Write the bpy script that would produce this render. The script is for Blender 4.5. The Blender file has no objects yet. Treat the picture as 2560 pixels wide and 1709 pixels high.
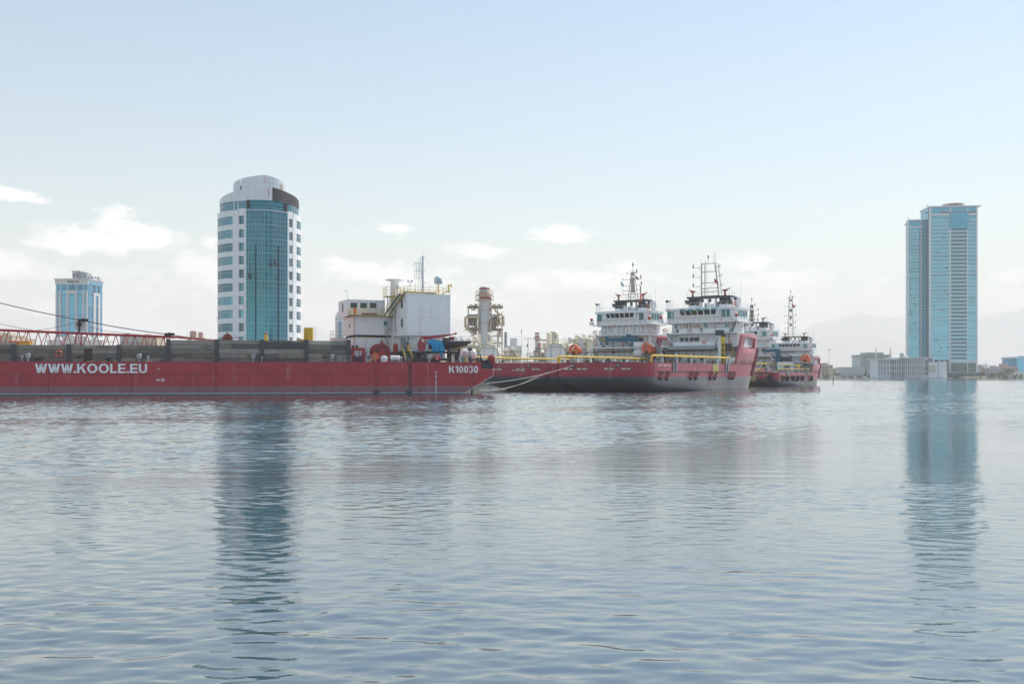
import bpy, math, random
from mathutils import Vector, Matrix, noise as mnoise
R = math.radians
sc = bpy.context.scene
col = sc.collection
random.seed(7)

# ------------------------------------------------------------------ camera
FPX, HZ, CX, CAMH = 2489.0, 935.0, 1280.0, 3.2      # 35 mm lens seen in a 2560 px wide picture, level camera 3.2 m above the water
cam = bpy.data.cameras.new('camera')
cam.sensor_width = 36.0
cam.lens = 36.0 * FPX / 2560.0
cam.shift_y = (HZ - 854.5) / 2560.0
cam.clip_start, cam.clip_end = 0.5, 40000
cam_o = bpy.data.objects.new('camera', cam)
cam_o.location = (0, 0, CAMH)
cam_o.rotation_euler = (R(90), 0, 0)
col.objects.link(cam_o)
sc.camera = cam_o

# ------------------------------------------------------------------ sun, sky, exposure
SUN_AZ, SUN_EL = 46.0, 54.0                          # degrees clockwise from the view direction, degrees up
sun = bpy.data.lights.new('sun', 'SUN')
sun.energy = 4.0
sun.angle = R(0.5)
sun.color = (1.0, 0.95, 0.87)
sun_o = bpy.data.objects.new('sun', sun)
sdir = Vector((math.sin(R(SUN_AZ)) * math.cos(R(SUN_EL)), math.cos(R(SUN_AZ)) * math.cos(R(SUN_EL)), math.sin(R(SUN_EL))))
sun_o.rotation_euler = sdir.to_track_quat('Z', 'Y').to_euler()
sun_o.location = (60, 60, 120)
col.objects.link(sun_o)

W = bpy.data.worlds.new('World')
sc.world = W
W.use_nodes = True
wn, wl = W.node_tree.nodes, W.node_tree.links
wn.clear()


def wmath(op, a, b=None, c=None, clamp=False):
    n = wn.new('ShaderNodeMath')
    n.operation = op
    n.use_clamp = clamp
    for i, v in enumerate((a, b, c)):
        if v is None:
            continue
        if isinstance(v, (int, float)):
            n.inputs[i].default_value = v
        else:
            wl.new(v, n.inputs[i])
    return n.outputs[0]


sky = wn.new('ShaderNodeTexSky')
sky.sky_type = 'NISHITA'
sky.sun_disc = False
sky.sun_elevation = R(SUN_EL)
sky.sun_rotation = R(SUN_AZ)
sky.air_density = 1.55
sky.dust_density = 0.3
sky.ozone_density = 1.0
sky.altitude = 0
tc = wn.new('ShaderNodeTexCoord')
sep = wn.new('ShaderNodeSeparateXYZ')
wl.new(tc.outputs['Generated'], sep.inputs[0])
az = wmath('ARCTAN2', sep.outputs[0], sep.outputs[1])
el = wmath('ARCSINE', sep.outputs[2])


def wnoise(su, sw, detail, rough, seed):
    cmb = wn.new('ShaderNodeCombineXYZ')
    wl.new(wmath('MULTIPLY', az, su), cmb.inputs[0])
    wl.new(wmath('MULTIPLY', el, sw), cmb.inputs[1])
    cmb.inputs[2].default_value = seed
    n = wn.new('ShaderNodeTexNoise')
    n.inputs['Scale'].default_value = 1.0
    n.inputs['Detail'].default_value = detail
    n.inputs['Roughness'].default_value = rough
    wl.new(cmb.outputs[0], n.inputs['Vector'])
    return n.outputs['Fac']


n_big = wnoise(9, 17, 2, 0.5, 3.1)
n_fine = wnoise(48, 85, 7, 0.58, 8.7)
# the separate cumulus clouds over the harbour: direction, half width, half height (radians)
BLOBS = []
for px, py, hw, hh, s in ((15, 532, 52, 17, .9), (100, 543, 34, 9, .6), (285, 622, 150, 34, 1.0), (285, 590, 55, 34, 1.0), (370, 622, 90, 34, .9), (180, 640, 110, 20, .8), (330, 600, 50, 30, .8), (525, 618, 30, 20, .7),
                          (795, 576, 36, 8, .55), (975, 573, 46, 15, .9), (895, 581, 22, 6, .4), (1412, 588, 80, 22, 1.0), (1395, 578, 40, 16, .9), (1200, 627, 74, 18, .9),
                          (1290, 645, 60, 9, .4), (35, 692, 70, 36, .95), (1560, 664, 50, 26, .85), (1870, 668, 80, 24, .85), (1640, 655, 50, 9, .4), (830, 660, 90, 14, .45),
                          (1960, 705, 190, 26, .8), (1480, 705, 300, 30, .8), (960, 690, 200, 34, .8), (500, 700, 220, 40, .8), (2540, 720, 70, 22, .6), (960, 668, 60, 14, .4), (640, 655, 80, 18, .4)):
    BLOBS.append((math.atan((px - CX) / FPX), math.atan((HZ - py) / FPX), hw / FPX, hh / FPX, s))
mask = None
for a0, e0, hw, hh, s in BLOBS:
    da = wmath('DIVIDE', wmath('SUBTRACT', az, a0), hw)
    de = wmath('DIVIDE', wmath('SUBTRACT', el, e0), hh)
    q = wmath('ADD', wmath('MULTIPLY', da, da), wmath('MULTIPLY', de, de))
    b = wmath('MULTIPLY', wmath('EXPONENT', wmath('MULTIPLY', q, -0.9)), s)
    mask = b if mask is None else wmath('MAXIMUM', mask, b)
# a bank of distant cloud all round the horizon, its top uneven
top = wmath('MULTIPLY_ADD', n_big, 0.075, 0.066)
bank = wmath('MULTIPLY', wmath('SUBTRACT', top, el), 16.0, clamp=True)
bank = wmath('MULTIPLY', bank, 0.85)
# scattered small clouds elsewhere in the band (they go on all round)
sc_n = wnoise(5.5, 15, 3, 0.5, 21.0)
band = wmath('MULTIPLY', wmath('SUBTRACT', 0.30, el), 6.0, clamp=True)
behind = wmath('MULTIPLY_ADD', sep.outputs[1], -4.0, 2.6, clamp=True)
scat = wmath('MULTIPLY', wmath('MULTIPLY', wmath('SUBTRACT', sc_n, 0.50), 5.0, clamp=True), wmath('MULTIPLY', band, behind))
mask = wmath('MAXIMUM', wmath('MAXIMUM', mask, bank), scat)
n_mid = wnoise(20, 42, 4, 0.55, 14.2)
lump = wmath('ADD', wmath('MULTIPLY', wmath('SUBTRACT', n_fine, 0.5), 1.3), wmath('MULTIPLY', wmath('SUBTRACT', n_mid, 0.5), 1.5))
dens = wmath('ADD', mask, lump)
dens = wmath('MULTIPLY', wmath('MULTIPLY', wmath('SUBTRACT', dens, 0.20), 1.45, clamp=True), wmath('MULTIPLY', mask, 7.0, clamp=True), clamp=True)
smooth = wmath('MULTIPLY', wmath('MULTIPLY', dens, dens), wmath('SUBTRACT', 3.0, wmath('MULTIPLY', dens, 2.0)))
above = wmath('MULTIPLY', wmath('ADD', el, 0.01), 60.0, clamp=True)
CLOUD_MAX = 0.85
cfac = wmath('MULTIPLY', wmath('MULTIPLY', smooth, CLOUD_MAX), above)
mix = wn.new('ShaderNodeMix')
mix.data_type = 'RGBA'
wl.new(cfac, mix.inputs['Factor'])
wl.new(sky.outputs[0], mix.inputs['A'])
mix.inputs['B'].default_value = (12.4, 11.8, 11.0, 1)
bg = wn.new('ShaderNodeBackground')
bg.inputs['Strength'].default_value = 0.10
wl.new(mix.outputs['Result'], bg.inputs['Color'])
wo = wn.new('ShaderNodeOutputWorld')
wl.new(bg.outputs[0], wo.inputs[0])

vs = sc.view_settings
vs.view_transform = 'Standard'
vs.look = 'None'
vs.exposure = 0.43
vs.gamma = 1.0
vs.use_curve_mapping = False
cy = sc.cycles
sc.render.engine = 'CYCLES'
cy.use_denoising = True
cy.use_adaptive_sampling = True
cy.adaptive_threshold = 0.01
cy.max_bounces = 6
cy.diffuse_bounces = 2
cy.glossy_bounces = 4
cy.volume_bounces = 2
cy.sample_clamp_indirect = 8
cy.sample_clamp_direct = 30
# ------------------------------------------------------------------ helpers: materials
def newmat(name):
    m = bpy.data.materials.new(name)
    m.use_nodes = True
    nt = m.node_tree
    b = nt.nodes['Principled BSDF']
    return m, nt, b


def mathn(nt, op, a, b=None, c=None, clamp=False):
    n = nt.nodes.new('ShaderNodeMath')
    n.operation = op
    n.use_clamp = clamp
    for i, v in enumerate((a, b, c)):
        if v is None:
            continue
        if isinstance(v, (int, float)):
            n.inputs[i].default_value = v
        else:
            nt.links.new(v, n.inputs[i])
    return n.outputs[0]


def mixc(nt, fac, a, b, blend='MIX'):
    n = nt.nodes.new('ShaderNodeMix')
    n.data_type = 'RGBA'
    n.blend_type = blend
    for key, v in (('Factor', fac), ('A', a), ('B', b)):
        if isinstance(v, (int, float)):
            n.inputs[key].default_value = v
        elif isinstance(v, (tuple, list)):
            n.inputs[key].default_value = (*v[:3], 1)
        else:
            nt.links.new(v, n.inputs[key])
    return n.outputs['Result']


def noisen(nt, scale, detail=3, rough=.55, stretch=(1, 1, 1), coord='Object'):
    t = nt.nodes.new('ShaderNodeTexCoord')
    mp = nt.nodes.new('ShaderNodeMapping')
    mp.inputs['Scale'].default_value = stretch
    nt.links.new(t.outputs[coord], mp.inputs[0])
    n = nt.nodes.new('ShaderNodeTexNoise')
    n.inputs['Scale'].default_value = scale
    n.inputs['Detail'].default_value = detail
    n.inputs['Roughness'].default_value = rough
    nt.links.new(mp.outputs[0], n.inputs['Vector'])
    return n.outputs['Fac']


def stepn(nt, v, lo, hi):
    n = nt.nodes.new('ShaderNodeMapRange')
    n.interpolation_type = 'SMOOTHSTEP'
    n.inputs['From Min'].default_value = lo
    n.inputs['From Max'].default_value = hi
    nt.links.new(v, n.inputs['Value'])
    return n.outputs[0]


def objz(nt):
    t = nt.nodes.new('ShaderNodeTexCoord')
    s = nt.nodes.new('ShaderNodeSeparateXYZ')
    nt.links.new(t.outputs['Object'], s.inputs[0])
    return s.outputs[2]


def weather(nt, base, var, vscale, streak, rnd):
    c = base
    if var:
        f = noisen(nt, vscale, 4, .6)
        lo = mathn(nt, 'MULTIPLY_ADD', f, 2 * var, 1 - var)
        cmb = nt.nodes.new('ShaderNodeCombineColor')
        for i in range(3):
            nt.links.new(lo, cmb.inputs[i])
        c = mixc(nt, 1.0, c, cmb.outputs[0], 'MULTIPLY')
    if streak:
        scol, amt, ssc = streak
        f = noisen(nt, ssc, 4, .6, (1, 1, .10))
        g = noisen(nt, ssc * .35, 2, .5)
        f = mathn(nt, 'MULTIPLY', stepn(nt, f, .52, .70), stepn(nt, g, .42, .62))
        c = mixc(nt, mathn(nt, 'MULTIPLY', f, amt), c, scol)
    if rnd:
        oi = nt.nodes.new('ShaderNodeObjectInfo')
        v = mathn(nt, 'MULTIPLY_ADD', oi.outputs['Random'], 2 * rnd, 1 - rnd)
        cmb = nt.nodes.new('ShaderNodeCombineColor')
        for i in range(3):
            nt.links.new(v, cmb.inputs[i])
        c = mixc(nt, 1.0, c, cmb.outputs[0], 'MULTIPLY')
    return c


def mat(name, rgb, rough=.55, metal=0.0, var=.12, vscale=.6, streak=None, rnd=0.0, spec=.5, bump=0.0, bscale=8):
    m, nt, b = newmat(name)
    c = weather(nt, tuple(rgb), var, vscale, streak, rnd)
    if isinstance(c, tuple):
        b.inputs['Base Color'].default_value = (*c, 1)
    else:
        nt.links.new(c, b.inputs['Base Color'])
    b.inputs['Roughness'].default_value = rough
    b.inputs['Metallic'].default_value = metal
    b.inputs['Specular IOR Level'].default_value = spec
    if bump:
        bn = nt.nodes.new('ShaderNodeBump')
        bn.inputs['Distance'].default_value = bump
        nt.links.new(noisen(nt, bscale, 3), bn.inputs['Height'])
        nt.links.new(bn.outputs[0], b.inputs['Normal'])
    return m


def hull_mat(name, red, bands, var=.14, streak=None, rough=.5):
    """paint in horizontal bands: bands = [(z_top, colour), ...] from the lowest up, red above the last"""
    m, nt, b = newmat(name)
    z = objz(nt)
    wob = mathn(nt, 'MULTIPLY_ADD', noisen(nt, .8, 3), .10, -.05)
    zz = mathn(nt, 'ADD', z, wob)
    c = tuple(red)
    for zt, cc in reversed(bands):
        f = mathn(nt, 'LESS_THAN', zz, zt)
        c = mixc(nt, f, c, tuple(cc))
    c = weather(nt, c, var, .35, streak, 0)
    big = noisen(nt, .9, 5, .65, (1, 1, 2.2))
    c = mixc(nt, mathn(nt, 'MULTIPLY', stepn(nt, big, .5, .75), .22), c, (.34, .17, .19))
    drk = noisen(nt, .5, 6, .7, (1.6, 1.6, .5))
    c = mixc(nt, mathn(nt, 'MULTIPLY', stepn(nt, drk, .52, .75), .6), c, (.07, .03, .03))
    rst = noisen(nt, 1.6, 4, .6, (1, 1, .06))
    c = mixc(nt, mathn(nt, 'MULTIPLY', stepn(nt, rst, .62, .74), .5), c, (.20, .085, .05))
    nt.links.new(c, b.inputs['Base Color'])
    b.inputs['Roughness'].default_value = rough
    bn = nt.nodes.new('ShaderNodeBump')                # plating dished between its frames
    bn.inputs['Distance'].default_value = .06
    nt.links.new(noisen(nt, .7, 2, .5), bn.inputs['Height'])
    nt.links.new(bn.outputs[0], b.inputs['Normal'])
    return m


# ------------------------------------------------------------------ helpers: meshes
class MB:
    def __init__(s):
        s.v, s.f = [], []

    def add(s, vs, fs):
        o = len(s.v)
        s.v += [tuple(p) for p in vs]
        s.f += [tuple(i + o for i in f) for f in fs]
        return s

    def box(s, x0, x1, y0, y1, z0, z1):
        vs = [(x, y, z) for z in (z0, z1) for y in (y0, y1) for x in (x0, x1)]
        return s.add(vs, [(0, 2, 3, 1), (4, 5, 7, 6), (0, 1, 5, 4), (2, 6, 7, 3), (0, 4, 6, 2), (1, 3, 7, 5)])

    def cbox(s, c, d, rz=0):
        x, y, z = d[0] / 2, d[1] / 2, d[2] / 2
        ca, sa = math.cos(rz), math.sin(rz)
        o = MB().box(-x, x, -y, y, -z, z)
        return s.add([(c[0] + p[0] * ca - p[1] * sa, c[1] + p[0] * sa + p[1] * ca, c[2] + p[2]) for p in o.v], o.f)

    def tube(s, p0, p1, r, n=6, r1=None, cap=True):
        p0, p1 = Vector(p0), Vector(p1)
        d = p1 - p0
        if d.length < 1e-6:
            return s
        q = d.to_track_quat('Z', 'Y')
        r1 = r if r1 is None else r1
        vs = []
        for p, rr in ((p0, r), (p1, r1)):
            for k in range(n):
                a = 2 * math.pi * (k + .5) / n
                vs.append(p + q @ Vector((rr * math.cos(a), rr * math.sin(a), 0)))
        fs = [(k, (k + 1) % n, n + (k + 1) % n, n + k) for k in range(n)]
        if cap:
            fs += [tuple(range(n - 1, -1, -1)), tuple(range(n, 2 * n))]
        return s.add(vs, fs)

    def bar(s, p0, p1, w, h):
        p0, p1 = Vector(p0), Vector(p1)
        d = (p1 - p0)
        t = d.normalized()
        up = Vector((0, 0, 1)) if abs(t.z) < .95 else Vector((0, 1, 0))
        a = t.cross(up).normalized() * (w / 2)
        b = a.cross(t).normalized() * (h / 2)
        vs = [p + i * a + j * b for p in (p0, p1) for i, j in ((-1, -1), (1, -1), (1, 1), (-1, 1))]
        return s.add(vs, [(0, 1, 2, 3), (7, 6, 5, 4), (0, 4, 5, 1), (1, 5, 6, 2), (2, 6, 7, 3), (3, 7, 4, 0)])

    def poly(s, pts, r, n=6):
        for a, b in zip(pts, pts[1:]):
            s.tube(a, b, r, n)
        return s

    def prism(s, pts, axis, a0, a1):
        """pts: 2-D outline; axis: the axis it is pulled along from a0 to a1"""
        def put(p, a):
            return {'x': (a, p[0], p[1]), 'y': (p[0], a, p[1]), 'z': (p[0], p[1], a)}[axis]
        n = len(pts)
        vs = [put(p, a0) for p in pts] + [put(p, a1) for p in pts]
        fs = [(k, (k + 1) % n, n + (k + 1) % n, n + k) for k in range(n)]
        return s.add(vs, fs + [tuple(range(n - 1, -1, -1)), tuple(range(n, 2 * n))])

    def lathe(s, prof, n=16, c=(0, 0, 0), axis='z', cap=True):
        vs = []
        for r, h in prof:
            for k in range(n):
                a = 2 * math.pi * k / n
                u, w = r * math.cos(a), r * math.sin(a)
                p = {'z': (u, w, h), 'x': (h, u, w), 'y': (u, h, w)}[axis]
                vs.append((c[0] + p[0], c[1] + p[1], c[2] + p[2]))
        m = len(prof)
        fs = [(i * n + k, i * n + (k + 1) % n, (i + 1) * n + (k + 1) % n, (i + 1) * n + k) for i in range(m - 1) for k in range(n)]
        if cap:
            fs += [tuple(range(n - 1, -1, -1)), tuple(range((m - 1) * n, m * n))]
        return s.add(vs, fs)

    def torus(s, c, r, rr, axis='y', n=16, m=6):
        vs = []
        for i in range(n):
            a = 2 * math.pi * i / n
            for j in range(m):
                b = 2 * math.pi * j / m
                u, w, h = (r + rr * math.cos(b)) * math.cos(a), (r + rr * math.cos(b)) * math.sin(a), rr * math.sin(b)
                p = {'y': (u, h, w), 'z': (u, w, h), 'x': (h, u, w)}[axis]
                vs.append((c[0] + p[0], c[1] + p[1], c[2] + p[2]))
        fs = [(i * m + j, ((i + 1) % n) * m + j, ((i + 1) % n) * m + (j + 1) % m, i * m + (j + 1) % m) for i in range(n) for j in range(m)]
        return s.add(vs, fs)

    def grid(s, rows, close=False):
        n = len(rows[0])
        vs = [p for r in rows for p in r]
        fs = []
        for i in range(len(rows) - 1):
            for k in range(n if close else n - 1):
                fs.append((i * n + k, i * n + (k + 1) % n, (i + 1) * n + (k + 1) % n, (i + 1) * n + k))
        return s.add(vs, fs)

    def rail(s, pts, h=1.0, step=1.6, r=.03, bars=2):
        """guard rail along pts (at foot level)"""
        for i in range(1, bars + 1):
            for a, b in zip(pts, pts[1:]):
                z = h * i / bars
                s.tube((a[0], a[1], a[2] + z), (b[0], b[1], b[2] + z), r, 4, cap=False)
        for a, b in zip(pts, pts[1:]):
            L = (Vector(b) - Vector(a)).length
            k = max(1, round(L / step))
            for i in range(k + 1):
                p = Vector(a).lerp(Vector(b), i / k)
                s.tube(p, p + Vector((0, 0, h)), r, 4, cap=False)
        return s

    def ladder(s, p0, p1, w, r=.03, step=.35, ax=(1, 0, 0)):
        p0, p1, ax = Vector(p0), Vector(p1), Vector(ax)
        for k in (-1, 1):
            s.tube(p0 + ax * k * w / 2, p1 + ax * k * w / 2, r, 4)
        n = max(1, int((p1 - p0).length / step))
        for i in range(n + 1):
            p = p0.lerp(p1, i / n)
            s.tube(p - ax * w / 2, p + ax * w / 2, r * .8, 4)
        return s

    def mesh(s, name, smooth=False):
        me = bpy.data.meshes.new(name)
        me.from_pydata(s.v, [], s.f)
        me.update()
        if smooth:
            for p in me.polygons:
                p.use_smooth = True
        return me

    def build(s, name, m, parent=None, loc=None, smooth=False, rot=None):
        me = s.mesh(name, smooth)
        if m is not None:
            me.materials.append(m)
        return put(name, me, parent, loc, rot)


def put(name, me, parent=None, loc=None, rot=None):
    o = bpy.data.objects.new(name, me)
    col.objects.link(o)
    if parent is not None:
        o.parent = parent
    if loc is not None:
        o.location = loc
    if rot is not None:
        o.rotation_euler = rot
    return o


def autosmooth(o, deg=35):
    me = o.data
    me.set_sharp_from_angle(angle=R(deg))
    for p in me.polygons:
        p.use_smooth = True
    return o


def tag(o, label, cat, group=None, kind=None):
    if label:
        o['label'] = label
    if cat:
        o['category'] = cat
    if group:
        o['group'] = group
    if kind:
        o['kind'] = kind
    return o


def thing(name, label, cat, loc=(0, 0, 0), rz=0.0, group=None):
    o = bpy.data.objects.new(name, None)
    o.empty_display_size = .3
    col.objects.link(o)
    o.location = loc
    o.rotation_euler = (0, 0, rz)
    return tag(o, label, cat, group)


def dup(o, loc=None, rz=None, label=None):
    """a copy of a thing, its parts and sub-parts, sharing mesh data"""
    kids = {}
    for c in bpy.data.objects:
        if c.parent:
            kids.setdefault(c.parent.name, []).append(c)

    def cp(s, par):
        n = s.copy()
        col.objects.link(n)
        n.parent = par
        for k in kids.get(s.name, []):
            cp(k, n)
        return n
    r = cp(o, None)
    if loc is not None:
        r.location = loc
    if rz is not None:
        r.rotation_euler = (0, 0, rz)
    if label:
        r['label'] = label
    return r


def text_mesh(s, size, bold=0.0, depth=.01, width=None, height=None):
    cu = bpy.data.curves.new('lettering', 'FONT')
    cu.body = s
    cu.size = size
    cu.offset = bold
    cu.extrude = depth
    cu.align_x = 'LEFT'
    o = bpy.data.objects.new('lettering', cu)
    col.objects.link(o)
    dg = bpy.context.evaluated_depsgraph_get()
    me = bpy.data.meshes.new_from_object(o.evaluated_get(dg))
    col.objects.unlink(o)
    bpy.data.objects.remove(o)
    xs = [v.co.x for v in me.vertices]
    ys = [v.co.y for v in me.vertices]
    x0, x1, y0, y1 = min(xs), max(xs), min(ys), max(ys)
    fx = width / (x1 - x0) if width else 1
    fy = height / (y1 - y0) if height else fx
    for v in me.vertices:
        v.co = Vector(((v.co.x - x0) * fx, (v.co.y - y0) * fy, v.co.z))
    return me


def block_letters(text, width, height, depth=.012):
    """heavy grotesque capitals and figures cut as flat shapes, filling width x height in the x-z plane"""
    t = .20
    glyphs = []
    out = None

    def quad(*p):
        out.prism([(q[0] + cur, q[1]) for q in p], 'y', -depth, 0)

    def rect(x0, x1, z0, z1):
        quad((x0, z0), (x1, z0), (x1, z1), (x0, z1))

    def ring(cx, cz, a, b, a0=0, a1=360, n=22, tt=t, tz=.17):
        for i in range(n):
            p = []
            for an in (a0 + (a1 - a0) * i / n, a0 + (a1 - a0) * (i + 1) / n):
                c, s_ = math.cos(R(an)), math.sin(R(an))
                p.append(((cx + a * c, cz + b * s_), (cx + (a - tt) * c, cz + (b - tz) * s_)))
            quad(p[0][0], p[1][0], p[1][1], p[0][1])
    cur = 0.0
    for ch in text:
        out = MB()
        glyphs.append(out)
        if ch == 'W':
            w = 1.08
            for a, b, c, d in ((0, .22, 1, 0), (.44, .27, 1, 0), (.44, .64, 1, 0), (.87, .68, 1, 0)):
                quad((b, 0), (b + t * .98, 0), (a + t * 1.05, 1), (a, 1)) if a < b else quad((b, 0), (b + t * .98, 0), (a + t * 1.05, 1), (a, 1))
        elif ch == '.':
            w = .22
            rect(.0, .21, 0, .2)
        elif ch == 'K':
            w = .80
            rect(0, t, 0, 1)
            quad((t, .30), (t, .55), (.56, 1), (.80, 1))
            quad((.33, .56), (.48, .70), (.82, 0), (.57, 0))
        elif ch in 'O0':
            a = .46 if ch == 'O' else .31
            w = 2 * a
            ring(a, .5, a, .51, tt=.205 if ch == 'O' else .19)
        elif ch == 'L':
            w = .62
            rect(0, t, 0, 1)
            rect(t, .62, 0, .18)
        elif ch == 'E':
            w = .68
            rect(0, t, 0, 1)
            for z0, z1, x1 in ((0, .17, .68), (.42, .58, .64), (.83, 1, .67)):
                rect(t, x1, z0, z1)
        elif ch == 'U':
            w = .76
            rect(0, t, .36, 1)
            rect(.76 - t, .76, .36, 1)
            ring(.38, .37, .38, .38, 180, 360, 14)
        elif ch == '1':
            w = .42
            rect(.22, .42, 0, 1)
            quad((0, .66), (.22, .74), (.22, .96), (0, .82))
        elif ch == '3':
            w = .60
            ring(.29, .735, .29, .275, -80, 165, 16, .18, .15)
            ring(.29, .29, .31, .30, -165, 80, 16, .19, .15)
        cur += w + (.07 if ch in 'W.' else .11)
    cur -= .09
    for g in glyphs:
        g.v = [(p[0] * width / cur, p[1], p[2] * height) for p in g.v]
    return glyphs


class Frame:
    """a thing's own frame on the water or ground; turns a sight line through picture point (px, py) into local metres"""
    def __init__(s, loc, rz=0.0):
        s.o = Vector(loc)
        s.rz = rz
        s.m = Matrix.Translation(s.o) @ Matrix.Rotation(rz, 4, 'Z')
        s.i = s.m.inverted()
        s.c = s.i @ Vector((0, 0, CAMH))

    def ray(s, px, py):
        d = Vector(((px - CX) / FPX, 1, (HZ - py) / FPX))
        return (s.i.to_3x3() @ d)

    def aty(s, px, py, y=0.0):
        d = s.ray(px, py)
        t = (y - s.c.y) / d.y
        p = s.c + d * t
        return p.x, p.z

    def atx(s, px, py, x=0.0):
        d = s.ray(px, py)
        t = (x - s.c.x) / d.x
        p = s.c + d * t
        return p.y, p.z

    def world(s, x, y, z):
        return s.m @ Vector((x, y, z))


def wpt(px, py, D):
    return Vector(((px - CX) / FPX * D, D, CAMH + (HZ - py) / FPX * D))
# ------------------------------------------------------------------ the setting: haze, water, land, mountains
HAZE = 1.9e-4
m, nt, b = newmat('sea_haze')
nt.nodes.remove(b)
pv = nt.nodes.new('ShaderNodeVolumePrincipled')
pv.inputs['Color'].default_value = (.93, .925, .92, 1)
pv.inputs['Density'].default_value = HAZE
pv.inputs['Anisotropy'].default_value = .05
nt.links.new(pv.outputs[0], nt.nodes['Material Output'].inputs['Volume'])
o = MB().box(-15200, 15200, -900, 15200, -3.0, 830).build('haze', m)
tag(o, None, None, kind='stuff')

m, nt, b = newmat('harbour_water')
b.inputs['Base Color'].default_value = (.030, .055, .062, 1)
b.inputs['Roughness'].default_value = .03
b.inputs['IOR'].default_value = 1.34
# wind patches: rough cat's paws and smooth slicks, drawn out across the view as they lie on the water
patch = noisen(nt, .045, 3, .55, (.35, 1, 1))
patch = stepn(nt, patch, .40, .62)
tw = nt.nodes.new('ShaderNodeTexCoord')
sw_ = nt.nodes.new('ShaderNodeSeparateXYZ')
nt.links.new(tw.outputs['Object'], sw_.inputs[0])
# the near water lies in the lee of the quay; further out the breeze ruffles it
yy = mathn(nt, 'MULTIPLY_ADD', noisen(nt, .03, 2, .5, (.6, 1, 1)), 40, mathn(nt, 'MULTIPLY_ADD', sw_.outputs[0], -.7, sw_.outputs[1]))
breeze = stepn(nt, yy, 44, 62)
slick = stepn(nt, noisen(nt, .05, 2, .5, (.12, 1, 1)), .60, .68)
breeze = mathn(nt, 'MULTIPLY', breeze, mathn(nt, 'SUBTRACT', 1.0, mathn(nt, 'MULTIPLY', slick, .8)))
chop = noisen(nt, 1.3, 3, .55, (.42, 1, 1))
rip = noisen(nt, 6.5, 3, .6, (.5, 1, 1))
h = mathn(nt, 'MULTIPLY', chop, mathn(nt, 'MULTIPLY_ADD', patch, .010, .008))
h = mathn(nt, 'ADD', h, mathn(nt, 'MULTIPLY', rip, mathn(nt, 'ADD', mathn(nt, 'MULTIPLY', breeze, .008), mathn(nt, 'MULTIPLY_ADD', patch, .006, .003))))
bn = nt.nodes.new('ShaderNodeBump')
bn.inputs['Strength'].default_value = 1.0
bn.inputs['Distance'].default_value = 1.0
nt.links.new(h, bn.inputs['Height'])
nt.links.new(bn.outputs[0], b.inputs['Normal'])
# extra mirror layer added to brighten the reflected sky beyond plain water
gl = nt.nodes.new('ShaderNodeBsdfGlossy')
gl.inputs['Color'].default_value = (.87, .905, .925, 1)
gl.inputs['Roughness'].default_value = .03
nt.links.new(bn.outputs[0], gl.inputs['Normal'])
mx = nt.nodes.new('ShaderNodeMixShader')
mx.inputs[0].default_value = .31
nt.links.new(b.outputs[0], mx.inputs[1])
nt.links.new(gl.outputs[0], mx.inputs[2])
nt.links.new(mx.outputs[0], nt.nodes['Material Output'].inputs['Surface'])

import numpy as np


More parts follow.
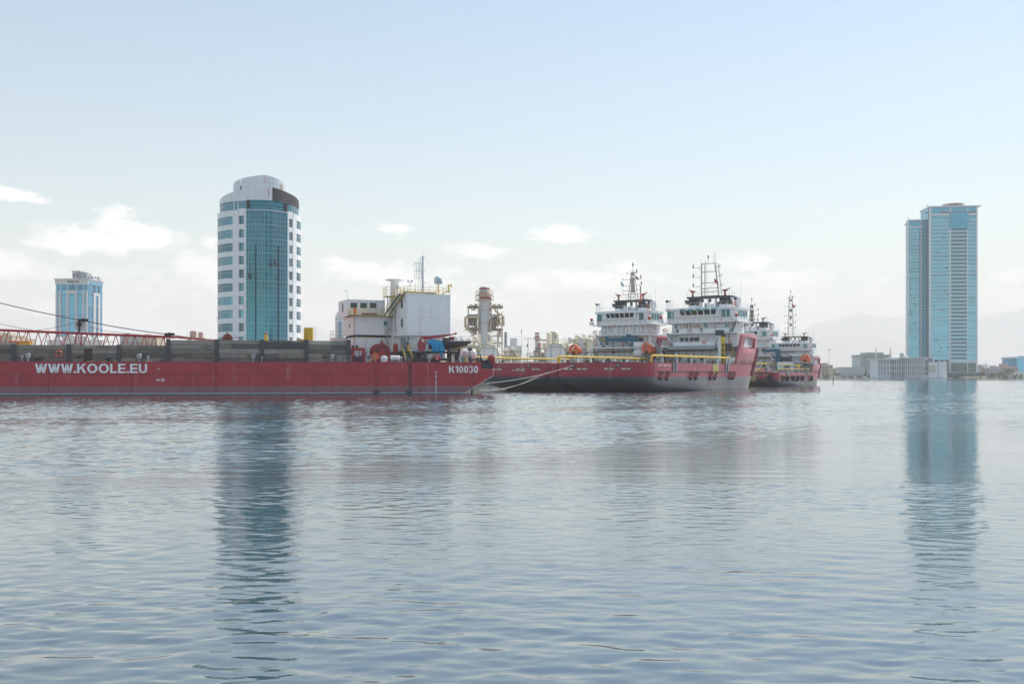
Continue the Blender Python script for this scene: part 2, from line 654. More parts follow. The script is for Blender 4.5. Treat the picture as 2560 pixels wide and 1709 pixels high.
def build_water(m):
    """the harbour surface: real wavelets where they can be told apart, a flat sheet beyond; rougher and calmer stretches lie at fixed places"""
    rs = np.random.RandomState(4)

    def waves(n, l0, l1, spread):
        lam = np.exp(rs.uniform(np.log(l0), np.log(l1), n))
        th = rs.normal(-90, spread, n)                 # they run towards the quay, crests across the view
        return 2 * np.pi / lam, np.radians(th), rs.uniform(0, 2 * np.pi, n), lam
    SETS = (waves(56, .16, .34, 36), waves(64, .30, .75, 34), waves(40, .85, 2.0, 32), waves(16, 2.2, 6.0, 34))
    low = [(rs.uniform(.5, 1), rs.uniform(-1, 1) * .022, rs.uniform(.015, .075), rs.uniform(0, 6.28)) for _ in range(9)]
    low2 = [(rs.uniform(.5, 1), rs.uniform(-1, 1) * .25, rs.uniform(.2, .7), rs.uniform(0, 6.28)) for _ in range(9)]

    def field(X, Y, comps):
        f = np.zeros_like(X)
        for A, kx, ky, p in comps:
            f += A * np.sin(kx * X + ky * Y + p)
        return f / 2.2

    def sst(v, lo, hi):
        t = np.clip((v - lo) / (hi - lo), 0, 1)
        return t * t * (3 - 2 * t)

    def height(X, Y, lmin):
        f = field(X, Y, low)
        g = field(X, Y, low2)
        yy = Y - .70 * X + 7 * f
        breeze = sst(yy, 42, 54)                        # ruffled water further out
        slick = sst(yy, 78, 82) * (1 - sst(yy, 93, 99))    # an oily slick lying off the hulls
        breeze = breeze * (1 - .5 * slick)
        gust = sst(g, -.1, .9)
        near = 1 - sst(Y, 11, 20)
        s = (.012 + .022 * gust + .016 * near, .026 + .020 * gust + .10 * breeze + .012 * near, .005 + .007 * gust + .046 * breeze + .012 * near, .0022 + .006 * breeze + .002 * near)
        H = np.zeros_like(X)
        for (k, th, ph, lam), sig in zip(SETS, s):
            ok = lam >= lmin
            if not ok.any():
                continue
            a = math.sqrt(2.0 / len(k))
            h = np.zeros_like(X)
            for kk, tt, pp, o_ in zip(k, th, ph, ok):
                if o_:
                    h += a / kk * np.sin(kk * (np.cos(tt) * X + np.sin(tt) * Y) + pp)
            H += h * sig
        return H
    V, Fq = [], []
    n0 = 0
    bands = ((-18, 18, 7.5, 30, .10, .048, .15), (-98, 98, 30, 172, .36, .17, .46), (30, 262, 172, 480, 1.0, .45, 1.5))
    for x0, x1, y0, y1, dx, dy, lmin in bands:
        nx, ny = int(round((x1 - x0) / dx)), int(round((y1 - y0) / dy))
        X, Y = np.meshgrid(np.linspace(x0, x1, nx + 1), np.linspace(y0, y1, ny + 1))
        Z = height(X, Y, lmin)
        w = np.minimum(np.minimum(X - x0, x1 - X), np.minimum(Y - y0, y1 - Y))
        Z *= np.clip(w / .8, 0, 1)
        V.append(np.stack([X, Y, Z], -1).reshape(-1, 3))
        i = np.arange(ny)[:, None] * (nx + 1) + np.arange(nx)[None]
        Fq.append(np.stack([i, i + 1, i + nx + 2, i + nx + 1], -1).reshape(-1, 4) + n0)
        n0 += (nx + 1) * (ny + 1)
    xb, yb = [-15000, -98, -18, 18, 30, 98, 262, 15000], [-700, 7.5, 30, 172, 480, 15000]
    for xa, xc in zip(xb, xb[1:]):
        for ya, yc in zip(yb, yb[1:]):
            mx_, my_ = (xa + xc) / 2, (ya + yc) / 2
            if any(b_[0] < mx_ < b_[1] and b_[2] < my_ < b_[3] for b_ in bands):
                continue
            V.append(np.array([(xa, ya, 0), (xc, ya, 0), (xc, yc, 0), (xa, yc, 0)], float))
            Fq.append(np.array([[0, 1, 2, 3]]) + n0)
            n0 += 4
    V, Fq = np.concatenate(V).astype(np.float32), np.concatenate(Fq).astype(np.int32)
    me = bpy.data.meshes.new('water')
    me.vertices.add(len(V))
    me.vertices.foreach_set('co', V.ravel())
    me.loops.add(Fq.size)
    me.loops.foreach_set('vertex_index', Fq.ravel())
    me.polygons.add(len(Fq))
    me.polygons.foreach_set('loop_start', np.arange(0, Fq.size, 4, dtype=np.int32))
    me.polygons.foreach_set('use_smooth', np.ones(len(Fq), bool))
    me.update(calc_edges=True)
    me.materials.append(m)
    return put('water', me)


tag(build_water(m), None, None, kind='structure')

land_m = mat('pale_shore_ground', (.30, .27, .22), .9, var=.2, vscale=.03)
quay_m = mat('concrete_quay', (.33, .32, .30), .85, var=.15, vscale=.2)
# one sheet of land: the near quay on the left, the far shore on the right
edge = [(-14000, 282), (62, 282), (72, 330), (80, 430), (120, 640), (190, 800), (240, 872), (285, 884), (330, 889), (372, 888), (405, 876), (440, 868), (520, 866), (640, 862), (900, 850), (14000, 820)]
mb = MB()
LZ = 1.3
rows = [[(x, y, -2.0) for x, y in edge], [(x, y + 1.5, LZ) for x, y in edge], [(x, 14500, LZ) for x, y in edge]]
mb.grid(rows)
o = mb.build('ground', land_m)
tag(o, None, None, kind='structure')

rock = mat('bare_mountain_rock', (.36, .33, .30), .95, var=.25, vscale=.002)


def ridge(name, y0, prof, depth, seed):
    """a mountain range: prof = (px, py) points of its skyline at distance y0"""
    xs = []
    n = 150
    p0, p1 = prof[0][0], prof[-1][0]
    rows = [[] for _ in range(9)]
    for i in range(n + 1):
        px = p0 + (p1 - p0) * i / n
        for (a, ya), (c, yc) in zip(prof, prof[1:]):
            if a <= px <= c:
                t = (px - a) / (c - a)
                t = t * t * (3 - 2 * t)
                py = ya + (yc - ya) * t
                break
        X = (px - CX) / FPX * y0
        H = max(2, (HZ - py) / FPX * y0 + 3)
        H *= 1 + .10 * mnoise.noise(Vector((px * .012, seed, 0))) + .05 * mnoise.noise(Vector((px * .05, seed, 3)))
        for j in range(9):
            s = (j - 4) / 4
            f = (1 - abs(s)) ** .85
            q = mnoise.noise(Vector((px * .02, j * .9, seed + 9))) * .16 * (1 - abs(f * 2 - 1)) if 0 < f < 1 else 0
            rows[j].append((X * (1 + .03 * s), y0 + s * depth, LZ - 1 + H * max(0, f + q)))
    mb = MB().grid(rows)
    o = mb.build(name, rock, smooth=True)
    tag(o, None, None, kind='structure')


ridge('mountains', 12000, [(-400, 800), (-120, 740), (0, 770), (120, 800), (260, 850), (430, 880), (600, 840), (770, 805), (850, 835), (960, 815), (1130, 792), (1230, 822), (1320, 838), (1400, 858), (1480, 850), (1600, 880), (1780, 900)], 1400, 2.2)
ridge('mountains', 11200, [(1560, 920), (1700, 890), (1850, 860), (1985, 825), (2060, 805), (2150, 782), (2215, 790), (2330, 810), (2420, 800), (2490, 782), (2580, 768), (2750, 740), (3000, 790)], 1300, 5.1)
ridge('mountains', 9600, [(1600, 925), (1800, 905), (1960, 850), (2080, 828), (2190, 826), (2300, 850), (2420, 868), (2560, 890), (2750, 860), (3000, 900)], 1000, 7.7)
# ------------------------------------------------------------------ materials of the vessels and buildings
WHITE = mat('white_paint', (.84, .85, .86), .45, var=.06, vscale=.5, streak=((.38, .22, .12), .45, 1.1))
WHITE2 = mat('white_corrugated_steel', (.89, .90, .91), .5, var=.05, vscale=.4, streak=((.55, .42, .32), .3, .8))
SHIPW = mat('ship_white_paint', (.85, .87, .88), .45, var=.08, vscale=.6, streak=((.42, .20, .10), .85, 1.0))
CREAM = mat('cream_cladding', (.84, .77, .61), .6, var=.10, vscale=.35, streak=((.30, .20, .12), .4, .7))
TAN = mat('tan_pipework', (.56, .47, .34), .6, var=.15, vscale=.5)
DTAN = mat('brown_grey_steel', (.24, .20, .17), .6, var=.2, vscale=.6)
STEEL = mat('grey_stack_cladding', (.56, .59, .62), .45, var=.06, vscale=.25)
GREY = mat('grey_paint', (.34, .39, .42), .5, var=.1)
DGREY = mat('dark_grey_steel', (.055, .065, .07), .55, var=.2)
BLACK = mat('black_paint', (.018, .02, .022), .5, var=.2)
RUBBER = mat('black_rubber', (.02, .02, .021), .75, var=.2)
YELLOW = mat('safety_yellow', (.72, .48, .03), .5, var=.08)
YELLOWD = mat('faded_yellow', (.50, .37, .06), .6, var=.15)
RED = mat('red_machinery_paint', (.36, .032, .045), .5, var=.15)
REDB = mat('bright_red_paint', (.46, .03, .03), .5, var=.12)
ORANGE = mat('orange_lifesaving_plastic', (.78, .15, .03), .45, var=.08)
BLUE = mat('blue_tarpaulin', (.008, .27, .52), .6, var=.12, vscale=2)
CRANEB = mat('blue_crane_paint', (.012, .13, .21), .5, var=.12)
GREEN = mat('green_paint', (.02, .13, .09), .5)
ROPE = mat('pale_mooring_rope', (.46, .41, .36), .8, var=.1, vscale=3)
CABLE = mat('steel_cable', (.10, .10, .10), .5)
GLASSD = mat('dark_window_glass', (.012, .020, .022), .06, var=0, spec=.8)
GLASST = mat('teal_window_glass', (.04, .15, .19), .08, metal=.6, var=0, rnd=.3)
GLASSB = mat('blue_tower_glass', (.025, .20, .38), .08, var=.1, vscale=.08, spec=.7)
LETTER = mat('pale_lettering_paint', (.82, .86, .87), .5, var=.08, vscale=1.4, streak=((.5, .45, .2), .5, .5))
PLASTIC = mat('white_plastic', (.80, .80, .78), .4, var=.05)
BAG = mat('white_plastic_wrap', (.72, .74, .76), .35, var=.15, vscale=3)
RUSTY = mat('rusty_steel', (.17, .085, .05), .8, var=.3, vscale=1.5)
WOOD = []
for i, c in enumerate(((.28, .26, .225), (.22, .205, .18), (.33, .305, .265), (.175, .165, .145))):
    m, nt, b = newmat('weathered_timber')
    base = weather(nt, c, .3, .5, None, .42)
    gr = noisen(nt, 3.0, 5, .65, (.12, 1, 2.2))
    base = mixc(nt, mathn(nt, 'MULTIPLY', stepn(nt, gr, .5, .72), .75), base, (.07, .065, .06))
    rot = noisen(nt, .55, 5, .7, (.5, 1, 1.3))
    base = mixc(nt, mathn(nt, 'MULTIPLY', stepn(nt, rot, .58, .68), .85), base, (.018, .017, .017))
    nt.links.new(base, b.inputs['Base Color'])
    b.inputs['Roughness'].default_value = .9
    bnn = nt.nodes.new('ShaderNodeBump')
    bnn.inputs['Distance'].default_value = .03
    nt.links.new(gr, bnn.inputs['Height'])
    nt.links.new(bnn.outputs[0], b.inputs['Normal'])
    WOOD.append(m)
# ------------------------------------------------------------------ the red deck barge on the left
BF = Frame((-3.0, 159.8, 0), R(9.2))
BZ = 5.05                                            # deck height above the water


def bp(px, py, y=0.0):
    return BF.aty(px, py, y)


def bthing(name, label, cat, px, y, z=BZ, group=None, rz=0.0):
    x, _ = bp(px, 900, y)
    return thing(name, label, cat, BF.world(x, y, z), BF.rz + rz, group)


def sub(px, py, root_px, y, z=BZ):
    """local x, z of a picture point, measured from a thing standing at root_px on the deck"""
    x, zz = bp(px, py, y)
    return x - bp(root_px, 900, y)[0], zz - z


barge = thing('deck_barge', 'long red flat deck barge with white web address on its side', 'barge', BF.o, BF.rz)
BW = 26.0
hm = hull_mat('barge_hull_paint', (.40, .024, .042), [(.16, (.02, .02, .022)), (.34, (.36, .45, .47)), (1.35, (.27, .115, .15))], streak=((.46, .26, .26), .5, .7))
xs = [-112, -95, -83.6, -67.1, -48.2, -31, bp(1204, 906)[0]]
xr = bp(1233, 922)[0]
xw = bp(1155, 985)[0]
xk = bp(1233, 938)[0]
side = [(-112, -1.2), (xw - .9, -1.2), (xw, 0), (xk, bp(1233, 938)[1]), (xr, bp(1233, 922)[1]), (xs[-1], bp(1204, 922)[1]), (xs[-1], BZ), (-112, BZ)]
MB().prism(side, 'y', 0, BW).build('hull', hm, barge)
SEAM = mat('hull_seam_weld', (.22, .022, .034), .6)
mb = MB()
for xa in (-67.0, -48.2, -30.9):                      # vertical joints of the hull blocks
    pass
mb.box(-112, xk - 1.0, -.045, 0.02, bp(900, 935)[1] - .05, bp(900, 935)[1] + .03)
mb.build('rubbing_strake', SEAM, barge)
mb = MB().box(-112, xs[-1], -.07, .12, BZ - .06, BZ + .06)
mb.build('deck_edge', RED, barge)
for px in (940, 540, 122, 330):
    x, _ = bp(px, 930)
    MB().box(x - .06, x + .06, -.03, .01, .4, BZ - .1).build('weld_line', SEAM, barge)
# sunlight on the edge of the raked end, put in as a pale bar
a, b_ = bp(1233, 938), bp(1158, 984)
MB().tube((a[0], -.02, a[1]), (b_[0], -.02, b_[1]), .06, 6).tube((a[0], -.02, a[1]), (xr, -.02, side[4][1]), .06, 6).build('sunlit_edge', mat('sunlit_edge_pink', (.58, .42, .40), .5), barge)
# lettering
x0, z0 = bp(87.5, 932)
x1, z1 = bp(368.5, 909)
for q in block_letters('WWW.KOOLE.EU', x1 - x0, z1 - z0):
    q.build('letter', LETTER, barge, (x0, -.03, z0))
x0, z0 = bp(1122.5, 931.5)
x1, z1 = bp(1195.5, 914.5)
for q in block_letters('K10030', x1 - x0, z1 - z0):
    q.build('letter', LETTER, barge, (x0, -.03, z0))
# small white marks: load line marks, draught marks
mb = MB()
x, z = bp(397, 922)
mb.box(x - .2, x + .2, -.03, .01, z - .03, z + .05)
mb.build('paint_mark', LETTER, barge)
mb = MB()
x, z = bp(400, 950)
mb.torus((x - .25, -.01, z + .05), .17, .035, 'y', 14, 4)
for k in range(4):
    mb.box(x + .15, x + .65 + .08 * (k % 2), -.03, .01, z + .22 - k * .13, z + .28 - k * .13)
mb.box(x - .65, x + .1, -.03, .01, z + .02, z + .08)
mb.build('load_line_mark', LETTER, barge)
x, _ = bp(1090, 930)
for k in range(21):
    z = 3.55 - k * .165
    w = .17 if k % 5 == 0 else .07
    MB().box(x - w, x + w, -.03, .01, z, z + .09).build('draught_mark', LETTER, barge)
x, _ = bp(1025, 930)
for k in range(15):                                   # recessed climbing rungs
    z = BZ - .35 - k * .31
    MB().box(x - .27, x + .27, -.05, .02, z, z + .17).build('rung_recess', BLACK, barge)
for px, py in ((940, 976), (1023, 985)):
    x, z = bp(px, py)
    MB().box(x - .5, x + .5, -.10, .02, .0, .75).build('anode_plate', DGREY, barge)
# rake end fittings hanging in the water
x, z = bp(1180, 972, 4)
MB().tube((x, 4, .9), (x, 4, -1), .16, 6).build('spud_pipe', DGREY, barge)
x, z = bp(1228, 940, .3)
MB().tube((x, .3, z), (x - .35, .3, -.3), .04, 5).build('hanging_pipe', CRANEB, barge)

# ---- timber cargo wall: posts and planks
wall = thing('cargo_wall', 'long grey weathered timber cargo wall standing on the red barge deck', 'wall', BF.world(-75, 1.6, BZ), BF.rz)
WY = 1.6


def wl_x(px):
    return bp(px, 890, WY)[0] + 75


low_top, high_top = bp(200, 862, WY)[1] - BZ, bp(600, 850, WY)[1] - BZ
posts = [-140, -55, 35, 173, 298, 421, 542, 655, 766, 872]
prevx = None
for k, px in enumerate(posts):
    x = wl_x(px)
    h = low_top + .08 if px < 400 else high_top + .12
    mb = MB().box(x - .11, x + .11, -.20, .34, 0, h).box(x - .30, x + .30, -.24, -.16, 0, h)
    mb.build('post', DGREY, wall)
    if px >= 400:                                     # raking stay behind
        MB().bar((x, .3, h * .8), (x, 2.0, 0), .16, .16).build('stay', DGREY, wall)
rg = random.Random(3)
for a, b_ in zip(posts, posts[1:]):
    xa, xb = wl_x(a) + .12, wl_x(b_) - .12
    top = low_top if b_ < 430 else high_top
    n = 4 if b_ < 430 else 5
    MB().box(xa, xb, .13, .24, 0.02, top - .05).build('backing_board', WOOD[3], wall)
    cut = [0]
    for k in range(n):
        cut.append(cut[-1] + 1 + rg.uniform(-.12, .12))
    cut = [c / cut[-1] * top for c in cut]
    for k in range(n):
        xm = xa + (xb - xa) * rg.uniform(.3, .7) if rg.random() < .55 else None
        for s0, s1 in (((xa, xm), (xm, xb)) if xm else ((xa, xb),)):
            yy = rg.uniform(-.07, .03)
            q = MB().box(s0 + .015, s1 - .015, yy, yy + .16, cut[k] + .03, cut[k + 1] - .03)
            q.v = [(v[0], v[1], v[2] + rg.uniform(-.014, .014)) for v in q.v]
            q.build('plank', rg.choice(WOOD), wall)
for px, py in ((60, 870), (60, 892), (425, 857), (425, 874), (425, 893), (537, 857), (537, 878), (300, 873)):
    x, z = bp(px, py, WY - .25)
    MB().lathe([(.07, -.06), (.07, 0)], 8, (x + 75, -.28, z - BZ), 'y').build('bolt_head', REDB if px != 300 else ORANGE, wall)
# hanging dark door and black patch panels
x0, z1 = bp(210, 871, WY)
MB().box(x0 + 75, x0 + 76.2, -.12, -.07, .1, z1 - BZ).build('hatch_panel', mat('brown_hatch', (.055, .035, .035), .7), wall)
x0, z1 = bp(662, 858, WY)
x1, z0 = bp(762, 869, WY)
MB().box(x0 + 75, x1 + 75, -.14, -.08, z0 - BZ, z1 - BZ + .1).build('tar_panel', DGREY, wall)

# ---- deck furniture along the near edge
vent = bthing('deck_vent', 'grey mushroom vent beside the life ring, widest on the low timber wall', 'vent', 70, .9, group='grey deck vents along the barge edge')


def vent_parts(v, s):
    MB().lathe([(.17 * s, 0), (.17 * s, .55 * s)], 10).build('pipe', GREY, v)
    MB().lathe([(.20 * s, .42 * s), (.34 * s, .60 * s), (.36 * s, 1.12 * s), (.30 * s, 1.22 * s)], 12).build('cowl', GREY, v, smooth=False)


vent_parts(vent, 1.05)
for px, lab in ((348, 'grey mushroom vent before the timber wall, right of the web address'), (633, 'grey mushroom vent before the tall timber wall, below the yellow cone'),
                (831, 'grey mushroom vent with dark cap near the red frame'), (1073, 'grey mushroom vent under the black platform and its tarpaulin')):
    dup(vent, BF.world(bp(px, 900, .9)[0], .9, BZ), label=lab)
pipe = bthing('air_pipe', 'thin pale air pipe just left of the wide vent', 'pipe', 55, .7, group='thin air pipes along the barge edge')
MB().tube((0, 0, 0), (0, 0, .62), .10, 8).build('stem', GREY, pipe)
MB().lathe([(.16, .55), (.18, .62), (.18, .86), (.12, .92)], 10).build('head', GREY, pipe)
for px, lab in ((370, 'thin pale air pipe right of the vent before the low timber wall'), (655, 'thin pale air pipe against the post below the yellow cone'), (850, 'thin pale air pipe left of the red steel frame'),
                (1003, 'thin pale air pipe right of the white raft canister')):
    dup(pipe, BF.world(bp(px, 900, .7)[0], .7, BZ), label=lab)


def life_ring(px, py, y, label, s=.42, m=ORANGE):
    x, z = bp(px, py, y)
    r = thing('life_ring', label, 'life ring', BF.world(x, y, z), BF.rz)
    MB().torus((0, 0, 0), s, s * .25, 'y', 22, 8).build('ring', m, r, smooth=True)
    for k in range(4):
        a = R(45 + 90 * k)
        MB().torus((s * math.cos(a), 0, s * math.sin(a)), s * .27, s * .05, 'x', 8, 4).build('band', PLASTIC, r)
    return r


life_ring(147, 884, 1.15, 'orange life ring hung on the low timber wall above the web address', .43, mat('red_orange_ring', (.62, .10, .05), .5))
# guard rail of thin wire in front of the tall wall
gr = bthing('deck_railing', 'thin dark guard rail before the tall timber wall', 'railing', 540, .35)
L = bp(770, 900, .35)[0] - bp(540, 900, .35)[0]
MB().rail([(0, 0, 0), (L, 0, 0)], 1.0, 1.7, .022, 2).build('rails', DGREY, gr)
gr = bthing('deck_railing', 'short grey guard rail left of the red steel frame', 'railing', 842, .35)
L = bp(880, 900, .35)[0] - bp(842, 900, .35)[0]
MB().rail([(0, 0, 0), (L, 0, 0)], 1.0, 1.3, .03, 3).build('rails', GREY, gr)
gr = bthing('deck_railing', 'grey guard rail between red frame and winch drum', 'railing', 914, .35)
L = bp(940, 900, .35)[0] - bp(914, 900, .35)[0]
MB().rail([(0, 0, 0), (L, 0, 0)], 1.0, 1.3, .03, 3).build('rails', GREY, gr)
gr = bthing('deck_railing', 'thin guard rail at the bow beside the yacht stand', 'railing', 1145, .3)
L = bp(1200, 900, .3)[0] - bp(1145, 900, .3)[0]
MB().rail([(0, 0, 0), (L, 0, 0)], 1.05, 1.2, .025, 3).build('rails', GREY, gr)
# small boxes, cables and hoses lying at the foot of the wall
for px, w, h, m_, lab in ((262, .7, .55, DGREY, 'small dark equipment box before the low timber wall'), (268, .4, .75, BLACK, 'narrow black equipment box beside the small dark one'),
                          (406, .5, .3, BLACK, 'low black hose reel at the foot of the timber wall')):
    t = bthing('equipment_box', lab, 'box', px, 1.0)
    MB().box(-w / 2, w / 2, 0, .4, 0, h).build('body', m_, t)
    MB().box(-w / 2 - .03, w / 2 + .03, -.03, .43, h, h + .05).build('lid', GREY, t)
    if 'hose' in lab:
        MB().torus((0, -.06, .32), .26, .05, 'y', 14, 5).build('hose', RUBBER, t)
# timber dunnage strips lying along the deck edge
for px, L in ((225, .9), (262, .6), (288, .5), (372, 1.1)):
    t = bthing('timber_strip', {225: 'short pale timber strip on the deck edge, leftmost', 262: 'pale timber strip on the deck edge below the small dark box', 288: 'pale timber strip below the second timber post',
                                372: 'pale timber strip below the thin air pipe at right'}[px], 'timber', px, .25, BZ + .06)
    MB().box(-L / 2, L / 2, 0, .18, 0, .09).build('board', mat('pale_new_timber', (.50, .40, .26), .8), t)

# ---- things that stand out above the wall
t = bthing('marker_cone', 'tall yellow truncated cone with red tip behind the timber wall', 'marker', 665, 6.0)
zt = bp(665, 836, 6)[1] - BZ
w = .72
MB().lathe([(w * 1.35, 0), (w, 1.4), (.22, zt)], 14).build('cone', YELLOW, t)
MB().lathe([(.22, zt), (.22, zt + .12), (.14, zt + .3), (.05, zt + .36)], 10).build('lamp', REDB, t)
MB().lathe([(.10, zt + .36), (.10, zt + .50)], 8).build('cap', PLASTIC, t)
t = bthing('yellow_tank', 'tall square yellow tank with side ladders behind the timber wall', 'tank', 771, 7.0)
x0, z1 = sub(760.5, 819.5, 771, 7)
x1, z0 = sub(782, 853, 771, 7)
MB().box(x0, x1, -1.3, 1.3, 0, z1).build('tank_body', YELLOW, t)
mb = MB()
mb.box(x0 - .02, x1 + .02, -1.33, -1.29, z1 * .62, z1 * .62 + .05)
mb.build('seam', YELLOWD, t)
MB().ladder((x1 + .30, -1.2, z1 - 2.2), (x1 + .30, -1.2, z1 + .1), .34, .025, .3).build('ladder', YELLOWD, t)
MB().ladder((x0 + .35, -1.36, z1 - 2.2), (x0 + .35, -1.36, z1 - .5), .3, .025, .3).build('ladder', YELLOWD, t)
t = bthing('yellow_beam', 'low yellow steel beam beside the yellow tank', 'beam', 753, 6.8)
x0, z1 = sub(745, 848, 753, 6.8)
x1, z0 = sub(761, 853, 753, 6.8)
MB().box(x0, x1 + .2, -.3, .3, 0, z1 - .25).build('support', YELLOWD, t)
MB().box(x0 - .05, x1, -.4, .4, z1 - .25, z1).build('beam_top', YELLOW, t)
t = bthing('cable_sheave', 'rusty red sheave block behind the tall timber wall', 'pulley', 569, 8)
x0, z1 = sub(569, 846, 569, 8)
MB().lathe([(.75, -.16), (.80, -.1), (.66, 0), (.80, .1), (.75, .16)], 18, (0, 0, z1), 'y').build('wheel', mat('rusty_red', (.20, .06, .05), .7, var=.3), t)
MB().bar((-.7, -.24, 0), (0, -.24, z1), .2, .12).bar((.7, -.24, 0), (0, -.24, z1), .2, .12).bar((0, 0, z1 + .7), (0, 0, z1 + 1.0), .2, .2).build('stand', RUSTY, t)

# ---- red lattice crane boom lying along the barge behind the wall
BY = 5.0
boom = thing('crane_boom', 'long red lattice crane boom lying behind the low timber wall', 'crane', BF.world(-75, BY, BZ), BF.rz)


def bo(px, py, y=BY):
    x, z = bp(px, py, y)
    return Vector((x + 75, y - BY, z - BZ))


top0, top1 = bo(-230, 815), bo(432, 842)
tip = bo(560, 853)
CH = .17
bot0, bot1 = Vector((top0.x, 0, top0.z - 3.2)), Vector((top1.x, 0, top1.z - 2.3))
MB().tube(top0, top1, CH, 8).build('upper_chord', RED, boom)
MB().tube(top1, tip, CH * .9, 8).build('tip_chord', RED, boom)
for dy in (0, 2.2):
    MB().tube(bot0 + Vector((0, dy, 0)), bot1 + Vector((0, dy, 0)), CH, 8).build('lower_chord', RED, boom)
MB().tube(bot1, tip, CH, 8).build('tip_chord', RED, boom)
MB().tube(top0 + Vector((0, 2.2, 0)), top1 + Vector((0, 2.2, 0)), CH, 8).build('upper_chord', RED, boom)
n = 27
for k in range(n):
    for h in (0, 1):
        t0 = (k + h * .5) / n
        t1 = (k + .5 + h * .5) / n
        if t1 > .995:
            continue
        A = top0.lerp(top1, t0) if h == 0 else bot0.lerp(bot1, t0)
        B = bot0.lerp(bot1, t1) if h == 0 else top0.lerp(top1, t1)
        MB().tube(A, B, .062, 6).build('brace', RED, boom)
for k in range(13):
    t0 = k / 12.5
    MB().tube(bot0.lerp(bot1, t0), top0.lerp(top1, t0 + .02) + Vector((0, 2.2, 0)), .055, 6).build('cross_brace', RED, boom)
for px in (190, 203):
    p = bo(px, 833)
    MB().tube((p.x, 0, p.z - 2.6), (p.x, 0, p.z), .10, 6).build('upright', RED, boom)
for px in (412, 418):
    p = bo(px, 843)
    MB().tube((p.x, 0, p.z - 2.2), (p.x, 0, p.z), .06, 6).build('upright', RED, boom)
mb = MB()
p0 = bo(198, 831)
mb.box(p0.x - .12, p0.x + .12, -.1, .1, p0.z - .1, p0.z + 2.0)
mb.build('sheave_post', BLACK, boom)
MB().lathe([(.30, -.2), (.34, -.12), (.34, .12), (.30, .2)], 14, (p0.x, 0, p0.z + 1.25), 'y').build('sheave', BLACK, boom)
MB().lathe([(.9, -.03), (.9, .03)], 22, (p0.x + .05, .35, p0.z + 1.2), 'y').build('guard_disc', mat('pale_disc', (.62, .60, .58), .5), boom)
for px, py in ((208, 800), (424, 835.5)):
    c = bo(px, py)
    MB().cbox((c.x, 0, c.z), (1.5, .35, .42)).lathe([(.3, -.22), (.3, .22)], 12, (c.x, 0, c.z), 'y').build('shackle_block', BLACK, boom)
# pendant cables, each a thing of its own
def cable(name, pts, r, label, cat='cable', m=CABLE, group=None, sag=0.0):
    P = [Vector(p) for p in pts]
    out = []
    for a, b in zip(P, P[1:]):
        for k in range(10):
            t = k / 10
            out.append(a.lerp(b, t) - Vector((0, 0, sag * 4 * t * (1 - t))))
    out.append(P[-1])
    o = MB().poly([p - P[0] for p in out], r, 5).build(name, m, None, P[0])
    return tag(o, label, cat, group)


cable('pendant_cable', [wpt(-60, 742, 156), wpt(205, 800.5, 158), wpt(424, 836, 160), wpt(565, 850, 162)], .075, 'thick steel pendant cable sloping down above the red boom', sag=.18)
cable('hoist_wire', [wpt(-50, 797, 157), wpt(88, 826, 157.6), wpt(188, 806.5, 158)], .035, 'thin wire sagging left of the boom sheave', sag=.12)
cable('hoist_wire', [wpt(205, 808, 158), wpt(300, 831, 159), wpt(425, 838, 160)], .035, 'thin wire running right from the boom sheave', sag=.3)
cable('hoist_wire', [wpt(532, 850, 163), wpt(600, 842, 164)], .05, 'short thin wire leading to the rusty sheave', sag=0)
# orange hook block on the far left
t = bthing('hook_block', 'orange crane hook beam behind the timber wall at far left', 'crane hook', 45, 3.4)
x0, z1 = sub(15, 853, 45, 3.4)
x1, z0 = sub(75, 861, 45, 3.4)
MB().box(x0, x0 + 1.6, -.4, .4, z0 - .6, z0 + .25).build('cheek_plate', GREY, t)
MB().box(x0 + .4, x1, -.3, .3, z0 - .05, z1 + .05).build('hook_beam', ORANGE, t)
MB().box(x1 - 1.4, x1 + .1, -.34, .34, z0 - .3, z0 + .3).build('hook_end', YELLOW, t)
for k in (0, 1):
    MB().box(x0 + .5 + k * 2, x0 + .8 + k * 2, -.2, .2, 0, z0 - .5).build('support_leg', GREY, t)
# ------------------------------------------------------------------ white site containers on the barge
DY = 9.0
DF = Frame(BF.world(bp(885, 900, DY)[0], DY, 0), R(23.2))
DZ = BZ


def dfr(px, py, y=0.0):
    x, z = DF.aty(px, py, y)
    return x, z - BZ


def corr(x0, x1, z0, z1, y=0.0, pitch=.28, dep=.05, axis='x'):
    """corrugated sheet in the x-z plane (axis x) or the y-z plane (axis y), facing -y or -x"""
    n = max(2, round((x1 - x0) / pitch))
    pts = []
    for k in range(n):
        a = x0 + (x1 - x0) * k / n
        p = (x1 - x0) / n
        pts += [(a, 0), (a + p * .32, 0), (a + p * .5, dep), (a + p * .82, dep)]
    pts.append((x1, 0))
    rows = []
    for z in (z0, z1):
        rows.append([(a, y + b, z) if axis == 'x' else (y + b, a, z) for a, b in pts])
    return MB().grid(rows)


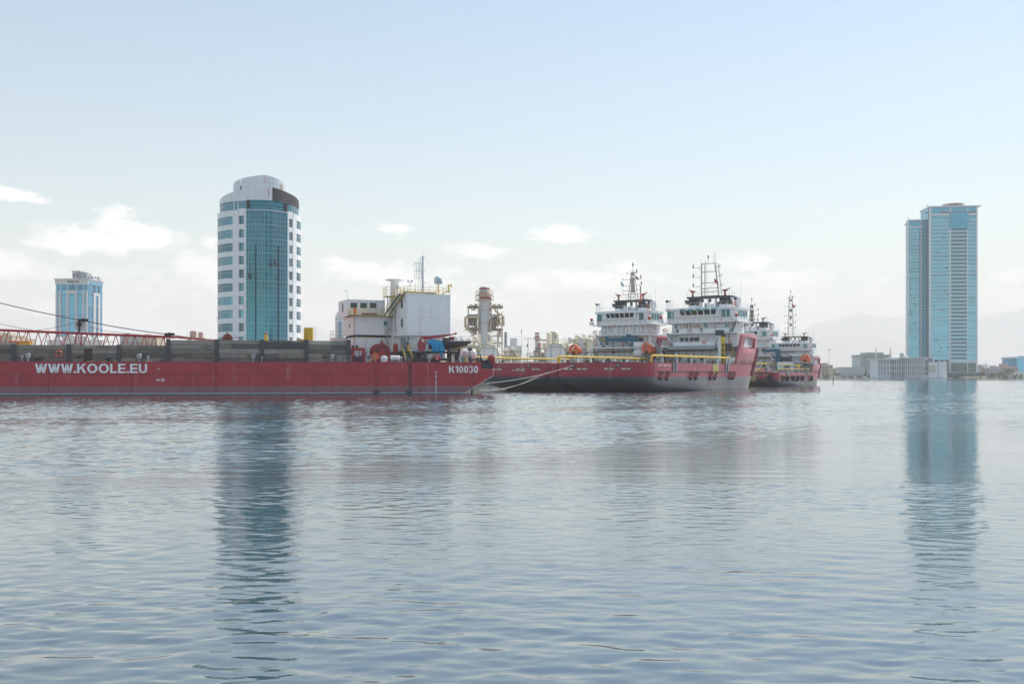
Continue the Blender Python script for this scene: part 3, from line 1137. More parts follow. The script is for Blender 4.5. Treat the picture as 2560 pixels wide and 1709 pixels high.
def container(name, label, x0, x1, y0, y1, z0, z1, fr=DF, frame_w=.17):
    c = thing(name, label, 'container', fr.world(x0, y0, BZ + z0), fr.rz)
    w, d, h = x1 - x0, y1 - y0, z1 - z0
    f = frame_w
    MB().box(.1, w - .1, .09, d - .02, .08, h - .03).build('body', WHITE2, c)
    corr(f, w - f, f, h - f, .015).build('front_panel', WHITE2, c)
    corr(f, d - f, f, h - f, .015, axis='y').build('end_panel', WHITE2, c)
    for (a, b) in ((0, 0), (w - f, 0), (0, d - f), (w - f, d - f)):
        MB().box(a, a + f, b, b + f, 0, h).build('corner_post', WHITE2, c)
    for zz in (0, h - f):
        MB().box(f, w - f, -.004, f, zz + .002, zz + f - .002).build('frame_rail', WHITE2, c)
        MB().box(-.004, f, f, d - f, zz + .002, zz + f - .002).build('frame_rail', WHITE2, c)
    return c


def cwin(c, x0, x1, z0, z1, m=GLASST, axis='x', fr=True):
    """a window with frame on the front (axis x, at y=0) or the end (axis y, at x=0)"""
    if axis == 'x':
        w = MB().box(x0 - .07, x1 + .07, -.035, .06, z0 - .07, z1 + .07).build('window', WHITE, c)
        MB().box(x0, x1, -.05, -.034, z0, z1).build('pane', m, w)
    else:
        w = MB().box(-.035, .06, x0 - .07, x1 + .07, z0 - .07, z1 + .07).build('window', WHITE, c)
        MB().box(-.05, -.034, x0, x1, z0, z1).build('pane', m, w)
    return w


# lower, middle and upper container (front faces along the local x axis)
xa, zm1 = dfr(885, 789)
xb, zm0 = dfr(984, 838)
_, zl1 = dfr(885, 843)
cl = container('site_container', 'white corrugated container at deck level, the lowest of the stack', xa, xb + .05, 0, 7.3, .05, zl1)
cwin(cl, *[v - xa for v in (dfr(908, 860)[0], dfr(914.5, 860)[0])], 1.0, 1.75, mat('bronze_glass', (.10, .09, .08), .2))
cm = container('site_container', 'white container with one small teal window, the middle of the stack', xa, xb + .05, 0, 7.3, zm0, zm1)
x0, z1 = dfr(959.5, 803)
x1, z0 = dfr(969.5, 813.5)
cwin(cm, x0 - xa, x1 - xa, z0 - zm0, z1 - zm0)
cwin(cm, 2.5, 3.2, 1.3, 2.0, DGREY, 'y')
# dark gap between the two lower containers with pale battens
t = thing('spacer_beams', 'dark and pale spacer beams lying between the two lower white containers', 'beams', DF.world(xa, 0, BZ + zl1), DF.rz)
MB().box(.3, xb - xa - .3, .35, 6.8, .01, zm0 - zl1 - .01).build('beam', mat('dark_brown_beam', (.06, .04, .04), .7), t)
MB().box(.25, 2.6, -.02, .2, .01, .10).build('batten', mat('pale_new_timber_strip', (.6, .48, .3), .7), t)
MB().box(2.7, 3.6, -.02, .2, .01, .09).build('batten', YELLOWD, t)
xc0, zc1 = dfr(872, 747)
xc1, zc0 = dfr(966, 789)
cu = container('control_cabin', 'white cabin with three square teal windows on top of the container stack', xa - 1.1 * 0 + (xc0 - xa), xc1, .9, 7.3, zm1 + .03, zc1)
cx0 = xc0
for pa, pb in ((876, 892.5), (900.5, 917), (924.5, 941)):
    x0, z1 = dfr(pa, 756.5, .9)
    x1, z0 = dfr(pb, 770, .9)
    cwin(cu, x0 - cx0, x1 - cx0, z0 - zm1 - .03, z1 - zm1 - .03, mat('dark_teal_glass', (.01, .055, .06), .08, var=0))
cwin(cu, 2.8, 3.6, .9, 2.2, DGREY, 'y')
MB().box(4.6, 4.75, -.02, .05, 1.9, 2.2).build('lamp_box', DGREY, cu)
MB().tube((.2, .3, zc1 - zm1), (-.2, .3, zc1 - zm1 + 1.5), .035, 5).bar((-.55, .3, zc1 - zm1 + 1.35), (.15, .3, zc1 - zm1 + 1.6), .05, .05).build('aerial', GREY, cu)
# yellow gallery between middle container and cabin
g = thing('gallery', 'yellow railed gallery in front of the three windowed cabin', 'walkway', DF.world(xa, 0, BZ + zm1), DF.rz)
gw = dfr(985, 789)[0] - xa
gx0 = dfr(872, 789)[0] - xa
MB().box(gx0 - .05, gw + .1, -1.05, .85, .035, .14).build('floor_plate', YELLOWD, g)
MB().rail([(gx0, .8, .14), (gx0, -1, .14), (gw, -1, .14), (gw, .8, .14)], 1.1, 1.15, .03, 3).build('guard_rail', YELLOW, g)
MB().box(gx0 + .55, gx0 + .95, -1.08, -.86, .2, 1.2).build('orange_panel', ORANGE, g)
t = thing('nozzle_rack', 'row of white angled nozzles on a red rack on the yellow gallery', 'rack', DF.world(xa + dfr(903, 785)[0] - xa, -.45, BZ + zm1 + .14), DF.rz)
L = dfr(941, 785)[0] - dfr(903, 785)[0]
MB().box(0, L, -.12, .12, .08, .30).build('rack_bar', RED, t)
for k in range(7):
    x = .1 + (L - .2) * k / 6
    MB().tube((x, 0, .3), (x + .14, 0, .62), .055, 6).tube((x + .14, 0, .62), (x - .1, 0, .82), .045, 6).build('nozzle', PLASTIC, t)
for x in (.12, L - .12):
    MB().box(x - .05, x + .05, -.1, .1, 0, .08).build('foot', RED, t)
# lower left annex with yellow rails
ax0, az1 = dfr(833, 846, 5)
t = thing('annex_container', 'low white annex with yellow roof rail behind the timber wall', 'container', DF.world(ax0, 5, BZ), DF.rz)
aw = xa - ax0 - .05
MB().box(0, aw, 0, 2.4, .02, az1).build('body', WHITE2, t)
MB().box(-.05, aw, -.06, 2.46, az1, az1 + .14).build('roof_edge', CREAM, t)
MB().rail([(.05, 2.3, az1 + .14), (.05, .05, az1 + .14), (aw - .1, .05, az1 + .14)], 1.15, .9, .035, 2).build('guard_rail', YELLOW, t)
# yellow ladder and steel ladder on the container fronts
x0, z0 = dfr(967.5, 884)
x1, z1 = dfr(967.5, 817)
t = thing('yellow_ladder', 'yellow ladder leaning on the fronts of the two lower containers', 'ladder', DF.world(x0, -.28, BZ), DF.rz)
MB().ladder((0, -.05, .02), (0, .2, z1), .5, .035, .34).build('ladder_frame', YELLOWD, t)
x0, z0 = dfr(976.5, 827)
x1, z1 = dfr(976.5, 793)
t = thing('steel_ladder', 'short grey ladder high on the middle white container', 'ladder', DF.world(x0, -.14, BZ + z0), DF.rz)
MB().ladder((0, 0, 0), (0, 0, z1 - z0), .4, .03, .3).build('ladder_frame', GREY, t)
for z in (.3, z1 - z0 - .3):
    MB().box(-.24, .24, 0, .14, z, z + .06).build('bracket', GREY, t)
t = thing('red_pipe', 'thin dark red riser pipe on the corner of the container stack', 'pipe', DF.world(-.02, -.14, BZ), DF.rz)
MB().tube((0, 0, 0), (0, 0, zm1 + .1), .045, 6).build('pipe_run', RED, t)
for z in (.6, 2.5, zm1 - .4):
    MB().box(-.08, .08, -.02, .12, z, z + .06).build('clip', GREY, t)

# ---- the big white plant house
KY = 4.6
KF = Frame(BF.world(bp(1019, 900, KY)[0], KY, 0), R(30))


def kf(px, py, y=0.0):
    x, z = KF.aty(px, py, y)
    return x, z - BZ


def kl(px, py, x=0.0):
    y, z = KF.atx(px, py, x)
    return y, z - BZ


kx1, _ = kf(1125, 738)
_, kz1 = kf(1019, 734)
_, kz0 = kf(1019, 838)
_, kzm = kf(1040, 790)
kd = 5.6
k = thing('plant_house', 'big white corrugated plant house with yellow rails on its roof', 'deckhouse', KF.world(0, 0, BZ), KF.rz)
MB().box(.12, kx1 - .02, .12, kd + 3, kz0, kz1 - .02).build('body', WHITE2, k)
for z0, z1 in ((kz0 + .2, kzm - .04), (kzm + .04, kz1 - .2)):
    corr(.14, kx1 - .1, z0, z1, .0, .33, .06).build('front_panel', WHITE2, k)
    corr(.14, kd, z0, z1, .0, .33, .06, 'y').build('side_panel', WHITE2, k)
for z0, z1 in ((kz0, kz0 + .2), (kzm - .04, kzm + .04), (kz1 - .2, kz1)):
    MB().box(-.03, kx1 + .03, -.03, .16, z0 + .003, z1 - .003).build('frame_rail', WHITE2, k)
    MB().box(-.03, .16, .16, kd, z0 + .003, z1 - .003).build('frame_rail', WHITE2, k)
for x, y in ((-.035, -.035), (kx1 - .13, -.035), (-.035, kd)):
    MB().box(x, x + .17, y, y + .17, kz0 - .01, kz1 + .01).build('corner_post', WHITE2, k)
MB().tube((-.2, -.12, kz0 - 1.0), (-.2, -.12, kzm + .6), .06, 6).tube((-.2, -.12, kz0 - 1.0), (.8, -.12, kz0 - 1.0), .06, 6).build('down_pipe', WHITE, k)
for pyc in (759, 807.5):
    y, z = kl(1005.5, pyc)
    w = MB().box(-.06, .1, y - .42, y + .42, z - .75, z + .75).build('side_window', WHITE, k)
    MB().box(-.08, -.055, y - .34, y + .34, z - .67, z + .67).build('pane', GLASSD, w)
lx1 = kf(1100, 850)[0]
MB().box(.5, lx1 + 1.2, .5, kd + 2, .02, kz0 - .02).build('lower_wall', WHITE2, k)
corr(.6, lx1 + 1.1, .1, kz0 - .1, .43, .3, .05).build('lower_panel', WHITE2, k)
MB().box(-.02, .06, .5, 2.6, .1, kz0 - .1).build('lower_side_wall', GREY, k)
mb = MB()
for i in range(5):
    mb.tube((-.25, .8 + i * .35, kz0 - .6), (-.25, .8 + i * .35, 1.2), .05, 5)
mb.tube((-.3, .6, kz0 - .5), (-.3, 3, kz0 - .5), .09, 6).tube((.2, -.1, kz0 - .45), (1.6, -.1, kz0 - .45), .07, 6)
mb.build('service_pipes', GREY, k)
# roof: coaming, rails, boxes
MB().box(-.1, kx1 + .1, -.1, kd, kz1, kz1 + .12).build('roof_edge', WHITE, k)
RZ_ = kz1 + .12
MB().rail([(-.0, kd - .1, RZ_), (0, 0, RZ_), (kx1, 0, RZ_), (kx1, kd - .1, RZ_)], 1.15, 1.35, .03, 2).build('guard_rail', YELLOW, k)
MB().rail([(0, kd - .1, RZ_), (kx1, kd - .1, RZ_)], 1.15, 1.35, .03, 2).build('guard_rail', YELLOW, k)
for px in (1024, 1038, 1055, 1072, 1086):
    x = kf(px, 735)[0]
    MB().box(x - .5, x + .55, .5, 1.5, RZ_, RZ_ + .28).build('roof_hatch', YELLOWD, k)
    MB().box(x - .45, x + .5, .55, 1.45, RZ_ + .28, RZ_ + .36).build('hatch_lid', GREY, k)
# things standing on the roof
x = kf(1102, 735)[0]
t = thing('radar_dome', 'pale satellite dome on a yellow pole on the plant house roof', 'satellite dome', KF.world(x, 1, BZ + RZ_), KF.rz)
MB().tube((0, 0, 0), (0, 0, 1.75), .11, 8).build('pole', YELLOW, t)
MB().lathe([(.30, 1.72), (.68, 1.85), (.70, 2.5), (.62, 2.85), (.42, 3.05), (.02, 3.13)], 18).build('dome', mat('pale_blue_dome', (.52, .64, .70), .35), t, smooth=True)
MB().box(-.45, .4, -.73, -.6, 2.1, 2.17).build('dome_mark', GREY, t)
x = kf(1026, 735)[0]
t = thing('camera_pole', 'thin yellow pole with twin cameras on the plant house roof', 'camera', KF.world(x, .2, BZ + RZ_), KF.rz)
MB().tube((0, 0, 0), (0, 0, 1.75), .045, 6).build('pole', YELLOWD, t)
for sx in (-1, 1):
    MB().tube((0, 0, 1.75), (sx * .3, 0, 1.9), .04, 5).cbox((sx * .33, 0, 2.0), (.18, .2, .28)).build('camera', GREY, t)
for px, h in ((1041, 1.9), (1062, 1.2)):
    x = kf(px, 735)[0]
    t = thing('whip_aerial', 'thin whip aerial on the plant house roof, ' + ('left of the lattice mast' if px == 1041 else 'close beside the lattice mast'), 'aerial', KF.world(x, .3, BZ + RZ_), KF.rz)
    MB().tube((0, 0, 0), (0, 0, .3), .05, 5).build('base', YELLOWD, t)
    MB().tube((0, 0, .3), (0, 0, h), .025, 5).build('rod', GREY, t)
x = kf(1071, 735)[0]
t = thing('deckhouse_mast', 'tall grey mast with caged ladder on the plant house roof', 'mast', KF.world(x, 2.2, BZ + RZ_), KF.rz)
mh = KF.aty(1071, 642, 2.2)[1] - BZ - RZ_
MB().tube((0, 0, 0), (0, 0, mh), .19, 8, .13).build('mast_pole', STEEL, t)
MB().bar((-.5, 0, mh - .25), (.55, 0, mh + .1), .12, .1).build('cross_tree', STEEL, t)
MB().tube((0, 0, mh), (0, 0, mh + .9), .03, 5).build('aerial', STEEL, t)
for z in (mh * .30, mh * .63):
    MB().bar((0, 0, z), (.5, 0, z + .1), .06, .06).cbox((.52, 0, z + .15), (.08, .08, .2)).build('lamp_arm', STEEL, t)
MB().ladder((-.55, 0, 0), (-.55, 0, mh * .93), .42, .03, .45).build('mast_ladder', STEEL, t)
cg = MB()
for z in (mh * .42, mh * .62, mh * .82):
    for a in range(8):
        p = [(-.9 + .62 * math.cos(R(45 * a + s)), .62 * math.sin(R(45 * a + s)), z) for s in (0, 45)]
        cg.tube(p[0], p[1], .028, 4)
for a in range(8):
    p = (-.9 + .62 * math.cos(R(45 * a)), .62 * math.sin(R(45 * a)))
    cg.tube((p[0], p[1], mh * .42), (p[0], p[1], mh * .82), .022, 4)
cg.build('ladder_cage', STEEL, t)
for dx, dy in ((-6, 2), (4.2, -1.5), (-3.2, -1.9)):
    MB().tube((0, 0, mh * .97), (dx, dy, .9), .014, 4).build('stay_wire', STEEL, t)
x = kf(1106, 735)[0]
t = thing('roof_davit', 'yellow hoisting davit on the right corner of the plant house roof', 'davit', KF.world(x, 0, BZ + RZ_), KF.rz)
x1, z1 = kf(1124, 716)
MB().bar((0, .2, .05), (x1 - x, .2, z1 - RZ_ - .6), .13, .13).build('strut', YELLOW, t)
MB().bar((x1 - x - .1, .2, .3), (x1 - x - .1, .2, z1 - RZ_ + .2), .15, .15).build('davit_post', YELLOW, t)
MB().bar((x1 - x - .25, .2, z1 - RZ_ + .2), (x1 - x + .45, .2, z1 - RZ_ + .25), .22, .2).cbox((x1 - x + .4, .2, z1 - RZ_ + .05), (.15, .2, .3)).build('davit_head', YELLOW, t)
# chimney behind
ch = Frame(BF.world(bp(987, 900, 11)[0], 11, 0), R(23))
z1 = ch.aty(987, 700, 0)[1] - BZ
t = thing('exhaust_stack', 'white round exhaust stack with flat cap behind the yellow stair', 'chimney', ch.world(0, 0, BZ), ch.rz)
MB().tube((0, 0, 0), (0, 0, z1), .72, 16).build('stack_pipe', WHITE, t)
MB().lathe([(.72, z1 - .25), (1.55, z1 - .1), (1.6, z1 + .05), (1.3, z1 + .2), (.3, z1 + .3)], 18).build('cap', WHITE, t)
MB().box(.08, .3, -.78, -.68, z1 - 1.6, z1 - .9).build('number_plate', GREY, t)
MB().lathe([(.74, z1 - 3.6), (.76, z1 - 3.55), (.76, z1 - 3.45), (.74, z1 - 3.4)], 16, cap=False).build('band', STEEL, t)
# platform with yellow rail left of the chimney
pz = ch.aty(980, 740, -1)[1] - BZ
px0 = ch.aty(965, 740, -1)[0]
t = thing('stack_platform', 'small yellow railed landing beside the white exhaust stack', 'platform', ch.world(px0, -1.4, BZ), ch.rz)
MB().box(0, 2.2, 0, 2.4, pz - .1, pz).build('floor_plate', YELLOWD, t)
MB().rail([(0, 2.3, pz), (0, 0, pz), (1.2, 0, pz)], 1.5, .6, .03, 3).build('guard_rail', YELLOW, t)
for y in (.15, 2.2):
    MB().box(.1, .2, y - .05, y + .05, 0, pz - .1).build('support_leg', GREY, t)
MB().bar((.05, -.06, pz - .15), (1.7, -.06, pz - .15), .1, .18).build('beam', YELLOWD, t)
# inclined yellow stair from the gallery up to the roof
s0 = DF.world(dfr(967, 788, -.4)[0], -.4, BZ + zm1 + .14)
s1 = KF.world(kf(1006, 734, .9)[0] , .9, BZ + RZ_)
st = thing('roof_stair', 'steep yellow stair rising from the gallery to the plant house roof', 'stairs', s0, math.atan2((s1 - s0).y, (s1 - s0).x))
L = math.hypot((s1 - s0).x, (s1 - s0).y)
H = (s1 - s0).z
for y in (-.42, .42):
    MB().bar((0, y, .05), (L, y, H), .06, .30).build('stringer', BLACK if y < 0 else YELLOWD, st)
    rb = MB()
    for q in (.55, 1.05):
        rb.tube((0, y, q), (L, y, H + q), .032, 4)
    for i in range(8):
        rb.tube((L * i / 7, y, H * i / 7), (L * i / 7, y, H * i / 7 + 1.05), .03, 4)
    rb.build('hand_rail', YELLOW, st)
n = 20
tr = MB().box(-.13, .13, -.40, .40, 0, .04).mesh('tread')
tr.materials.append(BLACK)
for i in range(1, n):
    put('tread', tr, st, (L * i / n, 0, H * i / n))
for x in (L * .35,):
    MB().tube((x, .6, 0 - 3), (x, .6, H * .35), .05, 5).build('prop', DGREY, st)

# ---- winches and gear on the barge deck
t = bthing('fairlead_frame', 'red square steel fairlead frame right of the timber wall', 'frame', 896, 2.2)
x0, z1 = sub(877, 869, 896, 2.2)
x1, _ = sub(913, 869, 896, 2.2)
for a, b in ((x0, x0 + .55), (x1 - .55, x1)):
    MB().box(a, b, 0, .9, 0, z1 - .45).build('post', RED, t)
MB().box(x0, x1, 0, .9, z1 - .45, z1).build('lintel', RED, t)
MB().box(x0 - .35, x0, .2, .75, 1.1, z1 - .1).build('side_plate', RED, t)
MB().box(x0 + .55, x1 - .55, .05, .8, .02, .9).build('cross_plate', RED, t)
for x in (x0 + .7, x1 - .75):
    MB().lathe([(.22, .0), (.24, .05), (.24, 1.05), (.20, 1.1)], 10, (x, -.35, 0)).build('roller', DGREY, t)
MB().box(x0 + 1.2, x1 - .9, .3, .5, .9, z1 - .5).build('back_plate', mat('tan_plate', (.26, .23, .19), .7), t)
for x in (x0 + .35, x0 + .95):
    MB().lathe([(.22, -.15), (.26, 0), (.22, .15)], 10, (x, .4, z1 + .18), 'y').build('pulley', BLACK, t)
t = bthing('anchor_winch', 'large dark red anchor winch with spoked drum wheel', 'winch', 957, 3.0)
xc, zc = sub(954, 879, 957, 3)
rw = sub(974, 879, 957, 3)[0] - xc
n = 24
MB().lathe([(rw, -.12), (rw + .06, -.06), (rw + .06, .06), (rw, .12)], n, (xc, 0, zc), 'y').build('drum_wheel', mat('dark_red_wheel', (.16, .04, .04), .6, var=.25), t)
MB().torus((xc, -.14, zc), rw - .02, .10, 'y', 28, 6).build('wheel_rim', RED, t)
for i in range(8):
    a = R(22 + 45 * i)
    MB().bar((xc + .25 * math.cos(a), -.16, zc + .25 * math.sin(a)), (xc + (rw - .04) * math.cos(a), -.16, zc + (rw - .04) * math.sin(a)), .12, .14).build('spoke', RED, t)
MB().lathe([(.45, -.26), (.45, -.1)], 12, (xc, 0, zc), 'y').build('hub', RED, t)
MB().lathe([(rw * .62, .12), (rw * .62, 1.7)], 18, (xc, 0, zc), 'y').build('rope_drum', CABLE, t)
MB().lathe([(rw, 1.7), (rw + .05, 1.76), (rw, 1.85)], n, (xc - .55, 0, zc), 'y').build('drum_wheel', RED, t)
MB().prism([(xc - rw - .4, 0), (xc + rw + .55, 0), (xc + rw + .55, .9), (xc + rw + .25, 1.35), (xc + .75, 1.0), (xc, zc + .2), (xc - .8, 1.15), (xc - rw - .1, 1.0)], 'y', -.45, -.2).build('side_frame', RED, t)
MB().box(xc + rw + .05, xc + rw + .75, -.5, .5, .0, 1.35).build('gear_box', RED, t)
MB().lathe([(.3, 0), (.1, .35)], 10, (xc + rw + .4, 0, 1.35)).build('gear_cap', RED, t)
MB().box(xc - .25, xc + .3, -.2, .2, zc + rw, zc + rw + .35).box(xc - .05, xc + .15, -.15, .15, zc + rw + .3, zc + rw + .75).build('brake_arm', RUSTY, t)
MB().box(xc - rw - .7, xc + rw + .8, -.6, 2, 0, .12).build('bed_plate', BLACK, t)
MB().bar((xc - rw - 1.0, -.2, .7), (xc - rw, -.2, 1.2), .5, .4).build('brake_lever', mat('dark_red_lever', (.12, .02, .028), .6), t)
x, z = bp(938, 891, .6)
t = thing('life_buoy', 'round orange lifebuoy housing before the red winch', 'life ring', BF.world(x, .6, z), BF.rz)
MB().lathe([(.30, -.1), (.58, -.14), (.60, 0), (.52, .1), (.2, .12)], 22, axis='y').build('housing', ORANGE, t)
MB().torus((0, -.13, 0), .42, .05, 'y', 20, 5).build('rim', mat('deep_orange', (.55, .09, .02), .5), t)
MB().tube((0, .15, -.5), (0, .15, -(z - BZ)), .06, 6).build('stand', GREY, t)
MB().bar((-.75, -.16, .06), (.1, -.16, 0), .06, .05).build('bracket', GREY, t)
t = bthing('wrapped_bag', 'lumpy white plastic wrapped bag on the deck edge by the winch', 'bag', 960, .55)
rows = []
for i in range(9):
    h = i / 8
    rr = .46 * (1 + .18 * math.sin(h * 3.1)) * (1 if 0 < i < 8 else .55)
    rows.append([((rr + .09 * mnoise.noise(Vector((math.cos(a) * 2, math.sin(a) * 2, h * 4)))) * math.cos(a) * 1.05, .7 * (rr + .1 * mnoise.noise(Vector((math.cos(a) * 3, math.sin(a) * 3, 5 + h * 4)))) * math.sin(a), h * 1.05) for a in [2 * math.pi * q / 14 for q in range(14)]])
MB().grid(rows, close=True).add([(0, 0, 1.08)] + rows[-1], [(0, 1 + q, 1 + (q + 1) % 14) for q in range(14)]).build('wrap', BAG, t)
MB().bar((-.3, -.36, .5), (.35, -.36, .55), .06, .06).build('tie', GREY, t)
t = bthing('raft_canister', 'white cylindrical life raft canister on a low cradle by the black stair', 'life raft', 988, .6)
MB().lathe([(.28, -.76), (.38, -.70), (.40, -.55), (.40, .55), (.38, .70), (.28, .76)], 18, (0, 0, .72), 'x').build('canister', PLASTIC, t, smooth=False)
for x in (-.3, 0, .3):
    MB().lathe([(.41, -.03), (.43, 0), (.41, .03)], 16, (x, 0, .72), 'x', cap=False).build('strap', GREY, t)
for x in (-.45, .45):
    MB().bar((x, 0, .35), (x - .15, 0, 0), .07, .5).bar((x, 0, .35), (x + .15, 0, 0), .07, .5).build('cradle_leg', GREY, t)
# black platform table with stair
t = bthing('black_platform', 'black steel platform table carrying the covered yacht', 'platform', 1060, 2.0)


def s60(px, py, y=2.0):
    return sub(px, py, 1060, y)


xa_, zt_ = s60(1000, 878)
xb_, _ = s60(1146, 878)
MB().box(xa_, xb_, 0, 4.2, zt_ - .22, zt_).build('table_top', DGREY, t)
MB().box(xa_ - .3, xb_, -.06, 0, zt_ - .3, zt_ + .02).build('edge_beam', BLACK, t)
for px, w in ((1036, .36), (1050, .36), (1126, .42), (1140, .30)):
    x = s60(px, 890)[0]
    MB().box(x - w / 2, x + w / 2, .1, .5, 0, zt_ - .22).build('leg', BLACK, t)
for px in (1036, 1050, 1126):
    x = s60(px, 890)[0]
    MB().box(x - .2, x + .2, 3.6, 4.0, 0, zt_ - .22).build('leg', BLACK, t)
MB().box(s60(1036, 890)[0], s60(1126, 890)[0], .18, .4, .05, .75).build('sill_beam', DGREY, t)
for a, b in ((1060, 1066), (1072, 1066), (1130, 1120), (1143, 1150)):
    MB().bar((s60(a, 890)[0], .3, zt_ - .3), (s60(b, 890)[0], .3, .05), .12, .12).build('brace', DGREY, t)
st = bthing('deck_stair', 'black stair with yellow handrails up to the black platform', 'stairs', 1018, .75)
x0, z1 = sub(1004, 878, 1018, .75)
L = 1.7
for k_, dx in ((0, -.55), (1, .55)):
    MB().bar((dx - .35, 2.0, zt_), (dx + .35, 0, .05), .08, .28).build('stringer', BLACK, st)
    rb = MB()
    A, B = Vector((dx - .35, 2.0, zt_)), Vector((dx + .35, 0, .05))
    for q in (.55, 1.05):
        rb.tube(A + Vector((0, 0, q)), B + Vector((0, 0, q)), .04, 5)
    for i in range(4):
        p = A.lerp(B, i / 3)
        rb.tube(p, p + Vector((0, 0, 1.05)), .045, 5)
    rb.build('hand_rail', YELLOWD, st)
tr = MB().box(-.52, .52, -.14, .14, 0, .05).mesh('tread')
tr.materials.append(GREY)
for i in range(1, 8):
    put('tread', tr, st, (-.35 + .7 * i / 8, 2.0 - 2.0 * i / 8, zt_ - zt_ * i / 8))
MB().box(x0 - 1.7, x0 + .2, 1.9, 3.2, 0, zt_ - .1).build('stair_base', BLACK, st)
gr = bthing('platform_railing', 'yellow guard rail along the black platform edge, left of the red crane', 'railing', 1006, 2.3, BZ + zt_)
L = bp(1049, 890, 2.3)[0] - bp(1006, 890, 2.3)[0]
MB().rail([(0, 0, 0), (L, 0, 0)], 1.05, .9, .04, 1).build('rails', YELLOWD, gr)
# orange and red cabinets, drums
t = bthing('red_cabinet', 'tall red door cabinet between containers and plant house', 'cabinet', 990, 5.0)
MB().box(-.45, .35, 0, .7, .35, 3.1).build('cabinet_body', REDB, t)
MB().box(.02, .08, -.04, 0, 1.4, 1.6).build('handle', BLACK, t)
MB().box(-.7, .8, -.15, .9, 0, .35).build('plinth', YELLOWD, t)
MB().box(-.75, -.5, -.1, .1, .35, 3.0).build('door_post', CREAM, t)
t = bthing('gas_bottle', 'rusty orange gas bottle on the black platform', 'gas bottle', 1021, 3.0, BZ + zt_)
MB().lathe([(.26, 0), (.30, .06), (.30, .85), (.2, 1.0), (.1, 1.05)], 14).build('bottle', mat('orange_brown', (.42, .14, .03), .6), t)
MB().lathe([(.12, 1.05), (.12, 1.2)], 8).build('valve', DGREY, t)
# red knuckle crane
t = bthing('deck_crane', 'dark red knuckle crane with boom reaching over the covered yacht', 'crane', 1052, 2.4, BZ + zt_)


def s52(px, py, y=2.4):
    return sub(px, py, 1052, y, BZ + zt_)


pts = [s52(*p) for p in ((1046, 877), (1061, 877), (1064, 866), (1061, 862), (1062, 844), (1053, 842), (1044, 858))]
MB().prism(pts, 'y', -.35, .35).build('crane_post', RED, t)
pts = [s52(*p) for p in ((1053, 841), (1056, 848), (1072, 848), (1139, 836), (1143, 834), (1140, 830), (1134, 834))]
MB().prism(pts, 'y', -.2, .2).build('crane_boom', RED, t)
a, b = s52(1068, 849), s52(1059, 867)
MB().bar((a[0], -.25, a[1]), (b[0], -.25, b[1]), .2, .2).build('ram', RED, t)
a, b = s52(1054, 847), s52(1059, 855)
MB().box(a[0], b[0], -.4, -.35, b[1], a[1]).build('cream_plate', CREAM, t)
a, b = s52(1139, 830), s52(1104, 834)
for px in (1094, 1112, 1117):
    a = s52(px, 840)
    b = s52(px + 4, 852)
    MB().tube((a[0], 0, a[1]), (b[0], 0, b[1]), .03, 4).build('sling', CABLE, t)
# yacht hull under a blue tarpaulin
YX, YZ = bp(1085, 877, 2.6)
yt = thing('yacht_hull', 'dark grey yacht hull with red keel band propped on the black platform', 'boat', BF.world(YX, 3.6, BZ + zt_), BF.rz)


def sy(px, py, y=3.6):
    x, z = bp(px, py, y)
    return x - YX, z - BZ - zt_


# stations: picture x, deck z, keel z, half breadth
stn = [(1072, 852, 872, .55), (1090, 852, 874.5, 1.1), (1110, 853, 876, 1.35), (1130, 853, 875, 1.3), (1150, 852.5, 871, 1.0), (1165, 852.5, 865, .6), (1179.5, 852.5, 855, .06)]
rows = []
for px, yd, yk, hb in stn:
    x, zd = sy(px, yd)
    zk = sy(px, yk)[1]
    row = []
    for s in (-1, 1):
        seq = [(hb, zd), (hb * .97, zd * .75 + zk * .25), (hb * .80, zd * .45 + zk * .55), (hb * .42, zd * .15 + zk * .85), (0, zk)]
        seq = [(s * q[0], q[1]) for q in seq]
        row += seq if s < 0 else list(reversed(seq))[1:]
    rows.append([(x, q[0], q[1]) for q in row])
mb = MB().grid(rows)
mb.add([rows[0][i] for i in range(9)], [tuple(range(8, -1, -1))])
for i in range(len(rows) - 1):
    mb.add([rows[i][0], rows[i + 1][0], rows[i + 1][-1], rows[i][-1]], [(0, 1, 2, 3)])
YM, nt, b = newmat('yacht_paint')
z = objz(nt)
zz = sy(1120, 868)[1]
c = mixc(nt, mathn(nt, 'LESS_THAN', z, zz), (.045, .055, .06), (.22, .03, .035))
c = weather(nt, c, .15, 1.0, None, 0)
nt.links.new(c, b.inputs['Base Color'])
b.inputs['Roughness'].default_value = .4
autosmooth(mb.build('hull', YM, yt), 50)
x0, z0 = sy(1121, 853)
x1, z1 = sy(1179, 852.5)
MB().bar((x0, -1.3, z0 + .05), (x1 - 1.2, -.85, z1 + .06), .06, .09).bar((x1 - 1.2, -.85, z1 + .06), (x1, 0, z1 + .06), .06, .09).build('gunwale', PLASTIC, yt)
MB().box(x0 - .9, x0 + .3, -.5, .5, z0 + .02, z0 + .55).build('cockpit_box', DGREY, yt)
MB().box(x0 + .1, x0 + .9, -.3, .3, z0 + .02, z0 + .75).build('engine_box', RED, yt)
a = sy(1147, 870)
MB().bar((a[0] - 1.3, -.3, a[1] - .25), (a[0] + .9, -.2, a[1] + .25), .5, .22).build('sunlit_keel_patch', mat('keel_sunlight', (.42, .34, .2), .7), yt)  # sunlit patch of the keel, put in as a pale yellow bar
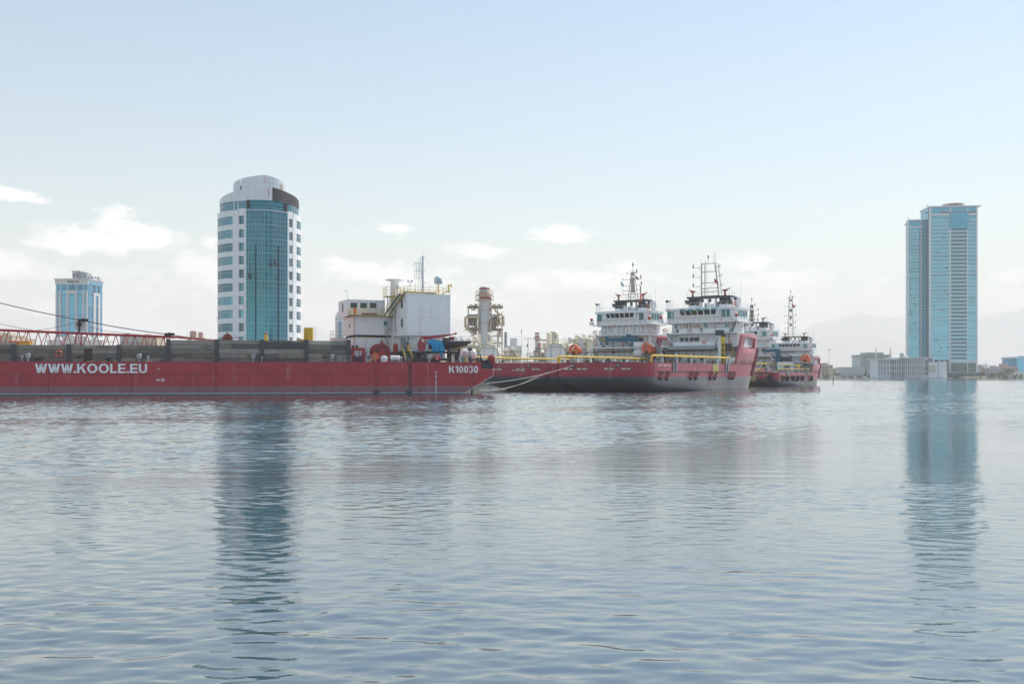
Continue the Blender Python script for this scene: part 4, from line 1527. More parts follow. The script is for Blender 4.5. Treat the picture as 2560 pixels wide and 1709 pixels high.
# stand under the bow
t = bthing('boat_stand', 'raking black trestle under the yacht bow', 'stand', 1143, 3.2)
x, zt2 = sub(1143, 870, 1143, 3.2)
MB().bar((x + .4, 0, zt2), (x - .3, 0, 0), .26, .3).build('post', BLACK, t)
MB().bar((x + .5, 1, zt2), (x + .2, 1, 0), .26, .3).build('post', BLACK, t)
MB().bar((-1.3, .2, zt2 - .4), (x + .4, .2, zt2 - .2), .12, .2).build('cap_beam', BLACK, t)
for k_ in range(3):
    MB().bar((-1.0 + .2 * k_, .4, zt2 - .5), (-.2 + .2 * k_, .4, .5), .07, .07).build('brace', PLASTIC if k_ == 1 else BLACK, t)
MB().ladder((-1.2, -.2, 0), (-1.2, -.2, zt2 - .3), .4, .03, .4).build('ladder', GREY, t)
# blue tarpaulin: an uneven sheet hanging over the stern
t = thing('tarpaulin', 'bright blue tarpaulin draped over the yacht stern', 'tarpaulin', BF.world(YX, 1.9, BZ + zt_), BF.rz)
top = [(1069, 857), (1071, 852), (1074, 848.5), (1080, 847), (1088, 849), (1095, 851), (1106, 853.5)]
bot = [(1069, 862), (1073, 858), (1079, 868), (1081.5, 880), (1090, 880), (1104, 879.5), (1114, 876)]
rows = []
for j in range(10):
    f = j / 9
    row = []
    for i in range(25):
        s = i / 24 * 6
        k_ = min(5, int(s))
        q = s - k_
        tp = [top[k_][n] * (1 - q) + top[k_ + 1][n] * q for n in (0, 1)]
        bt = [bot[k_][n] * (1 - q) + bot[k_ + 1][n] * q for n in (0, 1)]
        x, z = sy(tp[0] * (1 - f) + bt[0] * f, tp[1] * (1 - f) + bt[1] * f, 1.9)
        w = .22 * math.sin(s * 5.5 + f * 2) * f + .16 * mnoise.noise(Vector((s * 1.6, f * 3, 1)))
        row.append((x, .35 - .55 * math.sin(min(1, f * 2.4) * 1.57) + w, z))
    rows.append(row)
back = [(p[0], p[1] + 2.4, p[2] - .1) for p in rows[0]]
rows.insert(0, back)
o = MB().grid(rows).build('tarpaulin_sheet', BLUE, t, smooth=True)
md = o.modifiers.new('thickness', 'SOLIDIFY')
md.thickness = .03
x, z = sy(1104, 884, 1.7)
MB().box(x - .2, x + .2, -.03, .03, z - .55, z + .45).build('tarpaulin_tail', BLUE, t)
MB().prism([sy(1112, 880, 2.2), sy(1128, 880, 2.2), sy(1129, 867, 2.2), sy(1123, 873, 2.2)], 'y', .5, .56).build('grey_cover', mat('grey_canvas', (.13, .13, .14), .8), t)
# red buckets, tank and bow gear
t = bthing('red_bin', 'red open bin under the black platform', 'bin', 1093, 1.4)
x0, z1 = sub(1088, 889.5, 1093, 1.4)
MB().prism([(-.36, 0), (.36, 0), (.46, .62), (-.46, .62)], 'y', 0, .6).build('bin_body', REDB, t)
MB().box(-.07, .07, -.04, .02, .02, .6).build('stripe', PLASTIC, t)
for v in t.children:
    v.location.z = z1 - .64
MB().box(-.3, .3, .1, .5, 0, z1 - .64).build('stand', BLACK, t)
t = bthing('white_tank', 'white ribbed horizontal tank behind the barge bow', 'tank', 1175, 7.0)
_, zc = sub(1175, 886, 1175, 7)
x0 = sub(1153, 886, 1175, 7)[0]
x1 = sub(1191, 886, 1175, 7)[0]
rr = .95
MB().lathe([(.35, x0), (rr * .9, x0 + .2), (rr, x0 + .5), (rr, x1 - .5), (rr * .9, x1 - .2), (.35, x1)], 20, (0, 0, max(rr + .2, zc)), 'x').build('shell', PLASTIC, t)
for i in range(5):
    x = x0 + .7 + (x1 - x0 - 1.4) * i / 4
    MB().lathe([(rr + .01, -.08), (rr + .06, 0), (rr + .01, .08)], 20, (x, 0, max(rr + .2, zc)), 'x', cap=False).build('rib', PLASTIC, t)
for x in (x0 + .7, x1 - .9):
    MB().box(x, x + .25, -.7, .7, 0, .7).build('saddle', GREY, t)
t = bthing('sign_board', 'black rectangular board above the white tank at the bow', 'board', 1175, 5.5)
x0, z1 = sub(1169, 870.5, 1175, 5.5)
x1, z0 = sub(1181, 876, 1175, 5.5)
MB().box(x0, x1, 0, .15, z0, z1).build('board', BLACK, t)
MB().box(-.08, .08, .16, .3, 0, z1 - .05).build('pole', GREY, t)
for px, lab in ((1158, 'blue grey bow vent box left of the yellow hose'), (1175, 'blue grey bow vent box right of the yellow hose')):
    t = bthing('bow_vent', lab, 'vent', px, 1.2, group='vent boxes at the barge bow')
    MB().box(-.33, .33, 0, .5, .25, 1.05).build('vent_box', mat('blue_grey_paint', (.20, .27, .32), .5), t)
    MB().box(-.2, .2, .05, .45, 0, .25).build('pipe', GREY, t)
t = bthing('yellow_hose', 'heap of yellow hose between the bow vents', 'hose', 1165, .8)
mb = MB()
for i in range(5):
    mb.torus((.04 * (i % 2), 0, .12 + i * .17), .24 - .03 * i, .075, 'z', 14, 5)
mb.build('hose_coil', YELLOW, t)
t = bthing('windlass', 'small rusty black windlass at the barge bow', 'winch', 1190, .9)
MB().lathe([(.42, -.5), (.44, -.42), (.22, -.35), (.22, .35), (.44, .42), (.42, .5)], 16, (-.3, .2, .5), 'x').build('drum', RUSTY, t)
for x in (-1.0, .35):
    MB().prism([(x - .12, 0), (x + .12, 0), (x + .12, .95), (x - .12, .75)], 'y', -.15, .6).build('side_plate', BLACK, t)
MB().box(.6, 1.0, -.1, .4, 0, .75).build('motor', BLACK, t)
MB().tube((.75, .1, .75), (.75, .1, 1.35), .1, 6).build('lever', BLACK, t)
t = bthing('bow_winch', 'bright red winch standing on the barge bow', 'winch', 1221, 1.4, BZ - .6)
MB().lathe([(.75, -.35), (.80, -.28), (.45, -.2), (.45, .2), (.80, .28), (.75, .35)], 18, (.3, .1, 1.1), 'x').build('drum', REDB, t)
MB().prism([(-.75, 0), (1.1, 0), (1.0, 1.5), (.35, 1.95), (-.2, 1.2), (-.75, .9)], 'y', -.35, -.2).build('side_frame', RED, t)
MB().box(-1.5, -.5, -.2, .6, .55, 1.0).build('motor', REDB, t)
MB().box(-1.2, 1.1, -.3, .9, -.0, .25).build('bed_plate', BLACK, t)
t = bthing('bow_bollards', 'dark blue green twin bollard block on the barge bow step', 'bollard', 1216, .1, 4.05)
x0, z1 = sub(1205.5, 907, 1216, .1, 4.05)
x1, z0 = sub(1231, 921, 1216, .1, 4.05)
MB().box(x0, x1 - .1, 0, 1.6, .02, .75).build('block', mat('dark_green_blue', (.012, .04, .045), .5), t)
for x in (x0 + .3, x1 - .6):
    MB().lathe([(.26, .75), (.26, 1.25), (.34, 1.3), (.34, 1.42)], 12, (x, .5, 0)).build('bollard', mat('dark_green_post', (.012, .035, .038), .5), t)
MB().bar((x1 - .25, -.02, .9), (x1 + .1, -.02, .1), .1, .1).build('brace', BLACK, t)
for px, lab, c in ((925, 'small tan bag on deck between frame and winch', TAN), (1100, 'small red valve stand under the platform', REDB), (1108, 'pale timber offcuts under the platform', CREAM)):
    t = bthing('deck_bag' if c is TAN else ('valve_stand' if c is REDB else 'timber_offcuts'), lab, 'bag' if c is TAN else ('valve' if c is REDB else 'timber'), px, .6)
    if c is TAN:
        MB().lathe([(.16, 0), (.2, .15), (.12, .38), (.03, .5)], 8).build('sack', YELLOWD, t)
        MB().tube((0, 0, .5), (.1, 0, .62), .03, 5).build('tie', TAN, t)
    elif c is REDB:
        MB().tube((0, 0, 0), (0, 0, .95), .06, 6).torus((0, 0, .95), .17, .03, 'y', 10, 4).build('valve', REDB, t)
    else:
        for i in range(3):
            MB().box(-.6 + .1 * i, .35 + .15 * i, .1 * i, .1 * i + .1, .1 * i, .1 * i + .09).build('board', CREAM, t)
# ------------------------------------------------------------------ the round white and teal tower
def round_tower():
    D = 304.0
    c = wpt(649, HZ, D)
    view = math.atan2(c.x, c.y)                        # bearing of the tower from the camera
    # prow bearing: 11 degrees to the right of the line to the camera
    th0 = R(11.5)
    Rr = 12.35
    rz = -view + th0
    t = thing('round_tower', 'round white tower with teal glass prow and curved window bands', 'tower', (c.x, c.y, LZ), rz)
    # local: the prow points along -y; angles measured from it, positive to the right (+x)
    def P(a, r, z):
        return (r * math.sin(R(a)), -r * math.cos(R(a)), z - LZ)

    wm = mat('white_facade_panels', (.86, .865, .87), .5, var=.05, vscale=.3)
    gm = mat('tower_curtain_glass', (.02, .155, .22), .07, metal=.75, var=.10, vscale=.12, rnd=.14)
    gm2 = mat('tower_window_glass', (.09, .24, .31), .08, metal=.7, var=.15, vscale=.3, rnd=.38)
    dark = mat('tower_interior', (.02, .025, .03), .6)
    mull = mat('pale_mullion', (.55, .60, .62), .5, var=0)
    brown = mat('unfinished_crown_sheet', (.062, .06, .06), .75, var=.25, vscale=.8)
    silver = mat('silver_crown_panel', (.68, .72, .75), .35, metal=.25, var=.08, vscale=.5)

    def arc(a0, a1, r0, r1, z0, z1, n=10):
        """solid curved wall piece"""
        mb = MB()
        ring = []
        for i in range(n + 1):
            a = a0 + (a1 - a0) * i / n
            za0 = z0(a) if callable(z0) else z0
            za1 = z1(a) if callable(z1) else z1
            ring.append([P(a, r1, za0), P(a, r1, za1), P(a, r0, za1), P(a, r0, za0)])
        mb.grid([list(r) for r in ring], close=True)
        mb.add(ring[0], [(0, 1, 2, 3)])
        mb.add(ring[-1], [(3, 2, 1, 0)])
        return mb

    top_sill = 51.35
    z_win = [49.6 - 3.93 * k for k in range(12)]
    # dark core keeps the sky from showing through the panes
    MB().lathe([(11.3, 0), (11.3, 53.5 - LZ)], 40).build('core', dark, t)
    AP, AW = 43.5, 50.0
    for sgn in (-1, 1):
        def A(a0, a1, *k):
            return arc(min(sgn * a0, sgn * a1), max(sgn * a0, sgn * a1), *k)
        # the white pier beside the curved bands
        A(40.5, AW, 11.2, Rr, 12.5, top_sill).build('pier', wm, t)
        A(109, 180, 11.4, Rr, LZ, top_sill, 14).build('back_wall', wm, t)
        zprev = top_sill
        for k, z in enumerate(z_win):
            w0 = z - 2.42
            if w0 < 3:
                break
            A(AW, 109, 11.4, Rr, z, zprev, 14).build('spandrel', wm, t)
            w = A(AW + .2, 108.8, 11.45, Rr - .16, w0 + .02, z - .02, 14).build('window', gm2, t)
            fr = MB()
            for q in range(1, 10):
                a = sgn * (AW + (109 - AW) * q / 10)
                fr.tube(P(a, Rr - .13, w0), P(a, Rr - .13, z), .06, 4)
            fr.add(*(lambda m_: (m_.v, m_.f))(A(AW + .2, 108.8, Rr - .17, Rr - .06, w0 + 1.55, w0 + 1.64, 14)))
            fr.build('frame', mull, w)
            zprev = w0
        A(AW, 109, 11.4, Rr + .1, LZ, zprev, 14).build('plinth', wm, t)
        # recessed strip of square windows between pier and prow
        zprev = top_sill + .4
        a0, a1 = 29.2, 40.5
        for k, z in enumerate(z_win):
            w0 = z - 2.42
            if w0 < 3:
                break
            A(a0, a1, 11.0, Rr - .1, z, zprev, 4).build('strip_panel', wm, t)
            A(a0, 33.0, 11.2, Rr - .12, w0, z, 2).build('strip_jamb', wm, t)
            w = A(33.0, 38.6, 11.2, Rr - .42, w0, z, 3).build('window', gm2 if k % 4 else GLASST, t)
            fr = MB()
            a = sgn * 35.8
            fr.tube(P(a, Rr - .4, w0), P(a, Rr - .4, z), .05, 4)
            for q in (.8, 1.6):
                fr.bar(P(sgn * 33.0, Rr - .4, w0 + q), P(sgn * 38.6, Rr - .4, w0 + q), .06, .08)
            fr.build('frame', mull, w)
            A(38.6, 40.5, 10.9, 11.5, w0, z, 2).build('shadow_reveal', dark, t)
            zprev = w0
        A(a0, a1, 11.0, Rr - .1, LZ, zprev, 4).build('strip_base', wm, t)
        # low porch block at the foot
        A(36, 47, Rr, Rr + 1.5, LZ, 12.6, 5).build('porch', wm, t)
        A(50, 95, Rr + .1, Rr + .35, 6.5, 9.2, 8).build('base_window', gm2, t)
    # ---- glass prow: two facets meeting in a rounded edge
    pts = [P(-29.2, 12.45, 0)[:2], (-1.25, -12.78), (0, -13.0), (1.25, -12.78), P(29.2, 12.45, 0)[:2]]
    zt, zb = 51.2, LZ + .2
    nrow = 36
    hrow = (zt - zb) / nrow
    segs = [(0, 1, 8), (1, 2, 1), (2, 3, 1), (3, 4, 8)]
    count = 0
    rest = MB()
    body = MB()
    outline = [(p[0] * .985, p[1] * .985) for p in pts] + [(5.5, -10.4), (-5.5, -10.4)]
    body.prism(outline, 'z', .05, zt - LZ)
    body.build('prow_core', dark, t)
    cells = []
    for a, b, n in segs:
        A_, B_ = Vector(pts[a]), Vector(pts[b])
        for i in range(n):
            cells.append((A_.lerp(B_, i / n), A_.lerp(B_, (i + 1) / n)))
    shared = {}
    for r in range(nrow - 1, -1, -1):
        z0 = zb + r * hrow
        for ci, (p, q) in enumerate(cells):
            d = (q - p)
            L = d.length
            key = round(L, 2)
            if key not in shared:
                me = MB().box(.03, L - .03, 0, .08, .03, hrow - .03).mesh('pane')
                me.materials.append(gm)
                shared[key] = me
            ang = math.atan2(d.y, d.x)
            if count < 300:
                put('pane', shared[key], t, (p.x, p.y, z0 - LZ), (0, 0, ang))
                count += 1
            else:
                ca, sa = math.cos(ang), math.sin(ang)
                vv = [(p.x + v.co.x * ca - v.co.y * sa, p.y + v.co.x * sa + v.co.y * ca, z0 - LZ + v.co.z) for v in shared[key].vertices]
                rest.add(vv, [tuple(f.vertices) for f in shared[key].polygons])
    tag(rest.build('lower_panes', gm, t), None, None, kind='stuff')
    for p, q in cells[1:]:
        MB().bar((p.x, p.y - .02, zb - LZ), (p.x, p.y - .02, zt - LZ), .07, .10).build('mullion', mull, t)
    for r in range(nrow + 1):
        mb = MB()
        for a, b, n in segs:
            A_, B_ = Vector(pts[a]), Vector(pts[b])
            h = .10 if r % 3 == 0 else .05
            mb.bar((A_.x, A_.y - .03, zb + r * hrow - LZ), (B_.x, B_.y - .03, zb + r * hrow - LZ), .08, h)
        mb.build('transom', mull, t)
    # dark cleaning rails
    for p in (Vector(pts[0]).lerp(Vector(pts[1]), .52), Vector(pts[3]).lerp(Vector(pts[4]), .36)):
        MB().bar((p.x, p.y - .1, .2), (p.x, p.y - .1, 41.0 - LZ), .30, .12).build('cleaning_rail', BLACK, t)
    # upper band window of the prow, set back in its frame
    up = [(p[0] * .97, p[1] * .97) for p in pts]
    MB().prism(up + [(5.2, -10), (-5.2, -10)], 'z', zt - LZ + .15, 54.3 - LZ).build('upper_window', gm, t)
    fr = MB()
    for zz in (52.2, 53.25):
        for a, b in ((0, 1), (1, 2), (2, 3), (3, 4)):
            fr.bar((up[a][0], up[a][1] - .03, zz - LZ), (up[b][0], up[b][1] - .03, zz - LZ), .06, .06)
    fr.build('upper_frame', mull, t)
    sill = [(p[0] * 1.012, p[1] * 1.012) for p in pts]
    MB().prism(sill + [(5.2, -10), (-5.2, -10)], 'z', zt - LZ, zt - LZ + .28).build('sill_band', mull, t)
    for sgn in (-1, 1):
        arc(min(sgn * 24.6, sgn * 29), max(sgn * 24.6, sgn * 29), 11.2, 12.35, zt + .3, 54.2, 3).build('dark_recess', dark, t)
        lo, hi = (30.5, 118)
        w = arc(min(sgn * lo, sgn * hi), max(sgn * lo, sgn * hi), 10.2, 11.55, 51.3, 54.0, 16).build('top_window', gm2, t)
        fr = MB()
        for q in range(0, 14):
            a = sgn * (lo + (hi - lo) * q / 13)
            fr.tube(P(a, 11.58, 51.3), P(a, 11.58, 54.0), .16 if q in (2, 3) else .05, 4)
        fr.build('frame', wm, w)
        arc(min(sgn * lo, sgn * 180), max(sgn * lo, sgn * 180), 10.0, 11.75, 50.6, 51.35, 16).build('terrace_edge', wm, t)

    # ---- crown: a raked ring, highest at the prow, then the inner drum
    def zc(a):
        f = min(1.0, abs(a) / 105.0)
        return 58.35 - 3.35 * f ** 1.15

    def rc(a):
        return 12.75 if abs(a) < 26 else 11.9

    def crown(a0, a1, m_, name, dz=0.0, r1=None, n=10):
        mb = MB()
        ring = []
        for i in range(n + 1):
            a = a0 + (a1 - a0) * i / n
            f = min(1, abs(a) / 32)
            r = (12.95 * (1 - f) + 11.75 * f) if r1 is None else r1
            z0 = 54.25 if abs(a) < 29 else 54.05
            ring.append([P(a, r, z0 - .0), P(a, r, zc(a) + dz), P(a, r - .5, zc(a) + dz), P(a, r - .5, z0)])
        mb.grid(ring, close=True)
        mb.add(ring[0], [(0, 1, 2, 3)])
        mb.add(ring[-1], [(3, 2, 1, 0)])
        mb.build(name, m_, t)
    step = 12.5
    a = -180
    while a < 4.9:
        b = min(a + step, 5.0)
        crown(a + .12, b - .12, silver, 'crown_panel', n=4)
        a = b
    crown(5.4, 108, brown, 'crown_sheet', -.06, n=22)
    crown(108.2, 180, silver, 'crown_panel', n=10)
    MB().lathe([(11.2, 53.9 - LZ), (11.2, 54.1 - LZ)], 40).build('roof_slab', wm, t)
    # drum
    def zd(a):
        f = min(1.0, abs(a) / 100.0)
        return 62.6 - 2.0 * f
    rd = 7.75
    skip = (-58, -52)
    for a in range(-180, 180, 10):
        a0, a1 = a + .2, a + 9.8
        if a == -60:
            a0, a1 = -59.8, -57.5
        m_ = silver
        arc(a0, a1, rd - .35, rd, 53.9, zd, 3).build('drum_panel', m_, t)
    arc(-54.0, -50.2, rd - .35, rd, 53.9, zd, 2).build('drum_panel', silver, t)
    arc(-57.5, -54, rd - .35, rd, 53.9, 59.5, 2).build('drum_panel', dark, t)
    arc(38, 50, rd, rd + .05, 56, 60.6, 3).build('drum_patch', mat('tan_patch', (.42, .37, .33), .6), t)
    for z in (55.6, 57.2, 58.8, 60.2):
        arc(-150, 150, rd, rd + .03, z, z + .06, 30).build('drum_joint', GREY, t)
    MB().box(-.06, .10, -13.2, -12.94, 55.2 - LZ, 57.9 - LZ).build('red_banner', mat('faded_red_text', (.55, .10, .14), .6), t)
    MB().box(-.0, .12, -rd - .05, -rd + .02, 60.2 - LZ, 62.0 - LZ).build('red_banner', mat('faded_red_text2', (.55, .10, .14), .6), t)
    # hanging cradles of the window cleaners: things on ropes
    return t, P


RT, RTP = round_tower()
t = thing('window_cradle', 'dark triangular cleaning cradle hung on the right glass facet of the round tower', 'cradle', wpt(688, 655, 291.6))
MB().prism([(-.62, -1.1), (.62, -1.1), (.08, .9), (-.08, .9)], 'y', -.2, .1).build('sheet', DGREY, t)
MB().tube((0, 0, .9), (0, 0, 5.2), .03, 4).build('rope', BLACK, t)
t = thing('window_cradle', 'small dark cleaning cradle hung at the left edge of the tower glass prow', 'cradle', wpt(624, 690, 291.2))
MB().prism([(-.5, -.7), (.5, -.7), (.3, .9), (-.3, .9)], 'y', -.2, .1).build('sheet', mat('dull_teal_sheet', (.03, .07, .08), .6), t)
MB().tube((0, 0, .9), (0, 0, 4), .03, 4).build('rope', BLACK, t)
# facade worker hanging at the left of the tower
p = wpt(551.5, 792.5, 299)


def figure(name, label, loc, joints, radii, edges, m, scale=1.0):
    """a small human figure grown as one skin over a skeleton"""
    me = bpy.data.meshes.new(name)
    me.from_pydata([Vector(j) * scale for j in joints], edges, [])
    me.update()
    o = put(name, me, None, loc)
    o.modifiers.new('skin', 'SKIN')
    sk = me.skin_vertices[0].data if me.skin_vertices else None
    if sk is None:
        bpy.context.view_layer.objects.active = o
        return o
    for i, r in enumerate(radii):
        sk[i].radius = (r * scale, r * scale)
        sk[i].use_root = (i == 0)
    md = o.modifiers.new('smooth', 'SUBSURF')
    md.levels = md.render_levels = 1
    me.materials.append(m)
    tag(o, label, 'person')
    return o


worker_m = mat('dark_work_clothes', (.03, .04, .07), .8)
J = [(0, 0, .95), (0, 0, 1.2), (0, -.02, 1.42), (0, -.03, 1.52), (0, -.05, 1.68), (-.19, 0, 1.40), (-.30, -.15, 1.15), (-.28, -.35, 1.25), (.19, 0, 1.40), (.30, -.1, 1.62), (.28, -.2, 1.85), (-.10, 0, .88), (-.24, -.25, .62), (-.26, -.1, .22), (-.27, -.25, .18), (.10, 0, .88), (.2, -.2, .55), (.26, -.05, .12), (.27, -.2, .08)]
E = [(0, 1), (1, 2), (2, 3), (3, 4), (2, 5), (5, 6), (6, 7), (2, 8), (8, 9), (9, 10), (0, 11), (11, 12), (12, 13), (13, 14), (0, 15), (15, 16), (16, 17), (17, 18)]
RA = [.15, .15, .17, .06, .11, .075, .055, .045, .075, .055, .045, .11, .085, .055, .05, .11, .085, .055, .05]
figure('person', 'facade worker in dark clothes hanging on ropes at the left side of the round tower', p - Vector((0, 0, 1.0)), J, RA, E, worker_m, 1.15)
cable('safety_rope', [p + Vector((.1, .05, .6)), wpt(556, 770, 299)], .025, 'thin rope holding the facade worker on the round tower', cat='rope', m=BLACK)
cable('safety_rope', [p + Vector((-.5, 0, .9)), p + Vector((-1.3, 0, -1.1))], .03, 'loose rope hanging left of the facade worker', cat='rope', m=BLACK)

# ------------------------------------------------------------------ the tall blue twin slab tower on the far shore
def slab_tower():
    D = 880.0
    YL = 10.0
    F0 = Frame((wpt(2443, HZ, D).x, D, 0), R(-6))
    t = thing('glass_skyscraper', 'tall blue glass skyscraper of two joined slabs on the far shore', 'skyscraper', F0.world(0, 0, LZ), F0.rz)
    wm = mat('pale_concrete_frame', (.68, .72, .77), .55, var=.05, vscale=.1)
    g1 = mat('skyscraper_glass', (.08, .32, .44), .09, metal=.75, var=.08, vscale=.05, rnd=.12)
    g2 = mat('skyscraper_blade_glass', (.055, .28, .40), .1, metal=.75, var=.06, vscale=.05)
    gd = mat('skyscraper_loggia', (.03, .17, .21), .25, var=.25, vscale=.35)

    def X(px, y=0.0):
        return F0.aty(px, 700, y)[0]

    def Z(py, px=2400, y=0.0):
        return F0.aty(px, py, y)[1] - LZ
    ztop = Z(515)
    zlow = Z(543)
    xr, xm, xj, xl = X(2443), X(2322), X(2310, YL), X(2273.5, YL)
    MB().box(xm, xr, .6, 24, 0, ztop - 1.0).build('main_slab', g2, t)
    MB().box(xl + .3, xj + 2, YL + 1, YL + 11, 0, zlow - 1.0).build('lower_slab', g2, t)
    # glass blades on the left of each slab
    MB().box(xm - .35, xm - .02, .9, YL + 4, 0, Z(516)).build('blade', g2, t)
    MB().box(xl - .05, xl + .28, YL + .8, YL + 11, 0, Z(546)).build('blade', g2, t)
    for py in range(560, 930, 9):
        pass
    # piers
    for a, b in ((2322.5, 2327.5), (2373.2, 2376.8), (2417, 2420), (2440, 2443.5)):
        MB().box(X(a), X(b), -.55, .7, 0, ztop - .6).build('pier', wm, t)
    for a, b in ((2273.5, 2277.5), (2308, 2310)):
        MB().box(X(a, 3), X(b, 3), YL - .4, YL + 1.2, 0, zlow - .5).build('pier', wm, t)
    zb0 = Z(902)
    fl = (ztop - 9.5 - zb0) / 38
    for k in range(39):
        z = zb0 + fl * k
        if z + fl > ztop - 8:
            break
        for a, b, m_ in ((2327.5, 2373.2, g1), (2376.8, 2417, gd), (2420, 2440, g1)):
            inblock = a == 2376.8 and z > Z(572)
            if inblock:
                continue
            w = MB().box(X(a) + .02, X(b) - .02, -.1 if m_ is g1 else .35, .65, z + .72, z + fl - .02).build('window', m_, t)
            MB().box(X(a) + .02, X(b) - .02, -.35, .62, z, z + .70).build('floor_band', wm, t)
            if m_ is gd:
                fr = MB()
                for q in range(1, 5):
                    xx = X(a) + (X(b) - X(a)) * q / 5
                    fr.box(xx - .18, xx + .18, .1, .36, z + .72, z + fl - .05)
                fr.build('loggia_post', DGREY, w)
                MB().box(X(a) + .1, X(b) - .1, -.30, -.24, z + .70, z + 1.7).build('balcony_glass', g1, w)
    zb1 = Z(893)
    fl2 = (zlow - 8 - zb1) / 40
    rg = random.Random(5)
    for k in range(40):
        z = zb1 + fl2 * k
        MB().box(X(2277.5, 3) + .02, X(2298, YL), YL + .3, YL + 1.1, z + .5, z + fl2 - .02).build('window', g1, t)
        MB().box(X(2298, YL) + .05, X(2308, YL) - .02, YL + .6, YL + 1.1, z + .5, z + fl2 - .02).build('loggia', gd, t)
        MB().box(X(2277.5, 3) + .02, X(2308, YL) - .02, YL, YL + 1.15, z, z + .48).build('floor_band', wm, t)
        if rg.random() < .3:
            x = X(rg.choice((2283, 2293)), 3)
            MB().box(x - .45, x + .45, YL + .18, YL + .28, z + .9, z + 2.2).build('open_window', DGREY, t)
    for _ in range(14):
        k = rg.randrange(2, 34)
        z = zb0 + fl * k
        x = X(rg.uniform(2330, 2371))
        MB().box(x - .5, x + .5, -.18, -.09, z + 1.0, z + 2.6).build('open_window', mat('open_window_dark', (.02, .06, .09), .3), t)
    # base storeys
    for a, b in ((2327.5, 2373.2), (2376.8, 2417), (2420, 2440)):
        MB().box(X(a), X(b), -.1, .65, 1, zb0 - 1.6).build('lobby_glass', mat('lobby_glass', (.03, .12, .14), .1, var=.4, vscale=.2), t)
        MB().box(X(a), X(b), -.4, .6, zb0 - 1.5, zb0 - .02).build('base_band', wm, t)
    MB().box(xl, xj, YL + .3, YL + 1.1, .1, zb1 - .02).build('base_wall', wm, t)
    # head: open top storeys, proud blue block, roof slab and saucer
    MB().box(X(2374), X(2419), -1.6, -.45, Z(572), Z(531)).build('penthouse_block', mat('penthouse_glass', (.04, .26, .40), .1, metal=.75, var=.1, vscale=.3), t)
    for a, b in ((2327.5, 2373.2), (2376.8, 2417), (2420, 2440)):
        MB().box(X(a), X(b), .1, .66, ztop - 6.4, ztop - .9).build('top_glass', g2, t)
        MB().box(X(a), X(b), -.5, .6, ztop - 8.4, ztop - 6.5).build('top_band', wm, t)
    MB().box(X(2349), X(2440), -.45, .05, ztop - 6.3, ztop - 4.6).build('shade_band', mat('grey_shade_band', (.20, .22, .24), .6), t)
    MB().box(xm - .5, xr + 2.3, -2.2, 25, ztop - .95, ztop + .1).build('roof_slab', wm, t)
    MB().box(xl - .2, xj + .3, YL - .8, YL + 11, zlow - .9, zlow).build('roof_slab', wm, t)
    MB().box(X(2277.5, 3), xj - .5, YL, YL + 1.1, zlow - 7.5, zlow - 6.0).build('top_band', wm, t)
    xs_ = X(2383, 8)
    MB().lathe([(6, ztop + .1), (7.5, ztop + 1.2), (9.3, ztop + 2.2), (9.4, ztop + 2.7), (8.8, ztop + 2.8)], 30, (xs_, 8, 0)).build('roof_saucer', mat('cream_saucer', (.55, .50, .42), .5), t)
    for px, y, pz in ((2318, 6, ztop), (2270, YL + 7, zlow)):
        x = X(px, y)
        MB().tube((x, y, pz), (x, y, pz + 3.2), .25, 6).bar((x - 1.2, y, pz + 2.4), (x + 1.2, y, pz + 2.6), .3, .3).build('roof_mast', GREY, t)
    MB().box(xm - 2.2, xm - .4, 6, 9.5, Z(526) - .8, Z(526)).build('side_fin', wm, t)
    MB().box(xl - 2.2, xl - .1, YL + 6, YL + 10, Z(551) - .6, Z(551)).build('side_fin', wm, t)
    return t


slab_tower()

